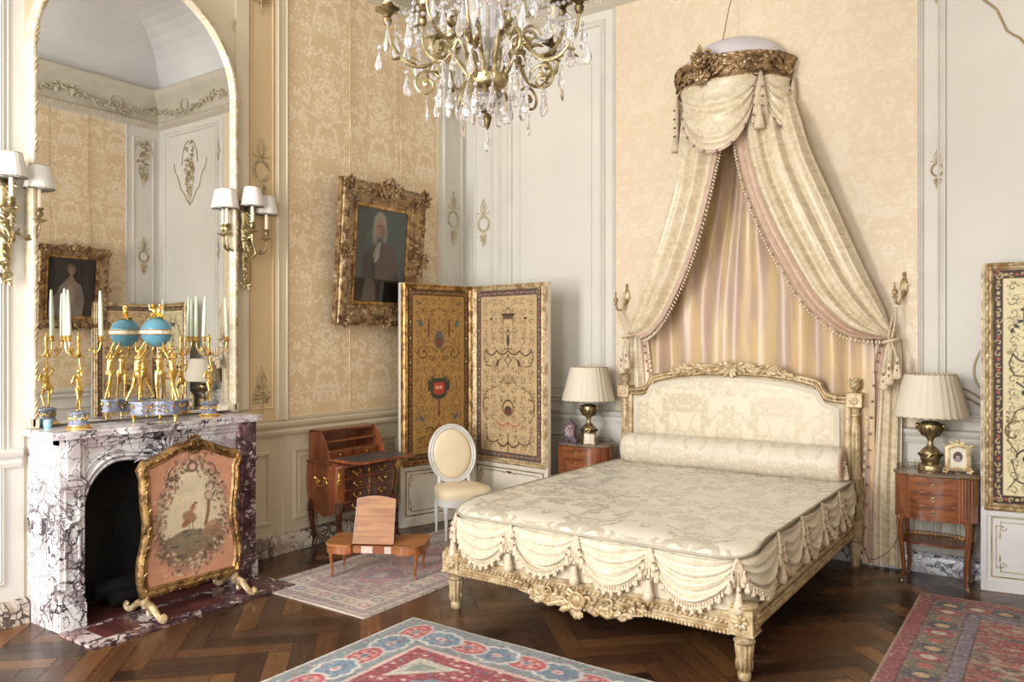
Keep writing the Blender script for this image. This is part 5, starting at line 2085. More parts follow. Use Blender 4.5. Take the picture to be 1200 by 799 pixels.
        for k in range(7):
            c.ell(iw * .92, H * (.27 + .02 * k), .014, .006, (120, 96, 60), rot=.6)
        c.swag(0, iw * .45, H * .215, .030, .009, (176, 84, 70))
        for k in range(7):
            c.line([(.012 + k * .014, H * .195), (.012 + k * .014, H * .17)], .004, (186, 104, 88), .8)
        c.line([(iw * .85, H * .19), (iw * .75, H * .11), (iw * .9, H * .07)], .007, ink)
        c.swag(iw * .35, iw * .8, H * .11, .03, .010, ink)
        c.swag(0, iw * .40, H * .10, .045, .013, ink)
        c.line([(0, H * .14), (0, H * .03)], .009, ink)
        if kind == 'c':
            c.ell(iw * .5, H * .47, .05, .025, (60, 50, 46), rot=.3)
            c.line([(iw * .5, H * .48), (iw * .75, H * .52)], .012, (60, 50, 46))
            c.rect(iw * .3, iw * .95, H * .36, H * .37, (150, 60, 50))
            c.scroll(iw * .55, H * .20, .06, 1.3, 0, 1, .011, (40, 34, 32))
            for k in range(9):
                c.ell(iw * (.2 + .08 * k), H * (.9 - .02 * k), .018, .010, (60, 56, 50), rot=k)
    c.sym = False
    c.grain(.14, RNG, .16)
    return c


def make_leaf(par, kind, w, white, loc, rz, H=2.10):
    """one screen leaf; local x from 0 to w, front = -y"""
    lf_ = MB()
    T = .018
    # stiles, rails
    for x0, x1 in ((0, .032), (w - .032, w)):
        lf_.box(x0, x1, -T, T, 0.0, H, ch=.004)
    for z0, z1 in ((0.0, .075), (.485, .535), (H - .03, H)):
        lf_.box(.03, w - .03, -T, T, z0, z1, ch=.003)
    lf_.box(.03, w - .03, -T * .4, T * .8, .05, H - .02)
    o = lf_.build('screen_leaf', white, par)
    o.location = loc
    o.rotation_euler = (0, 0, rz)
    g = MB()
    pr = [(-.026, .0), (-.026, .010), (-.014, .022), (.0, .014), (.010, .020), (.024, .008), (.024, .0)]
    x0, x1, z0, z1 = .045, w - .045, .545, H - .028
    g.sweep([(x0, -T, z0), (x1, -T, z0), (x1, -T, z1), (x0, -T, z1)], pr, (0, -1, 0), True)
    n = int((z1 - z0) / .075)
    for i in range(n):
        z = z0 + (z1 - z0) * (i + .5) / n
        for x in (x0 - .012, x1 + .012):
            leaf(g, (x, -T - .020, z - .02), (.12, -.0, 1), .055, .009, .7, (0, -1, 0))
    n = int((x1 - x0) / .075)
    for i in range(n):
        x = x0 + (x1 - x0) * (i + .5) / n
        for z in (z0 - .012, z1 + .010):
            leaf(g, (x - .02, -T - .020, z), (1, 0, .12), .055, .009, .7, (0, -1, 0))
    g.box(0.002, .012, -T - .006, -T + .002, .54, H - .01)
    g.box(w - .012, w - .002, -T - .006, -T + .002, .54, H - .01)
    g.build('gilt_frame', 'gold_pale' if kind != 'a' else 'gold', o)
    cw, chh = w - .135, H - .028 - .545 - .045
    cv = screen_canvas(kind, cw, chh)
    cv.mesh('painted_panel', 'screen_p', o, lambda x, y: (w / 2 + x, -T - .003, .568 + y))
    lw = MB()
    x0, x1, z0, z1 = .085, w - .085, .13, .445
    k = .025
    path = [(x0 + k, z0), (x1 - k, z0), (x1 - k, z0 + k), (x1, z0 + k), (x1, z1 - k), (x1 - k, z1 - k), (x1 - k, z1), (x0 + k, z1), (x0 + k, z1 - k), (x0, z1 - k), (x0, z0 + k), (x0 + k, z0 + k)]
    lw.sweep([(x, -T * .4, z) for x, z in path], [(-.003, 0), (-.002, .004), (.002, .004), (.003, 0)], (0, -1, 0), True)
    lw.sweep([(.06, -T * .4, .095), (w - .06, -T * .4, .095), (w - .06, -T * .4, .475), (.06, -T * .4, .475)], [(-.004, 0), (-.003, .006), (.003, .006), (.004, 0)], (0, -1, 0), True)
    for sx, xx in ((1, x0), (-1, x1)):
        for sz, zz in ((1, z0), (-1, z1)):
            sp = spiral(xx + sx * .035, zz + sz * .035, .022, 1.1, 0, sx * sz, 14)
            lw.tube([(p[0], -T * .4 - .002, p[1]) for p in sp], .003, 4)
            leaf(lw, (xx + sx * .02, -T * .4 - .002, zz + sz * .06), (0, 0, sz), .05, .006, .4, (0, -1, 0))
    lw.ell((w / 2, -T * .4, z1), (.028, .006, .012))
    for sg in (-1, 1):
        lw.tube([(w / 2 + sg * .02, -T * .4 - .002, z1 + .008), (w / 2 + sg * .06, -T * .4 - .002, z1 - .008), (w / 2 + sg * .10, -T * .4 - .002, z1 + .002)], .003, 4)
    lw.build('gilt_tracery', 'relief' if white == 'screen_blue' else 'gold_dark', o)
    return o


def between(a, b):
    return math.hypot(b[0] - a[0], b[1] - a[1]), math.atan2(b[1] - a[1], b[0] - a[0])


sc1 = thing('folding_screen', 'folding screen with gold ground painted leaves behind the cream chair', 'folding screen', (.42, -.42, 0))
A, B, C_ = (.222, -1.18), (.421, -.41), (1.325, -.53)
w_, a_ = between(A, B)
make_leaf(sc1, 'a', w_ - .003, 'screen_white', (A[0] - .42, A[1] + .42, 0), a_)
w_, a_ = between(B, C_)
make_leaf(sc1, 'b', w_ - .003, 'screen_white', (B[0] - .42, B[1] + .42, 0), a_)
sc2 = thing('folding_screen', 'cream painted folding screen with dark borders at the right edge of the photo', 'folding screen', (5.24, -.16, 0))
A, B, C_ = (4.425, -.245), (5.235, -.13), (5.40, -.98)
w_, a_ = between(A, B)
make_leaf(sc2, 'c', w_ - .003, 'screen_blue', (A[0] - 5.24, A[1] + .16, 0), a_)
w_, a_ = between(B, C_)
make_leaf(sc2, 'b', w_ - .003, 'screen_blue', (B[0] - 5.24, B[1] + .16, 0), a_)


# ---- secretary desk against the left wall (local: x width, front = -y, back y=0)
def cabriole(mb, x, y, dx, dy, h, r0=.028, r1=.012):
    pp = bez([(x, y, h), (x + dx * .018, y + dy * .018, h * .82), (x + dx * .006, y + dy * .006, h * .5), (x - dx * .006, y - dy * .006, h * .2), (x + dx * .006, y + dy * .006, .015), (x + dx * .010, y + dy * .010, 0.0)], 20)
    n = len(pp)
    mb.tube(pp, [r0 * (1 - min(1, k / n * 1.35)) + r1 * min(1, k / n * 1.35) for k in range(n)], 8)


def make_desk():
    Wd, D = .62, .34
    t_ = thing('writing_desk', 'small rosewood sloping-front writing desk with open flap and gilt handles by the wall', 'desk', (.012, -1.69, 0), PI / 2)
    zt, zb = .672, .30

    def bulge(z):      # bombe outline
        q = (z - zb) / (zt - zb)
        return .020 * math.sin(q * PI) + .012 * (q - .5)

    def hull(u, v):
        z = zb + (zt - .02 - zb) * v
        b = bulge(z)
        hw = Wd / 2 - .012 + b
        pts = [(-hw, 0.0), (-hw, -D + .03 - b), (-hw + .03, -D - b), (hw - .03, -D - b), (hw, -D + .03 - b), (hw, 0)]
        s = u * 5
        i = min(int(s), 4)
        f = s - i
        return (pts[i][0] * (1 - f) + pts[i + 1][0] * f, pts[i][1] * (1 - f) + pts[i + 1][1] * f, z)
    mb = MB()
    mb.grid(hull, 40, 14)
    mb.box(-Wd / 2 + .02, Wd / 2 - .02, -.006, 0.0, zb, zt - .02)
    mb.box(-Wd / 2 + .015, Wd / 2 - .015, -D + .02, 0.0, zb - .002, zb + .004)
    for sx in (-1, 1):      # shaped aprons at the sides
        mb.prism([(-.02, zb + .01), (-D + .03, zb + .01), (-D + .06, zb - .02), (-D / 2, zb - .06), (-.06, zb - .02)], sx * (Wd / 2 - .02) - .006, sx * (Wd / 2 - .02) + .006, 'x')
    mb.build('carcass', 'rosewood_red', t_)
    mb = MB()
    mb.box(-Wd / 2 - .012, Wd / 2 + .012, -D - .015, 0.0, zt - .02, zt, ch=.005)
    mb.build('case_top', 'rosewood', t_)
    for sx in (-1, 1):
        for y in (-.03, -D + .01):
            mb = MB()
            cabriole(mb, sx * (Wd / 2 - .025), y, sx, -1 if y < -.1 else .0, .36, .030, .012)
            mb.build('leg', 'rosewood_dk', t_)
    # drawers, two columns of four
    for r_ in range(4):
        z1 = zt - .045 - r_ * .088
        z0 = z1 - .078
        zm = (z0 + z1) / 2
        b = bulge(zm)
        for cx in (-.135, .135):
            mb = MB()
            mb.box(cx - .118, cx + .118, -D - b - .008, -D - b + .01, z0, z1, ch=.005)
            d = mb.build('drawer', 'rosewood_dk', t_)
            h = MB()
            for sg in (-1, 1):
                h.tube(bez([(cx + sg * .004, -D - b - .012, zm - .008), (cx + sg * .022, -D - b - .024, zm - .012), (cx + sg * .036, -D - b - .016, zm + .006), (cx + sg * .024, -D - b - .012, zm + .018)], 12), .0042, 5)
                leaf(h, (cx + sg * .03, -D - b - .010, zm), (sg, -.2, .8), .024, .006, .6, (0, -1, 0))
            leaf(h, (cx, -D - b - .012, zm - .012), (0, -.2, -1), .02, .006, .6, (0, -1, 0))
            h.build('handle', 'gold_bright', d)
        e = MB()
        e.lathe([(0, 0), (.010, .001), (.008, .003), (0, .004)], (0, -D - b - .006, zm), 10, R=rotm(PI / 2, 0, 0), sy=1.6)
        leaf(e, (0, -D - b - .01, zm), (0, 0, 1), .02, .006, .5, (0, -1, 0))
        leaf(e, (0, -D - b - .01, zm), (0, 0, -1), .02, .006, .5, (0, -1, 0))
        e.build('keyhole_plate', 'gold_bright', t_)
    for sx in (-1, 1):       # corner mounts
        m = MB()
        m.tube([(sx * (Wd / 2 + .002), -D - .012, zt - .03), (sx * (Wd / 2 + .014), -D - .024, zt - .12), (sx * (Wd / 2 + .006), -D - .02, zt - .22), (sx * (Wd / 2 - .01), -D - .008, zt - .32)], [.012, .009, .006, .003], 6)
        for i in range(16):
            leaf(m, (sx * (Wd / 2 + .006) + rnd(-.01, .01), -D - .02 + rnd(-.008, .004), zt - .05 - rnd(0, .09)), (rnd(-1, 1), -.4, rnd(-1, 1)), .035, .010, .6)
        m.build('corner_mount', 'gold_bright', t_)
        m = MB()        # side handle
        hx = sx * (Wd / 2 + .014)
        m.tube(bez([(hx, -.13, .52), (hx + sx * .01, -.14, .495), (hx + sx * .014, -.175, .488), (hx + sx * .01, -.21, .495), (hx, -.22, .52)], 14), .006, 6)
        for y in (-.125, -.225):
            for i in range(6):
                leaf(m, (hx, y, .53), (rnd(-.2, .3) * sx, rnd(-1, 1), rnd(-1, 1)), .035, .009, .6, (1, 0, 0))
        m.build('side_handle', 'gold_bright', t_)
    # sloping superstructure, open
    zs = .905
    sh = [(-.005, zt), (-.245, zt), (-.235, zt + .055), (-.19, zt + .15), (-.13, zs - .006), (-.12, zs), (-.005, zs)]
    for x0, x1 in ((-.30, -.288), (.288, .30)):
        mb = MB()
        mb.prism(sh, x0, x1, 'x')
        mb.build('side_panel', 'rosewood_red', t_)
    mb = MB()
    mb.box(-.30, .30, -.13, 0.0, zs - .012, zs, ch=.003)
    mb.box(-.29, .29, -.012, -.004, zt, zs - .01)
    mb.prism([(-.285, zs - .012), (-.285, zs - .045), (-.25, zs - .022), (0, zs - .018), (.25, zs - .022), (.285, zs - .045), (.285, zs - .012)], -.125, -.118, 'y')
    mb.build('hood', 'rosewood', t_)
    mb = MB()
    mb.box(-.288, .288, -.175, -.01, zt + .062, zt + .070)
    mb.box(-.288, .288, -.150, -.01, zt + .135, zt + .142)
    mb.build('pigeonhole_shelf', 'satin_dk', t_)
    for cx in (-.145, .145):
        mb = MB()
        mb.box(cx - .138, cx + .138, -.185, -.02, zt + .006, zt + .060, ch=.003)
        d = mb.build('small_drawer', 'rosewood', t_)
        k = MB()
        k.ell((cx, -.192, zt + .033), .008)
        k.build('knob', 'gold_bright', d)
    # fall flap with leather
    mb = MB()
    fl = [(-.31, -.235), (.31, -.235), (.315, -.50), (.30, -.575), (.27, -.59), (.1, -.588), (-.1, -.588), (-.27, -.59), (-.30, -.575), (-.315, -.50)]
    mb.prism(fl, zt + .008, zt + .024)
    f = mb.build('flap', 'rosewood_red', t_)
    mb = MB()
    mb.prism([(x * .88, -.41 + (y + .41) * .82) for x, y in fl], zt + .024, zt + .0265)
    mb.build('leather_top', 'leather', f)
    for x in (-.2, .2):
        mb = MB()
        mb.box(x - .01, x + .01, -.54, -.30, zt - .012, zt + .008)
        mb.build('support', 'rosewood_dk', t_)
    return t_


make_desk()


# ---- bed table with book rest (local x width, front = -y)
def make_bedtable():
    cx, cy = (.82 + 1.34 + .659 + 1.194) / 4, (-2.524 - 2.229 - 2.221 - 1.924) / 4
    t_ = thing('bed_table', 'low satinwood bed table with rounded wings and raised book rest on the pale rug', 'table', (cx, cy, .0105), math.radians(29.2))
    H = .225

    def wing(sg, g=0.0):
        # rounded wing outline
        p = []
        for a in [i * PI / 12 for i in range(13)]:
            p.append((sg * (.215 + (.085 + g) * math.cos(PI / 2 - a) * 1.0), -.095 - (.085 + g) * math.cos(a - 0) if False else -.10 - (.08 + g) * math.cos(a)))
        q = []
        for a in [i * PI / 10 for i in range(11)]:
            an = -PI / 2 + a * .5
            q.append((.225 + (.115 + g) * math.cos(an), -.085 + (.085 + g) * math.sin(an)))
        q.append((.34 + g, .12))
        for a in [i * PI / 10 for i in range(1, 6)]:
            q.append((.30 + (.04 + g) * math.cos(a), .12 + (.05 + g) * math.sin(a)))
        q.append((.135 - g, .17 + g))
        q.append((.135 - g, -.10))
        q.append((.15, -.155 - g))
        q.append((.18, -.17 - g))
        q = [(sg * x, y) for x, y in q]
        return q if sg > 0 else q[::-1]
    for sg in (-1, 1):
        mb = MB()
        mb.prism(wing(sg, -.006), H - .065, H - .008)
        d = mb.build('wing_case', 'satin_dk', t_)
        mb = MB()
        mb.prism(wing(sg, .003), H - .010, H)
        mb.build('wing_top', 'satinwood', d)
        for y in (-.125, .135):
            mb = MB()
            cabriole(mb, sg * .285, y, sg * .4, -.3 if y < 0 else .3, H - .05, .017, .0065)
            mb.build('leg', 'satin_dk', t_)
    mb = MB()
    mb.box(-.145, .145, -.125, .16, H - .065, H - .012, ch=.002)
    mb.build('middle_case', 'satin_dk', t_)
    mb = MB()
    for x0, x1 in ((-.085, -.005), (.075, .12)):
        mb.box(x0, x1, -.1265, -.124, H - .062, H - .016)
    mb.ell((-.008, -.130, H - .035), .004)
    mb.build('veneer_inlay', 'veneer_light', t_)
    # book rest leaning back
    mb = MB()
    n = 16
    out = [(-.138, 0), (.138, 0), (.132, .295)] + [(.132 - .264 * i / n, .295 + .020 * math.sin(PI * i / n)) for i in range(1, n)] + [(-.132, .295)]
    mb.prism(out, 0, .010, 'y')
    r_ = mb.build('book_rest', 'satinwood', t_)
    r_.location = (-.004, -.118, H + .002)
    r_.rotation_euler = (math.radians(-17), 0, 0)
    mb = MB()
    mb.box(-.14, .14, -.010, .012, -.004, .006, ch=.002)
    mb.sweep([(.138, 0, 0.0), (.132, 0, .295)] + [(.132 - .264 * i / n, 0, .295 + .020 * math.sin(PI * i / n)) for i in range(1, n)] + [(-.132, 0, .295), (-.138, 0, 0)], [(-.003, -.004), (-.003, .004), (.003, .004), (.003, -.004)], (0, -1, 0))
    mb.build('edge_moulding', 'satin_dk', r_)
    mb = MB()
    mb.tube([(0.02, .022, H + .14), (.02, .10, H + .0)], .006, 6)
    mb.tube([(.10, -.02, H + .15), (.135, .06, H + .02)], .004, 6)
    mb.build('prop', 'rosewood_dk', t_)


make_bedtable()


# ---- cream medallion chair (local front = -y)
def make_chair():
    t_ = thing('medallion_chair', 'white painted oval-back chair with cream upholstery between screen and bed', 'chair', (.80, -1.05, .0105), math.radians(58))
    so = []
    for i in range(28):
        a = 2 * PI * i / 28
        x, y = math.cos(a), math.sin(a)
        k = 1 / max(abs(x), abs(y)) ** .55
        so.append((.228 * x * k * (1.0 if y < 0 else .93), .215 * y * k))
    mb = MB()
    mb.prism(so, .262, .318)
    mb.sweep([(x * 1.005, y * 1.005, .264) for x, y in so], [(-.004, -.004), (-.004, .006), (.004, .004), (.004, -.004)], (0, 0, 1), True)
    mb.build('seat_rail', 'chair_white', t_)
    mb = MB()
    n = len(so)
    rings = [(1.0, .318), (1.018, .345), (1.01, .375), (.93, .398), (.6, .412), (.3, .416), (.0, .417)]
    vs = [(x * s, y * s, z) for s, z in rings for x, y in so]
    fs = [(r * n + i, r * n + (i + 1) % n, (r + 1) * n + (i + 1) % n, (r + 1) * n + i) for r in range(len(rings) - 1) for i in range(n)]
    mb.add(vs, fs)
    mb.build('seat', 'chair_silk', t_, sharp=9)
    for sx in (-1, 1):
        mb = MB()
        mb.lathe([(.010, 0), (.012, .01), (.009, .02), (.017, .215), (.020, .228), (.016, .236), (.024, .244), (.024, .27)], (sx * .195, -.175, 0), 12, rip=lambda k, i: 1 - (.12 if (i % 2 and 1 < k < 4) else 0))
        mb.build('leg', 'chair_white', t_)
        mb = MB()
        mb.lathe([(.010, 0), (.012, .01), (.009, .02), (.017, .215), (.020, .228), (.016, .236), (.022, .244), (.022, .27)], (sx * .165, .175, 0), 12, rip=lambda k, i: 1 - (.12 if (i % 2 and 1 < k < 4) else 0))
        mb.build('leg', 'chair_white', t_)
        mb = MB()
        mb.tube(bez([(sx * .150, .185, .30), (sx * .138, .195, .36), (sx * .128, .210, .45)], 10), [.019] * 7 if False else .017, 8)
        mb.build('back_support', 'chair_white', t_)
    til = math.radians(11)
    R = Matrix.Rotation(-til, 3, 'X')
    O = Vector((0, .205, .402))
    ov = [(.192 * math.sin(2 * PI * i / 40), .232 + .232 * -math.cos(2 * PI * i / 40)) for i in range(40)]
    mb = MB()
    mb.sweep([tuple(O + R @ Vector((x, 0, z))) for x, z in ov], [(-.022, -.012), (-.022, .010), (-.010, .018), (.0, .010), (.012, .018), (.022, .010), (.022, -.012)], tuple(R @ Vector((0, -1, 0))), True)
    bk = mb.build('backrest', 'chair_white', t_)
    mb = MB()
    rings = [(.90, .002), (.88, .014), (.7, .022), (.4, .028), (0, .030)]
    for sd in (1, -1):
        vs = [tuple(O + R @ Vector((x * s, -d * sd * (1 if sd > 0 else .6), .232 + (z - .232) * s))) for s, d in rings for x, z in ov]
        fs = [(r * 40 + i, r * 40 + (i + 1) % 40, (r + 1) * 40 + (i + 1) % 40, (r + 1) * 40 + i) for r in range(len(rings) - 1) for i in range(40)]
        mb.add(vs, fs)
    mb.build('back_cushion', 'chair_silk', bk, sharp=9)


make_chair()


# ---- nightstands (local front = -y, back y=0)
def make_nightstand(label, loc, rz):
    t_ = thing('nightstand', label, 'nightstand', loc, rz, 'oval mahogany nightstands')
    A_, B_ = .247, .165
    cy = -.17

    def ov(s=1.0, n=40, g=0.0):
        o = []
        for i in range(n):
            a = 2 * PI * i / n
            x, y = math.cos(a), math.sin(a)
            e = 2.5
            r = (abs(x) ** e + abs(y) ** e) ** (-1 / e)
            o.append(((A_ * s + g) * x * r, cy + (B_ * s + g) * y * r))
        return o
    mb = MB()
    mb.prism(ov(1), .43, .715)
    mb.build('body', 'mahog', t_)
    mb = MB()
    mb.prism(ov(1, g=.006), .715, .722)
    mb.prism(ov(1, g=.002), .722, .734)
    mb.build('marble_top', 'marble_grey', t_)
    mb = MB()
    ring_ = ov(1, g=.008)
    mb.tube([(x, y, .721) for x, y in ring_], .0045, 5, closed=True)
    bk = [(x, y) for x, y in ov(1, 60, g=.0) if y > cy + .02]
    bk.sort(key=lambda p: math.atan2(p[1] - cy, p[0]))
    for z in (.740, .762):
        mb.tube([(x, y, z) for x, y in bk], .0022, 4)
    for i in range(0, len(bk) - 1):
        mb.tube([(bk[i][0], bk[i][1], .738), (bk[i + 1][0], bk[i + 1][1], .762)], .0018, 4)
        mb.tube([(bk[i + 1][0], bk[i + 1][1], .738), (bk[i][0], bk[i][1], .762)], .0018, 4)
    mb.build('gallery', 'brass', t_)

    def front(x):
        return cy - B_ * (1 - abs(x / A_) ** 2.5) ** (1 / 2.5)
    for k in range(3):
        z1 = .704 - k * .089
        z0 = z1 - .080
        mb = MB()
        xs = [-.135 + .27 * i / 14 for i in range(15)]
        mb.prism([(x, front(x) - .005) for x in xs] + [(x, front(x) + .012) for x in xs[::-1]], z0, z1)
        mb.sweep([(xs[0] + .01, front(xs[0]) - .005, z0 + .008), (0, front(0) - .0055, z0 + .006), (xs[-1] - .01, front(xs[-1]) - .005, z0 + .008)], [(-.001, -.001), (-.001, .001), (.001, .001), (.001, -.001)], (0, -1, 0))
        d = mb.build('drawer', 'mahog_x', t_)
        mb = MB()
        mb.lathe([(0, 0), (.010, .002), (.007, .004), (.0, .006)], (0, front(0) - .005, (z0 + z1) / 2 + .004), 10, R=rotm(PI / 2, 0, 0))
        mb.tube([(.010 * math.cos(a), front(0) - .012, (z0 + z1) / 2 - .002 + .010 * math.sin(a)) for a in [i * PI / 6 for i in range(12)]], .002, 5, closed=True)
        mb.build('ring_handle', 'brass', d)
    for sg in (-1, 1):      # side reeding
        mb = MB()
        for q in (.150, .166, .182, .198, .214):
            mb.tube([(sg * q, front(q) - .001, .436), (sg * q, front(q) - .001, .712)], .0045, 5)
        mb.build('reeding', 'mahog', t_)
    for sx in (-1, 1):
        for y in (cy - .125, cy + .125):
            mb = MB()
            sy = -1 if y < cy else 1
            cabriole(mb, sx * .183, y, sx * .8, sy * .6, .46, .020, .010)
            lg_ = mb.build('leg', 'mahog', t_)
            mb = MB()
            for i in range(5):
                leaf(mb, (sx * .198, y + sy * .010, .415), (sx * rnd(0, .6), sy * rnd(0, .6), rnd(-1, .6)), .035, .010, .5)
            mb.build('knee_mount', 'brass', lg_)
            mb = MB()
            mb.lathe([(.013, 0), (.014, .010), (.009, .022)], (sx * .191, y + sy * .006, 0), 8)
            mb.build('foot_mount', 'brass', lg_)
    mb = MB()
    mb.prism([(x * .88, cy + (y - cy) * .86) for x, y in ov(1)], .262, .276)
    mb.build('lower_shelf', 'rosewood', t_)
    mb = MB()
    bk2 = [(x * .88, cy + (y - cy) * .86) for x, y in ov(1, 60) if y > cy - .06]
    bk2.sort(key=lambda p: math.atan2(p[1] - cy - .001, p[0]) if p[1] > cy - .06 else 0)
    bk2 = [p for p in bk2]
    bk2.sort(key=lambda p: -p[0])
    top_ = [p for p in bk2 if p[1] > cy]
    for z in (.278, .300):
        mb.tube([(x, y, z) for x, y in top_], .002, 4)
    for i in range(len(top_) - 1):
        mb.tube([(*top_[i], .277), (*top_[i + 1], .300)], .0018, 4)
        mb.tube([(*top_[i + 1], .277), (*top_[i], .300)], .0018, 4)
    mb.build('shelf_gallery', 'gold_bright', t_)
    return t_


ns2 = make_nightstand('oval mahogany nightstand right of the bed with open lower shelf', (4.170, -.06, 0), 0)
ns1 = dup(ns2, loc=(1.528, -.10, 0), label='mahogany nightstand left of the bed, half hidden by the bed')


def make_lamp(label, loc):
    t_ = thing('table_lamp', label, 'lamp', loc, 0, 'bronze table lamps with pleated shades')
    mb = MB()
    mb.lathe([(.078, 0), (.080, .010), (.074, .020), (.074, .040), (.066, .046), (.058, .052)], (0, 0, 0), 28)
    mb.lathe([(.050, .050), (.062, .075), (.066, .100), (.062, .128), (.046, .150), (.030, .162), (.020, .172), (.017, .195), (.020, .208)], (0, 0, 0), 24)
    b = mb.build('base', 'brass', t_)
    mb = MB()
    mb.lathe([(.018, .208), (.026, .218), (.048, .240), (.062, .270), (.066, .300), (.062, .316), (.050, .326), (.030, .332)], (0, 0, 0), 28, rip=lambda k, i: 1 + (.03 if i % 2 else 0))
    mb.build('urn', 'brass', t_)
    mb = MB()
    for i in range(12):
        a = 2 * PI * i / 12
        leaf(mb, (.05 * math.cos(a), .05 * math.sin(a), .235), (math.cos(a) * .5, math.sin(a) * .5, 1), .07, .013, .5)
        leaf(mb, (.064 * math.cos(a), .064 * math.sin(a), .10), (-math.sin(a), math.cos(a), .5), .04, .012, .6)
    for sg in (-1, 1):
        mb.tube([(sg * .055, 0, .26), (sg * .085, 0, .28), (sg * .078, 0, .315), (sg * .058, 0, .31)], .007, 6)
        mb.ell((sg * .078, 0, .30), (.014, .012, .018))
    mb.build('ormolu_mounts', 'brass_dk', t_)
    mb = MB()
    shade_mb(mb, (0, 0, .362), .215, .150, .285, 30, .075)
    s = mb.build('lamp_shade', 'shade', t_, sharp=9)
    for r, z in ((.216, .364), (.151, .645)):
        mb = MB()
        mb.tube([(r * math.cos(i * PI / 24), r * math.sin(i * PI / 24), z) for i in range(48)], .0035, 5, closed=True)
        mb.build('rim', 'shade_rim', s)
    mb = MB()
    mb.tube([(0, 0, .33), (0, 0, .60)], .006, 6)
    for k in range(3):
        a = k * 2 * PI / 3
        mb.tube([(0, 0, .60), (.150 * math.cos(a), .150 * math.sin(a), .64)], .002, 4)
    mb.build('carrier', 'brass_dk', t_)
    return t_


lp2 = make_lamp('bronze urn lamp with wide pleated shade on the right nightstand', (4.135, -.225, .734))
lp1 = dup(lp2, loc=(1.555, -.27, .734), label='bronze urn lamp with pleated shade on the left nightstand')

# small objects on the nightstands
pf = thing('photo_frame', 'small gilt frame with an oval photograph on the right nightstand', 'picture frame', (4.300, -.285, .736), math.radians(12))
mb = MB()
mb.sweep([(-.052, 0, .03), (.052, 0, .03), (.052, 0, .150), (0, 0, .168), (-.052, 0, .150)], [(-.012, -.006), (-.012, .008), (0, .012), (.012, .008), (.012, -.006)], (0, -1, 0), True)
for sg in (-1, 1):
    for a in range(5):
        leaf(mb, (sg * .06, -.006, .020), (math.cos(a * 1.25) * 1, -.2, math.sin(a * 1.25)), .022, .009, .7, (0, -1, 0))
    leaf(mb, (sg * .055, -.006, .155), (sg, 0, .5), .03, .008, .6, (0, -1, 0))
    leaf(mb, (sg * .01, -.006, .17), (sg, 0, .4), .04, .008, .6, (0, -1, 0))
leaf(mb, (0, -.006, .17), (0, 0, 1), .035, .010, .6, (0, -1, 0))
mb.build('frame', 'gold_pale', pf)
mb = MB()
mb.prism([(-.048, .03), (.048, .03), (.048, .150), (0, .164), (-.048, .150)], -.003, .003, 'y')
mb.build('mount', 'paper', pf)
cvp = Canvas(.05, .062, .002, (96, 78, 82))
cvp.ell(0, .034, .009, .011, (190, 170, 166))
cvp.ell(0, .012, .018, .014, (160, 142, 146))
cvp.ell(0, .043, .010, .006, (60, 48, 52))
def _pp(x, y):
    u, v = x / .025, (y - .031) / .031
    return (.024 * u * math.sqrt(max(0, 1 - v * v / 2)), -.0045, .098 + .030 * v * math.sqrt(max(0, 1 - u * u / 2)))
cvp.mesh('photograph', 'canvas_p', pf, _pp)
pf.scale = (1.14, 1.14, 1.14)
mb = MB()
mb.box(-.012, .012, .004, .05, .0, .004)
mb.tube([(0, .006, .12), (0, .055, .004)], .004, 5)
mb.build('strut', 'gold_pale', pf)
gb = MB()
gb.lathe([(.014, 0), (.018, .003), (.022, .07), (.0215, .07), (.017, .005), (0, .005)], (0, 0, 0), 16)
tag(gb.build('drinking_glass', 'crystal', loc=(4.215, -.15, .735)), 'small clear glass behind the gilt photo frame on the right nightstand', 'glass')
df = thing('double_frame', 'small folding white double frame in front of the left bedside lamp', 'picture frame', (1.62, -.355, .735), 0)
for sg in (-1, 1):
    mb = MB()
    mb.box(0, .058, -.004, .004, 0, .092, ch=.001)
    f = mb.build('leaf', 'gold_pale', df)
    f.rotation_euler = (0, 0, math.radians(-25 if sg > 0 else 180 + 30))
    mb = MB()
    y_ = -.005 if sg > 0 else .005
    mb.box(.006, .052, min(y_, y_ * .9), max(y_, y_ * .9), .006, .086)
    mb.build('picture', 'paper', f)
pu = thing('table_clock', 'small purple arched frame with silver figures on the left nightstand', 'ornament', (1.375, -.27, .735), math.radians(-8))
mb = MB()
mb.prism([(-.072, .0), (-.072, .022), (-.052, .034), (-.052, .125), (-.062, .135), (0, .185), (.062, .135), (.052, .125), (.052, .034), (.072, .022), (.072, .0), (.03, .0), (.02, .012), (-.02, .012), (-.03, 0)], -.016, .016, 'y')
mb.box(-.006, .006, -.006, .006, .183, .205)
mb.build('case', 'purple', pu)
mb = MB()
mb.prism([(-.038, .042), (.038, .042), (.038, .120), (.02, .145), (-.02, .145), (-.038, .120)], -.0185, -.015, 'y')
cluster(mb, (0, -.018, .09), .034, 34, (0, -1, 0), .026, .007, .006)
mb.build('relief', 'silverpt', pu)
# lamp flex on the floor right of the bed
mb = MB((3.85, -.25, 0))
mb.tube(bez([(3.69, -.16, .35), (3.72, -.22, .15), (3.78, -.25, .09), (3.88, -.24, .16), (3.93, -.20, .25), (3.96, -.10, .42), (4.0, -.03, .70)], 40), .003, 5)
tag(mb.build('lamp_flex', 'wire_dk', None, loc=(3.85, -.25, 0)), 'thin lamp cord looping beside the right nightstand', 'cord')


# ================================================================== THE BED
BX0, BX1, BYF, BYH = 1.875, 3.625, -2.455, -.165
bo = (2.75, -1.3, 0)
bed = thing('bed', 'carved giltwood bed with cream upholstered headboard under the canopy', 'bed', bo)


def fluted(n=12, d=.10):
    return lambda k, i: 1 - (d if i % 2 else 0)


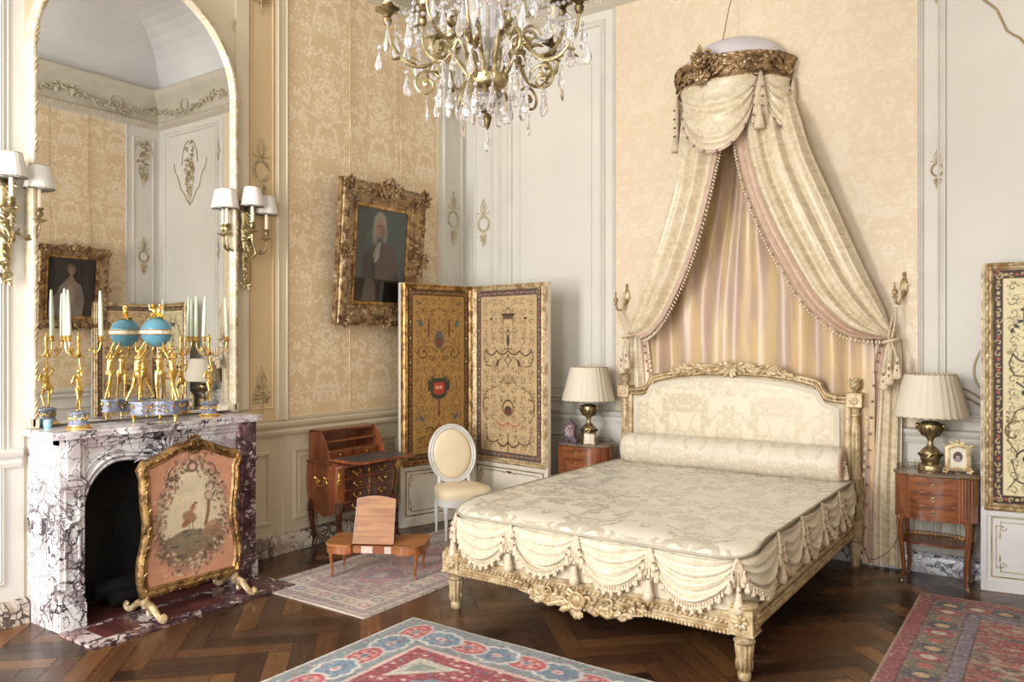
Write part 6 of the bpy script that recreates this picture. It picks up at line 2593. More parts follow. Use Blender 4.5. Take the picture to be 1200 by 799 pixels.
for x in (BX0, BX1):      # foot legs
    mb = MB(bo)
    c = (x, BYF, 0)
    mb.lathe([(.026, 0), (.030, .006), (.032, .030), (.028, .040)], c, 24)
    mb.lathe([(.029, .040), (.032, .048), (.047, .165), (.046, .172)], c, 24, rip=lambda k, i: 1 - (.13 if i % 2 else 0))
    mb.lathe([(.030, .172), (.050, .180), (.052, .190), (.038, .200), (.044, .214), (.052, .220), (.054, .226)], c, 24)
    for i in range(12):
        a = 2 * PI * i / 12
        leaf(mb, (x + .036 * math.cos(a), BYF + .036 * math.sin(a), .052), (math.cos(a) * .1, math.sin(a) * .1, 1), .045, .007, .6)
    mb.build('leg', 'gold_bed', bed)
    mb = MB(bo)
    mb.box(x - .058, x + .058, BYF - .058, BYF + .058, .222, .345, ch=.006)
    mb.box(x - .064, x + .064, BYF - .064, BYF + .064, .222, .232, ch=.003)
    mb.lathe([(.060, .345), (.066, .350), (.066, .358), (.05, .366), (.0, .370)], (x, BYF, 0), 24)
    b = mb.build('corner_block', 'gold_bed', bed)
    mb = MB(bo)
    for nx, ny in ((0, -1), (-1 if x < 2.7 else 1, 0)):
        N = Vector((nx, ny, 0))
        o = Vector((x, BYF, .286)) + N * .060
        for i in range(8):
            a = 2 * PI * i / 8
            u = Vector((ny, -nx, 0)) * math.cos(a) + Vector((0, 0, math.sin(a)))
            leaf(mb, o, u + N * .15, .042, .012, .6, tuple(N))
        mb.ell(o + N * .008, .010)
    mb.build('rosette', 'gold_bed', b)
# rails
RAIL = [(-.055, -.02), (-.055, .012), (-.045, .020), (-.030, .020), (-.022, .008), (.018, .008), (.026, .022), (.040, .024), (.050, .016), (.055, -.02)]
mb = MB(bo)
yf = BYF - .030
mb.sweep([(BX0 + .05, yf, .272), (BX1 - .05, yf, .272)], RAIL, (0, -1, 0))
fr_ = mb.build('foot_rail', 'gold_bed', bed)
mb = MB(bo)
n = 64
for i in range(n):
    x = BX0 + .07 + (BX1 - BX0 - .14) * i / (n - 1)
    mb.ell((x, yf - .014, .272), (.018, .010, .010), rotm(0, -.7, 0), 6, 4)
mb.build('rope_carving', 'gold_bed', fr_)
mb = MB(bo)
for i in range(86):
    x = BX0 + .06 + (BX1 - BX0 - .12) * i / 85
    mb.ell((x, yf - .022, .224), .0105, None, 6, 4)
mb.build('bead_carving', 'gold_bed', fr_)
mb = MB(bo)        # centre crest hanging from the rail
for sg in (-1, 1):
    for i in range(26):
        t = i / 25
        x = 2.75 + sg * (.05 + .34 * t)
        z = .225 - .045 * (1 - t) ** 1.2 + .02 * math.sin(t * 9)
        leaf(mb, (x, yf - .022, z), (sg, -.2, rnd(-.5, .5)), .070 * (1 - t * .5), .019 * (1 - t * .4), .6, (0, -1, 0))
        leaf(mb, (x, yf - .028, z + .025), (sg * rnd(-.6, 1), -.3, rnd(-1, .6)), .045, .012, .7, (0, -1, 0))
    sp = spiral(0, 0, .042, 1.5, PI / 2, sg, 20)
    mb.tube([(2.75 + sg * .055 + p[0], yf - .034, .235 + p[1]) for p in sp], .010, 6)
    sp = spiral(0, 0, .030, 1.4, -PI / 2, -sg, 18)
    mb.tube([(2.75 + sg * .19 + p[0], yf - .032, .245 + p[1]) for p in sp], .008, 6)
    mb.tube([(2.75 + sg * .1, yf - .03, .20), (2.75 + sg * .18, yf - .035, .175), (2.75 + sg * .26, yf - .03, .20), (2.75 + sg * .38, yf - .025, .215)], [.014, .013, .010, .004], 6)
sp = [(.042 * math.cos(a), .042 * math.sin(a)) for a in [i * PI / 10 for i in range(20)]]
mb.tube([(2.75 + p[0], yf - .040, .225 + p[1]) for p in sp], .011, 6, closed=True)
mb.ell((2.75, yf - .03, .225), (.036, .018, .036))
for i in range(10):
    leaf(mb, (2.75, yf - .03, .175), (rnd(-1, 1), -.2, rnd(-1, -.1)), .05, .016, .6, (0, -1, 0))
mb.build('centre_carving', 'gold_bed', fr_)
for x, sx in ((BX0, -1), (BX1, 1)):
    mb = MB(bo)
    p = [(x + sx * .015, BYF + .05, .268), (x + sx * .015, BYH - .04, .268)]
    if sx > 0:
        pass
    else:
        p = p[::-1]
    mb.sweep(p, RAIL, (sx, 0, 0))
    for i in range(90):
        y = BYF + .07 + (BYH - BYF - .13) * i / 89
        mb.ell((x + sx * .030, y, .272), (.010, .014, .010), None, 6, 4)
    mb.build('side_rail', 'gold_bed', bed)
mb = MB(bo)
mb.box(BX0 + .01, BX1 - .01, BYF + .01, BYH - .02, .30, .335)
for x in (2.2, 3.3):
    mb.box(x - .03, x + .03, -1.35, -1.29, 0.0, .30)
mb.build('slat_base', 'rosewood_dk', bed)
# headboard posts
for x in (1.842, 3.652):
    mb = MB(bo)
    c = (x, -.155, 0)
    mb.lathe([(.026, 0), (.030, .008), (.032, .03), (.028, .04), (.046, .165), (.046, .175), (.034, .182), (.050, .192), (.050, .21)], c, 20, rip=lambda k, i: 1 - (.10 if (i % 2 and 2 < k < 6) else 0))
    mb.box(x - .052, x + .052, -.207, -.103, .21, .34, ch=.005)
    mb.lathe([(.040, .34), (.048, .36), (.054, .42), (.046, .52), (.036, .60), (.044, .62), (.044, .635), (.032, .645)], c, 20)
    for j in range(3):
        for i in range(10):
            a = 2 * PI * (i + .5 * (j % 2)) / 10
            leaf(mb, (x + .046 * math.cos(a), -.155 + .046 * math.sin(a), .36 + j * .08), (math.cos(a) * .2, math.sin(a) * .2, 1), .10, .017, .5)
    mb.lathe([(.033, .645), (.038, .655), (.034, .90), (.031, 1.06), (.026, 1.065)], c, 24, rip=lambda k, i: 1 - (.13 if (i % 2 and 0 < k < 4) else 0))
    mb.lathe([(.028, 1.06), (.036, 1.068), (.036, 1.082), (.026, 1.09), (.030, 1.12), (.042, 1.13)], c, 20)
    po = mb.build('headboard_post', 'gold_bed', bed)
    mb = MB(bo)
    mb.box(x - .050, x + .050, -.205, -.105, 1.13, 1.225, ch=.005)
    mb.box(x - .056, x + .056, -.211, -.099, 1.218, 1.232, ch=.003)
    for i in range(8):
        a = 2 * PI * i / 8
        leaf(mb, (x, -.206, 1.178), (math.cos(a), -.15, math.sin(a)), .032, .010, .6, (0, -1, 0))
    mb.build('post_block', 'gold_bed', po)
    mb = MB(bo)
    mb.lathe([(.020, 1.232), (.014, 1.245), (.024, 1.258), (.034, 1.280), (.032, 1.305), (.018, 1.33), (0, 1.345)], (x, -.155, 0), 14)
    for j in range(4):
        for i in range(8):
            a = 2 * PI * (i + .5 * (j % 2)) / 8
            leaf(mb, (x + .03 * math.cos(a), -.155 + .03 * math.sin(a), 1.262 + j * .016), (math.cos(a) * .4, math.sin(a) * .4, 1), .026, .009, .5)
    mb.build('finial', 'gold_bed', po)


def hbtop(n=60):
    """headboard outline from left post to right post, (x,z) of rail centre"""
    L = [(1.89, 1.183), (1.98, 1.185), (2.05, 1.205), (2.085, 1.25), (2.10, 1.285), (2.15, 1.305), (2.30, 1.335), (2.52, 1.358), (2.75, 1.365)]
    L = [(p[0], p[1]) for p in bez([(a, b, 0) for a, b in L], 48)]
    return L + [(5.50 - x, z) for x, z in L[::-1][1:]]


tp = hbtop()
mb = MB(bo)
mb.sweep([(x, -.165, z) for x, z in tp], [(-.030, -.022), (-.030, .022), (-.024, .030), (-.018, .022), (.018, .022), (.024, .030), (.030, .022), (.030, -.022)], (0, -1, 0))
hr = mb.build('headboard_rail', 'gold_bed', bed)
for x in (1.895, 3.605):
    mb = MB(bo)
    mb.sweep([(x, -.165, .45), (x, -.165, 1.18)], [(-.020, -.018), (-.020, .016), (-.010, .022), (.010, .022), (.020, .016), (.020, -.018)], (0, -1, 0))
    mb.build('headboard_stile', 'gold_bed', bed)
mb = MB(bo)
for i in range(len(tp) - 1):
    a, b = Vector((tp[i][0], 0, tp[i][1])), Vector((tp[i + 1][0], 0, tp[i + 1][1]))
    k = max(1, int((b - a).length / .022))
    for j in range(k):
        c = a.lerp(b, j / k)
        mb.ell((c.x, -.190, c.z), (.011, .006, .009), dirm((b - a) + Vector((0, 0, .02))), 6, 4)
mb.build('guilloche', 'gold_dark', hr)
mb = MB(bo)         # laurel crest
for sg in (-1, 1):
    mb.tube(bez([(2.75, -.19, 1.385), (2.75 + sg * .2, -.20, 1.395), (2.75 + sg * .38, -.19, 1.365), (2.75 + sg * .47, -.18, 1.35)], 16), .008, 5)
    for i in range(44):
        t = i / 44
        x = 2.75 + sg * (.03 + .44 * t)
        z = 1.392 - .045 * t * t
        leaf(mb, (x, -.195 + rnd(-.01, .01), z + rnd(-.008, .008)), (sg, -.25, rnd(-.9, .9)), rnd(.065, .095) * (1 - .3 * t), .016, .5, (0, -1, 0))
for i in range(26):
    a = rnd(0, 2 * PI)
    leaf(mb, (2.75, -.20, 1.385), (math.cos(a), -.3, math.sin(a) * .8), rnd(.05, .09), .017, .5, (0, -1, 0))
mb.build('laurel_crest', 'gold_bed', hr)
# upholstered panel
mb = MB(bo)
xs = [1.915 + (3.585 - 1.915) * i / 60 for i in range(61)]


def ztop(x):
    for i in range(len(tp) - 1):
        if tp[i][0] <= x <= tp[i + 1][0]:
            f = (x - tp[i][0]) / max(1e-6, tp[i + 1][0] - tp[i][0])
            return tp[i][1] * (1 - f) + tp[i + 1][1] * f - .030
    return 1.15


def hbp(u, v):
    x = 1.915 + 1.67 * u
    zt_ = ztop(x)
    z = .50 + (zt_ - .50) * v
    e = min(u * 1.67, (1 - u) * 1.67, (1 - v) * (zt_ - .5)) / .05
    return (x, -.158 - .040 * (1 - (1 - min(1, e)) ** 2) - .008 * math.sin(PI * u), z)


mb.grid(hbp, 90, 30)
hp = mb.build('headboard_panel', 'hb_silk', bed, sharp=9)
mb = MB(bo)
inn = [(x, z - .068) for x, z in tp if 1.99 < x < 3.51]
inn = [(1.965, .60), (1.965, 1.10)] + inn + [(3.535, 1.10), (3.535, .60)]
mb.sweep([(x, -.198, z) for x, z in inn], [(-.022, -.004), (-.020, .005), (.020, .005), (.022, -.004)], (0, -1, 0))
mb.build('braid', 'braid_pale', hp)
mb = MB(bo)
mb.box(1.91, 3.59, -.155, -.145, .40, 1.14)
mb.build('back_board', 'rosewood_dk', bed)

# ---- coverlet
CX0, CX1, CYF, CYH = 1.848, 3.652, -2.515, -.28
CR = .17
ZM = .625


def rc(a, b):
    """unit square -> plan of the coverlet with rounded foot corners"""
    x = CX0 + (CX1 - CX0) * a
    y = CYF + (CYH - CYF) * b
    px_ = CR - (x - CX0) if x < CX0 + CR else (CR - (CX1 - x) if x > CX1 - CR else -1)
    py_ = CR - (y - CYF)
    if px_ > 0 and py_ > 0:
        p, q = px_ / CR, py_ / CR
        p2, q2 = p * math.sqrt(1 - q * q / 2), q * math.sqrt(1 - p * p / 2)
        x = (CX0 + CR - CR * p2) if x < 2.7 else (CX1 - CR + CR * p2)
        y = CYF + CR - CR * q2
    return x, y


def cordz(y):
    t = min(1, max(0, (y - CYF) / .30))
    t = t * t * (3 - 2 * t)
    return .572 + .050 * t


def coverz(x, y):
    dx = min(x - CX0, CX1 - x)
    dy = y - CYF
    if dx < CR and dy < CR:
        d = CR - math.hypot(CR - dx, CR - dy)
    else:
        d = min(dx, dy)
    d = max(0, d)
    zc = cordz(y)
    e = min(1, d / .16)
    z = zc + (ZM - zc) * math.sqrt(max(0, 1 - (1 - e) ** 2))
    z += .004 * math.sin(x * 7 + y * 3) * math.sin(y * 5 - x * 2) * e + .0015 * math.sin(x * 31 + 7 * math.sin(y * 6)) * e
    return z


cov = thing('bedspread', 'cream damask bedspread with silk swags and tassels draped over the bed', 'bedspread', bo)


def ease(t):
    return .5 - .5 * math.cos(PI * t) if True else t


mb = MB(bo)


def ct(u, v):
    a = u + .5 * (ease(u) - u)
    b = v * .35 + .65 * (v ** 1.6)
    x, y = rc(a, b)
    return (x, y, coverz(x, y))


mb.grid(ct, 110, 120)
mb.build('top', 'cover', cov, sharp=9)
# outline path, starting at head left, down, along the foot, up to head right
path = []
n1 = 60
for i in range(n1):
    path.append((CX0, CYH + (CYF + CR - CYH) * i / n1))
for i in range(17):
    a = PI + PI / 2 * i / 16
    path.append((CX0 + CR + CR * math.cos(a), CYF + CR + CR * math.sin(a)))
for i in range(1, 60):
    path.append((CX0 + CR + (CX1 - CX0 - 2 * CR) * i / 60, CYF))
for i in range(17):
    a = -PI / 2 + PI / 2 * i / 16
    path.append((CX1 - CR + CR * math.cos(a), CYF + CR + CR * math.sin(a)))
for i in range(1, n1 + 1):
    path.append((CX1, CYF + CR + (CYH - CYF - CR) * i / n1))
cum = [0]
for i in range(1, len(path)):
    cum.append(cum[-1] + math.hypot(path[i][0] - path[i - 1][0], path[i][1] - path[i - 1][1]))
LT = cum[-1]


def pat(s):
    s = max(0, min(LT - 1e-6, s))
    lo, hi = 0, len(cum) - 1
    while hi - lo > 1:
        m = (lo + hi) // 2
        if cum[m] <= s:
            lo = m
        else:
            hi = m
    f = (s - cum[lo]) / (cum[hi] - cum[lo])
    x = path[lo][0] * (1 - f) + path[hi][0] * f
    y = path[lo][1] * (1 - f) + path[hi][1] * f
    dx, dy = path[hi][0] - path[lo][0], path[hi][1] - path[lo][1]
    L = math.hypot(dx, dy)
    return x, y, dy / L * 1.0, -dx / L      # outward normal


# check the sign of the normal
_x, _y, _nx, _ny = pat(.5)
NS = -1 if _nx > 0 else 1


def off(s, d):
    x, y, nx, ny = pat(s)
    return x + NS * nx * d, y + NS * ny * d


mb = MB(bo)
mb.grid(lambda u, v: (*off(LT * u, -.006 - .004 * math.sin(LT * u * 40) * v), cordz(pat(LT * u)[1]) - v * (cordz(pat(LT * u)[1]) - .325)), 240, 5)
mb.build('skirt', 'swag', cov, sharp=9)
mb = MB(bo)
mb.tube([(*off(LT * i / 220, .003), cordz(pat(LT * i / 220)[1]) + .002) for i in range(221)], .0065, 6)
mb.build('edge_cord', 'cord', cov)
# swag joints: three inside the foot plus its corners, the rest up the sides
sc0 = LT / 2
step = .425
joints = [sc0 + step * k for k in (-2, -1, 0, 1, 2)]
sj = sc0 + 2 * step
side_len = LT - sj
ns_ = 5
joints = [sc0 - 2 * step - side_len * k / ns_ for k in range(ns_, 0, -1)] + joints + [sj + side_len * k / ns_ for k in range(1, ns_ + 1)]


def tassel(mb, c, h, r, mi=0):
    mb.lathe([(0, 0), (r * .35, -.01 * h), (r * .45, -.12 * h), (r * .32, -.18 * h), (r * .6, -.28 * h), (r * .55, -.36 * h), (r * .95, -.8 * h), (r, -h), (0, -h * .97)], c, 10, mi, rip=lambda k, i: 1 + (.10 if (i % 2 and k > 4) else 0))


for k in range(len(joints) - 1):
    s0, s1 = joints[k], joints[k + 1]
    L = s1 - s0
    D = .175 + .012 * ((k * 7) % 3 - 1)
    ph = random.random() * 2

    def sw(u, v, s0=s0, L=L, D=D, ph=ph):
        s = s0 + L * u
        x, y, nx, ny = pat(s)
        zc = cordz(y) - .004
        b = math.sin(PI * u)
        dep = .045 + (D) * (b ** .75)
        q = v
        o = .006 + .014 * q * b + .042 * (b ** .5) * (abs(math.sin(q * PI * 3.6 + ph + 2.4 * (u - .5) * math.sin(ph * 3))) * .85 + math.sin(q * PI * 11 + 2 * ph) * .12) * (0.45 + .55 * q)
        # radiating gathers near both ends
        e = min(u, 1 - u)
        o += .010 * math.exp(-(e / .10) ** 2) * math.sin(q * 26 + ph)
        z = zc - dep * q
        zc2 = zc - .012 * b * (1 - q)
        xx, yy = off(s, max(.004, o))
        return (xx, yy, z + zc2 - zc)
    mb = MB(bo)
    mb.grid(sw, 36, 34)
    so = mb.build('swag', 'swag', cov, sharp=9)
    fr = MB(bo)
    for i in range(31):
        u = (i + .5) / 31
        p = sw(u, 1.0)
        x, y, nx, ny = pat(s0 + L * u)
        big_ = i % 3 == 1
        hh = .052 if big_ else .034
        tassel(fr, (p[0] + NS * nx * .004, p[1] + NS * ny * .004, p[2] + .006), hh, .012 if big_ else .008, 0)
    fr.tube([sw(i / 40, 1.0) for i in range(41)], .0055, 5)
    f2 = fr.build('fringe', 'fringe', so, sharp=9)
    f2['kind'] = 'stuff'
    kn = MB(bo)
    for i in range(1, 31, 3):
        u = (i + .5) / 31
        p = sw(u, 1.0)
        x, y, nx, ny = pat(s0 + L * u)
        kn.ell((p[0] + NS * nx * .012, p[1] + NS * ny * .012, p[2] - .010), .0045, None, 5, 4)
    kn.build('knots', 'knot', f2) if False else None
for k, s in enumerate(joints[1:-1]):
    x, y, nx, ny = pat(s)
    zc = cordz(y)
    mb = MB(bo)
    P_ = lambda d, t, z: (x + NS * nx * d - ny * t, y + NS * ny * d + nx * t, z)
    # gathered jabot, then heavy tassels
    for t in (-.035, -.018, 0, .018, .035):
        mb.tube(bez([P_(.012, 0, zc - .002), P_(.022, t * .6, zc - .05), P_(.024, t, zc - .11), P_(.02, t * 1.1, zc - .135)], 10), [.005, .008, .010, .012, .012, .011, .010, .010, .010][:10] if False else .0085, 6)
    for t, z, h, r in ((0, zc - .13, .125, .027), (-.045, zc - .085, .075, .016), (.045, zc - .085, .075, .016), (-.03, zc - .05, .06, .013), (.03, zc - .05, .06, .013)):
        tassel(mb, P_(.032, t, z), h, r)
    to = mb.build('tassel', 'fringe', cov, sharp=9)
    mb = MB(bo)
    for t, z in ((-.045, zc - .10), (.045, zc - .10), (-.03, zc - .065), (.03, zc - .065), (0, zc - .15)):
        mb.ell(P_(.044, t, z), .0065, None, 6, 4)
    mb.build('knot', 'knot', to)

# ---- bolster
bl = thing('bolster', 'long round cream damask bolster lying across the head of the bed', 'bolster', (2.77, -.335, .735))
mb = MB((2.77, -.335, .735))
Rb = .122
x0, x1 = 1.945, 3.60


def bf(u, v):
    x = x0 + (x1 - x0) * u
    a = 2 * PI * v
    r = Rb * (1 + .012 * math.sin(x * 9) + .006 * math.sin(a * 3 + x * 5)) * (1 - .08 * math.exp(-min(u, 1 - u) / .012))
    return (x, -.335 + r * math.sin(a), .738 + r * math.cos(a) * 1.0)


mb.grid(bf, 80, 40)
mb.build('cover', 'bolster', bl, sharp=9)
for x, sg in ((x0, -1), (x1, 1)):
    mb = MB((2.77, -.335, .735))
    R_ = Matrix.Rotation(sg * PI / 2, 3, 'Y')
    mb.lathe([(Rb * .93, 0), (Rb * .85, .012), (Rb * .5, .016), (.02, .012), (.014, .022), (0, .026)], (x, -.335, .738), 40, R=R_, rip=lambda k, i: 1 + (.02 if i % 2 else 0))
    e = mb.build('end_cap', 'braid', bl)
    mb = MB((2.77, -.335, .735))
    tassel(mb, (x + sg * .028, -.335, .738), .10, .022)
    mb.tube([(x + sg * .012, -.335, .757), (x + sg * .028, -.335, .757)], .008, 6)
    mb.build('tassel', 'fringe', e, sharp=9)

# ================================================================== CANOPY
KX, KA, KB = 2.735, .43, .37
kz = 3.565
co = (KX, 0, kz)
can = thing('bed_canopy', 'gilt crown canopy on the wall with draped cream silk curtains above the bed', 'canopy', co)


def ke(a, g=0.0):
    return (KX + (KA + g) * math.cos(a), -.012 - (KB + g) * math.sin(a))


mb = MB(co)
prof = [(-.012, .02), (.0, 0.0), (.014, .0), (.020, .012), (.014, .026), (.010, .045), (.018, .10), (.034, .150), (.048, .165), (.050, .178), (.036, .186), (.015, .186), (.010, .10)]
vs, fs = [], []
NA = 60
for i in range(NA + 1):
    a = PI * i / NA
    for g, z in prof:
        x, y = ke(a, g)
        vs.append((x, y, kz + z))
k = len(prof)
for i in range(NA):
    for j in range(k):
        j2 = (j + 1) % k
        fs.append((i * k + j, i * k + j2, (i + 1) * k + j2, (i + 1) * k + j))
mb.add(vs, fs)
crn = mb.build('crown', 'gold_dark', can)
mb = MB(co)
for i in range(110):
    a = PI * (i + .5) / 110
    x, y = ke(a, .022)
    mb.ell((x, y, kz + .013), (.008, .008, .010), None, 6, 4)
for i in range(170):
    a = PI * rnd(.02, .98)
    z = rnd(.045, .15)
    x, y = ke(a, .018 + z * .2)
    tx = Vector((-math.sin(a), -math.cos(a), 0))
    leaf(mb, (x, y, kz + z), tx * (1 if a < PI * .5 else -1) + Vector((0, 0, rnd(-.7, .9))), rnd(.05, .085), .016, .6, (math.cos(a), -math.sin(a), 0))
mb.build('leaf_band', 'gold_dark', crn)
mb = MB(co)
A0 = math.radians(104)
x, y = ke(A0, .03)
N = Vector((math.cos(A0), -math.sin(A0), 0))
cluster(mb, (x, y, kz + .125), .10, 110, N, .055, .014, .055)
for i in range(12):
    a = i * PI / 6
    u = N.cross(Vector((0, 0, 1)))
    mb.ell(Vector((x, y, kz + .15)) + u * .045 * math.cos(a) + Vector((0, 0, .045 * math.sin(a))) + N * .05, (.022, .022, .018), None, 7, 5)
mb.ell(Vector((x, y, kz + .15)) + N * .055, .03)
for i in range(9):
    a = i * PI * 2 / 9
    u = N.cross(Vector((0, 0, 1)))
    leaf(mb, Vector((x, y, kz + .02)) + N * .03, u * math.cos(a) + Vector((0, 0, math.sin(a))), .07, .014, .5, tuple(N))
mb.build('flower_bouquet', 'gold_dark', crn)
mb = MB(co)


def dm(u, v):
    a = PI * u
    p = PI / 2 * v
    r = math.cos(p)
    return (KX + (KA - .01) * r * math.cos(a), -.01 - (KB - .01) * r * math.sin(a), kz + .16 + .25 * math.sin(p))


mb.grid(dm, 40, 12)
mb.build('dome', 'dome', can, sharp=9)
mb = MB(co)
mb.tube([(2.72, -.26, kz + .33), (2.73, -.14, 4.2), (2.78, -.02, ZC + .01)], .0035, 5)
mb.build('hanging_wire', 'wire_dk', can)

# back drape
mb = MB(co)


BE = [(2.40, 3.10, 0), (2.44, 3.22, 0), (2.38, 3.34, 0), (2.26, 3.46, 0), (2.10, 3.60, 0), (1.96, 3.74, 0), (1.93, 3.76, 0), (1.93, 3.77, 0), (1.93, 3.77, 0), (1.93, 3.77, 0), (1.93, 3.77, 0)]


def bd(u, v):
    z = kz + .05 - v * (kz - .35)
    xl, xr, _ = interp(BE, v)
    x = xl + (xr - xl) * u
    f = math.sin(u * 2 * PI * 5.5 + 2.4 * math.sin(u * 7 + .9 * v)) * .6 + math.sin(u * 2 * PI * 11.3 + 2 + 1.5 * math.sin(u * 11 + v)) * .22 * (1 + math.sin(u * 5 + 2 * v))
    y = -.085 + .052 * f * (1 - .25 * v) - .02 * math.sin(PI * u)
    y += -.02 * math.sin(6 * x + 3 * z) * v
    return (x, min(y, -.012), z)


mb.grid(bd, 260, 30)
mb.build('back_curtain', 'lining', can, sharp=9)

# side curtains (world control points: x, y, z)
LI = [(2.79, -.26, 3.58), (2.765, -.30, 3.30), (2.745, -.35, 3.0), (2.690, -.38, 2.69), (2.577, -.36, 2.32), (2.434, -.30, 2.035), (2.242, -.24, 1.751), (2.06, -.19, 1.63), (1.870, -.14, 1.655)]
LO = [(2.345, -.06, 3.58), (2.345, -.14, 3.42), (2.36, -.22, 3.15), (2.36, -.25, 2.90), (2.28, -.24, 2.62), (2.18, -.22, 2.35), (2.05, -.18, 2.05), (1.93, -.15, 1.82), (1.858, -.14, 1.668)]
RI = [(2.80, -.26, 3.58), (2.83, -.30, 3.30), (2.87, -.35, 3.0), (2.95, -.38, 2.70), (3.06, -.38, 2.41), (3.196, -.34, 2.125), (3.365, -.30, 1.844), (3.60, -.24, 1.648), (3.869, -.14, 1.612)]
RO = [(3.13, -.06, 3.58), (3.20, -.10, 3.45), (3.28, -.20, 3.25), (3.36, -.24, 3.0), (3.46, -.23, 2.75), (3.56, -.20, 2.50), (3.70, -.18, 2.15), (3.82, -.15, 1.87), (3.895, -.14, 1.64)]


def drape(I, O, side, nf, seedv):
    def fn(u, v):
        a = Vector(interp(I, v))
        b = Vector(interp(O, v))
        p = a.lerp(b, u)
        w = (b - a)
        L = w.length
        nrm = Vector((0, -1, 0)) + Vector((side * .25, 0, 0))
        amp = .060 * min(1, L / .34) * (min(1, .35 + v * 2.2))
        f = math.sin(u * 2 * PI * nf + seedv + .8 * math.sin(v * 3)) * .62 + math.sin(u * 2 * PI * nf * 2.3 + seedv * 2 + v) * .16
        sag = .05 * math.sin(PI * u) * math.sin(PI * v)
        q = p + nrm * (amp * (f + .3) + sag)
        q.y = min(q.y, -.03)
        return tuple(q)
    return fn


for nm, I, O, sd, nf, sv in (('left', LI, LO, -1, 2.4, .4), ('right', RI, RO, 1, 3.3, 1.9)):
    fn = drape(I, O, sd, nf, sv)
    mb = MB(co)
    mb.grid(fn, 110, 90)
    cu = mb.build('curtain', 'curtain', can, sharp=9)
    # braid along the leading edge
    mb = MB(co)
    mb.grid(lambda u, v: tuple(Vector(fn(u * .15 * (1 + .5 * v), v)) + Vector((0, -.004 - .0015 * math.sin(u * 2 * PI * 5), 0))), 30, 90)
    br = mb.build('braid', 'braid', cu, sharp=9)
    mb = MB(co)
    kk = MB(co)
    nfz = 84
    for i in range(nfz):
        v = .155 + (.995 - .155) * i / (nfz - 1)
        p = Vector(fn(0, v))
        p2 = Vector(fn(0, min(1, v + .01)))
        d = (p2 - p)
        out_ = Vector((0, -1, 0)).cross(d).normalized()
        if (out_.x > 0) != (sd < 0):
            out_ = -out_
        if sd < 0:
            out_ = out_ if out_.x > -.99 else out_
        q = p + out_ * .004
        R_ = dirm(-Vector((0, 0, 1)) * .6 + out_ * .6)
        mb.ell(q + (-Vector((0, 0, 1)) * .6 + out_ * .6) * .016, (.017, .010, .008), R_, 6, 5)
        if i % 3 == 0:
            kk.ell(q + out_ * .004 + Vector((0, -.010, 0)), .008, None, 6, 4)
    mb.build('edge_fringe', 'fringe', br, sharp=9)['kind'] = 'stuff'
    kk.build('knot', 'knot', br)
    # lower fall below the tie-back
    if sd > 0:
        T = [(3.80, 3.93, 1.60), (3.755, 3.94, 1.40), (3.725, 3.94, 1.0), (3.70, 3.935, .55), (3.69, 3.945, .02)]
    else:
        T = [(1.835, 2.0, 1.64), (1.815, 2.03, 1.45), (1.81, 2.08, 1.1), (1.81, 2.12, .6), (1.81, 2.15, .02)]

    def ff(u, v, T=T, sd=sd):
        a, b, z = interp(T, v)
        x = (a + (b - a) * u) if sd > 0 else (b + (a - b) * u)
        amp = .014 + .022 * v
        f = math.sin(u * 2 * PI * 3.6 + .7) * .7 + math.sin(u * 2 * PI * 8 + v * 2) * .25
        return (x, min(-.02, -.085 - amp * f), z)
    mb = MB(co)
    mb.grid(ff, 90, 40)
    fo = mb.build('curtain_fall', 'curtain', can, sharp=9)
    mb = MB(co)
    mb.grid(lambda u, v: tuple(Vector(ff(u * .30, v)) + Vector((0, -.004 - .0015 * math.sin(u * 2 * PI * 5), 0))), 30, 40)
    b2 = mb.build('braid', 'braid', fo, sharp=9)
    mb = MB(co)
    kk = MB(co)
    for i in range(30):
        p = Vector(ff(0, i / 30))
        mb.ell(p + Vector((-sd * .008, -.006, 0)), (.016, .010, .020), None, 6, 5)
        if i % 2 == 0:
            kk.ell(p + Vector((.02 * 1, -.016, 0)) if sd > 0 else p + Vector((-.02, -.016, 0)), .010, None, 6, 4)
    mb.build('edge_fringe', 'fringe', b2, sharp=9)['kind'] = 'stuff'
    kk.build('knot', 'knot', b2)
    # tie-back cord with tassels
    tx_, tz_ = (3.88, 1.62) if sd > 0 else (1.864, 1.66)
    hx, hz = (3.906, 1.835) if sd > 0 else (1.735, 1.865)
    mb = MB(co)
    mb.tube([(tx_ + .05 * math.cos(a), -.13 + .075 * math.sin(a), tz_ - .02 + .01 * math.cos(a)) for a in [i * PI / 10 for i in range(20)]], .012, 6, closed=True)
    for dd in (-.012, .012):
        mb.tube(bez([(hx + dd * .3, -.115, hz), ((hx + tx_) / 2 + dd, -.14, (hz + tz_) / 2), (tx_ + dd, -.17, tz_)], 8), .006, 5)
    lens = ((.0, .19), (.05, .15), (-.035, .23)) if sd > 0 else ((-.03, .20), (.015, .16))
    for q, L in lens:
        mb.tube([(tx_, -.19, tz_), (tx_ + q * .6, -.20, tz_ - L * .5), (tx_ + q, -.20, tz_ - L)], .007, 6)
        tassel(mb, (tx_ + q, -.20, tz_ - L + .02), .15, .032)
    tb = mb.build('tieback', 'fringe', can, sharp=9)
    mb = MB(co)
    for q, L in lens:
        mb.ell((tx_ + q, -.222, tz_ - L - .02), (.009, .006, .012), None, 6, 5)
        mb.ell((tx_ + q, -.222, tz_ - L - .07), (.007, .010, .012), None, 6, 5)
    mb.build('knot', 'knot', tb)


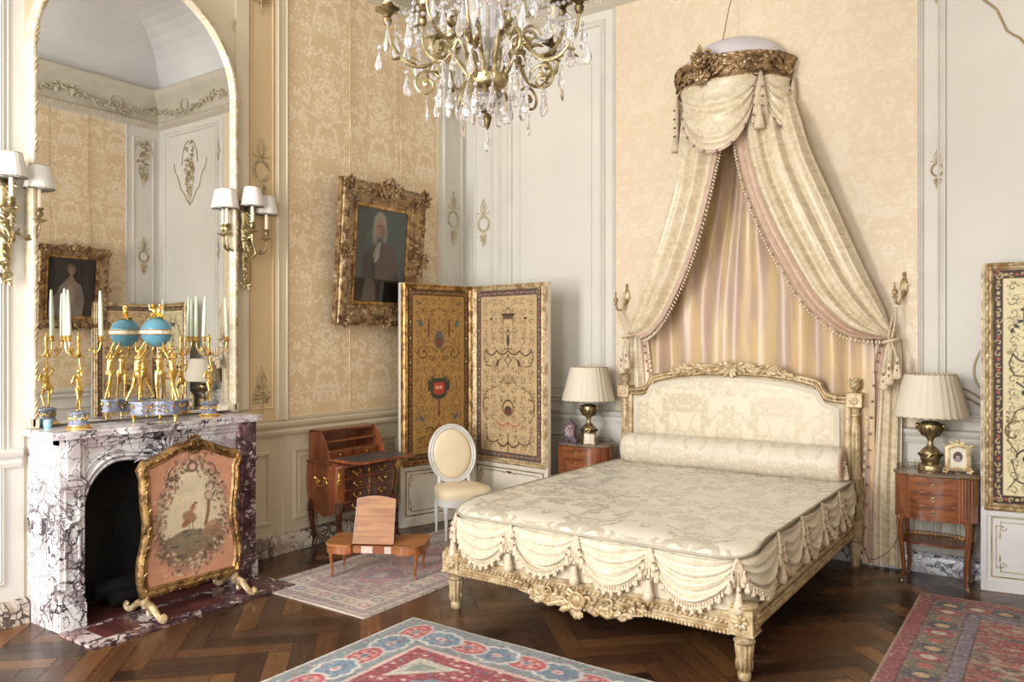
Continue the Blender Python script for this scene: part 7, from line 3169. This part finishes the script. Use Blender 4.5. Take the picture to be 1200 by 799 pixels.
# valance swags on the crown
def valance(a0, a1, depth, name, skew=1.0):
    def fn(u, v):
        a = math.radians(a0 + (a1 - a0) * u)
        b = math.sin(PI * u ** skew)
        q = v
        dz = .04 + depth * b ** .8
        bul = .035 + .075 * b * q + .030 * (b ** .5) * (abs(math.sin(q * PI * 4.5 + 1.5 * abs(u - .5))) * .8 + math.sin(q * PI * 13) * .2)
        # keep the foot of the swag on a tightening ellipse
        x, y = ke(a, bul - .03 - .05 * q * (1 - b))
        return (x, min(y, -.015), kz + .02 - dz * q)
    mb = MB(co)
    mb.grid(fn, 50, 44)
    o = mb.build(name, 'curtain', can, sharp=9)
    mb = MB(co)
    mb.grid(lambda u, v: (lambda p, r: tuple(Vector(p) * (1 - v) + (Vector(r) + Vector((0, -.01, -.0))) * v + Vector((0, -.006, -.02 * v))))(fn(u, .90), fn(u, 1.0)), 50, 5)
    bb = mb.build('braid', 'braid', o, sharp=9)
    mb = MB(co)
    for i in range(22):
        p = Vector(fn((i + .5) / 22, 1.0))
        if i % 2:
            mb.ell(p + Vector((0, -.018, -.012)), (.011, .008, .013), None, 6, 4)
    mb.build('knot', 'knot', bb)


valance(174, 50, .53, 'valance_swag', 1.8)
valance(50, 2, .40, 'valance_swag')
for ad, L in ((172, .44), (50, .42), (6, .40)):
    a = math.radians(ad)
    x, y = ke(a, .035)
    mb = MB(co)
    for t in (-.05, -.025, 0, .025, .05):
        u = Vector((math.sin(a), math.cos(a), 0))
        p = Vector((x, y, kz + .02))
        q = p + u * t + Vector((0, 0, -L * (.75 + abs(t) * 3)))
        mb.tube([p, p.lerp(q, .4) + Vector((0, -.012, 0)), q], [.012, .022, .024], 8)
    tassel(mb, (x, y - .035, kz - L * .55), L * .42, .04)
    j = mb.build('jabot', 'fringe', can, sharp=9)
    mb = MB(co)
    for i in range(4):
        for t in (-.04, .03):
            mb.ell((x + t * math.sin(a), y - .055 + t * math.cos(a), kz - .10 - .07 * i), .010, None, 6, 4)
    mb.build('knot', 'knot', j)


# curtain hold-back hooks
def make_hook(label, x, z, sg):
    t_ = thing('curtain_hook', label, 'hook', (x, 0, z), 0, 'gilt curtain hooks')
    mb = MB()
    mb.lathe([(.028, 0), (.030, .006), (.022, .012), (.018, .02), (0, .024)], (0, 0, 0), 16, R=rotm(PI / 2, 0, 0), sy=2.6)
    for i in range(10):
        leaf(mb, (rnd(-.01, .01), -.014, rnd(-.05, .05)), (rnd(-.6, .6), -.2, rnd(-1, 1)), .035, .010, .6, (0, -1, 0))
    mb.ell((0, -.016, .085), (.014, .010, .018))
    mb.build('rosette', 'gold_pale', t_)
    mb = MB()
    mb.tube(bez([(0, -.02, -.03), (sg * .006, -.05, -.085), (sg * .02, -.09, -.125), (sg * .035, -.125, -.115), (sg * .040, -.14, -.075)], 22), .010, 8)
    mb.build('arm', 'gold_pale', t_)
    mb = MB()
    e = (sg * .040, -.142, -.045)
    mb.ell(e, (.020, .018, .026), None, 12, 8)
    mb.lathe([(.012, -.040), (.022, -.034), (.012, -.026)], e, 12)
    mb.ell((e[0], e[1], e[2] + .036), .009)
    mb.box(e[0] - .003, e[0] + .003, e[1] - .003, e[1] + .003, e[2] + .04, e[2] + .072)
    mb.box(e[0] - .014, e[0] + .014, e[1] - .003, e[1] + .003, e[2] + .052, e[2] + .060)
    mb.build('finial', 'gold_pale', t_)
    return t_


make_hook('gilt curtain hook on the wall left of the canopy curtains', 1.785, 1.99, -1)
make_hook('gilt curtain hook on the wall right of the canopy curtains', 3.945, 1.985, -1)

# ================================================================== CHANDELIER
cc = (2.83, -3.42, 2.70)
ch = thing('chandelier', 'crystal and bronze chandelier hanging from above with pear-shaped drops', 'chandelier', cc)
CZ = 0.0
mb = MB()
mb.lathe([(.0, -.03), (.045, -.028), (.075, -.015), (.085, .005), (.085, .03), (.070, .045), (.055, .05), (.0, .055)], (0, 0, 0), 28)
for i in range(12):
    a = 2 * PI * i / 12
    leaf(mb, (.086 * math.cos(a), .086 * math.sin(a), .012), (0, 0, 1), .035, .012, .5, (math.cos(a), math.sin(a), 0))
    leaf(mb, (.07 * math.cos(a), .07 * math.sin(a), -.02), (math.cos(a) * .4, math.sin(a) * .4, -1), .05, .014, .5)
hub = mb.build('hub', 'brass', ch)
mb = MB()
mb.lathe([(.0, -.115), (.012, -.112), (.045, -.085), (.062, -.055), (.060, -.035), (.045, -.025)], (0, 0, 0), 14)
mb.build('crystal_bowl', 'crystal', ch, sharp=.2)
mb = MB()
mb.lathe([(.004, -.19), (.012, -.17), (.020, -.14), (.012, -.12), (.03, -.115), (.0, -.11)], (0, 0, 0), 12)
mb.build('bottom_finial', 'brass_dk', ch)
mb = MB()
mb.lathe([(.012, .05), (.020, .07), (.034, .10), (.018, .125), (.024, .15), (.052, .19), (.082, .27), (.092, .36), (.085, .42), (.05, .44), (.03, .46), (.045, .50), (.03, .54)], (0, 0, 0), 16, rip=lambda k, i: 1 + (.03 if i % 2 else 0))
mb.build('glass_stem', 'crystal', ch, sharp=.3)
mb = MB()
mb.tube([(0, 0, .0), (0, 0, 1.2)], .008, 8)
mb.tube([(0, 0, 1.2), (0, 0, 2.85)], .010, 6)
mb.lathe([(.02, .46), (.07, .48), (.05, .5), (.03, .56), (.05, .62), (.015, .7)], (0, 0, 0), 20)
mb.build('rod', 'brass', ch)


def drop(h=.085, r=.017):
    m = MB()
    m.lathe([(0, 0), (r * .25, -.08 * h), (r * .45, -.3 * h), (r * .95, -.62 * h), (r, -.74 * h), (r * .6, -.92 * h), (0, -h)], (0, 0, 0), 8, sx=1, sy=.55)
    m.ell((0, 0, .012), (.008, .006, .010), None, 6, 4)
    return m


proto = None
beads = None


def put_drop(x, y, z, s=1.0):
    global proto
    if proto is None:
        proto = drop().build('crystal_drop', 'crystal', ch, smooth=False)
        o = proto
    else:
        o = proto.copy()
        COL.objects.link(o)
    o.location = (x, y, z)
    o.scale = (s, s, s)
    o.rotation_euler = (rnd(-.08, .08), rnd(-.08, .08), rnd(0, 6))


NARM = 10
for k in range(NARM):
    a = 2 * PI * (k + .22) / NARM
    d = Vector((math.cos(a), math.sin(a), 0))
    up = k % 2
    R = .425 if not up else .33
    zt_ = .235 if not up else .32
    V = lambda r, z: d * r + Vector((0, 0, z))
    am = MB()
    am.tube(bez([V(.07, .02), V(.13, .10), V(.185, .155), V(.22, .10), V(.27, .065), V(.34, .075), V(R - .02, .15), V(R, zt_)] if not up else
                [V(.06, .03), V(.10, .14), V(.14, .22), V(.18, .17), V(.23, .14), V(.29, .17), V(R, .24), V(R, zt_)], 40), lambda t: .0105 - .004 * t, 7)
    sp = spiral(.26, -.01, .062, 1.5, PI * .8, -1, 26)
    am.tube([V(p[0], p[1] + (.10 if up else 0)) for p in sp], .0065, 6)
    sp = spiral(.19, .16 + (.07 if up else 0), .045, 1.4, 0, 1, 22)
    am.tube([V(p[0], p[1]) for p in sp], .0055, 6)
    am.ell(V(.26, -.01 + (.10 if up else 0)), .012)
    for r_, z_ in ((.14, .11), (.25, .075), (.36, .10), (.30, .07), (.2, .13)):
        leaf(am, V(r_, z_ + (.06 if up else 0)), d + Vector((rnd(-.3, .3), rnd(-.3, .3), rnd(-.8, .8))), .05, .012, .5)
    am.build('arm', 'brass', ch)
    cp_ = MB()
    c = V(R, zt_)
    cp_.lathe([(.006, -.01), (.016, 0), (.020, .02), (.014, .03), (.024, .045), (.048, .060), (.050, .064), (.022, .062), (.018, .072), (.026, .082), (.026, .086), (.014, .086)], tuple(c), 16, rip=lambda kk, i: 1 + (.14 if (i % 2 and 4 < kk < 8) else 0))
    cp_.build('candle_cup', 'brass_dk', ch)
    cn = MB()
    cn.lathe([(.012, .086), (.0125, .23), (0, .23)], tuple(c), 12)
    cn.build('candle_sleeve', 'ivory', ch)
    t_ = d.cross(Vector((0, 0, 1)))
    for j in range(3):
        b = j * 2 * PI / 3 + .5
        q = c + d * .040 * math.cos(b) + t_ * .040 * math.sin(b)
        put_drop(q.x, q.y, q.z - (.02 if j else .10) - rnd(0, .03), rnd(1.05, 1.4))
    q = V(R - .08, .045)
    put_drop(q.x, q.y, q.z - .02, 1.1)
    q = V(.26, -.09 + (.06 if up else 0))
    put_drop(q.x, q.y, q.z, .95)
    q = V(.19, .09)
    put_drop(q.x, q.y, q.z, .9)
    a2 = a + PI / NARM
    d2 = Vector((math.cos(a2), math.sin(a2), 0))
    for r_, z_ in ((.10, -.06), (.17, -.035)):
        q = d2 * r_
        put_drop(q.x, q.y, z_, 1.15)
    q = d2 * .36 + Vector((0, 0, .20))
    put_drop(q.x, q.y, q.z, 1.2)
# strings of beads looped between the stem and the cups
for k in range(NARM):
    a = 2 * PI * (k + .22) / NARM
    b = 2 * PI * (k + 1.22) / NARM
    pa, pb = Vector((.33 * math.cos(a), .33 * math.sin(a), .29)), Vector((.40 * math.cos(b), .40 * math.sin(b), .26))
    m = MB()
    for i in range(15):
        t = i / 14
        p = pa.lerp(pb, t) - Vector((0, 0, .09 * 4 * t * (1 - t)))
        m.ell(tuple(p), .008, None, 6, 4)
    m.tube([pa.lerp(pb, i / 14) - Vector((0, 0, .09 * 4 * (i / 14) * (1 - i / 14))) for i in range(15)], .0015, 4)
    m.build('bead_string', 'crystal', ch, smooth=False)
    m = MB()
    p0, p1 = Vector((0.03, 0, .60)), Vector((.40 * math.cos(b), .40 * math.sin(b), .30))
    for i in range(18):
        t = i / 17
        p = p0.lerp(p1, t) - Vector((0, 0, .12 * 4 * t * (1 - t)))
        m.ell(tuple(p), .009, None, 6, 4)
    m.tube([p0.lerp(p1, i / 17) - Vector((0, 0, .12 * 4 * (i / 17) * (1 - i / 17))) for i in range(18)], .0015, 4)
    m.build('bead_string', 'crystal', ch, smooth=False)
put_drop(0, 0, -.185, 1.2)
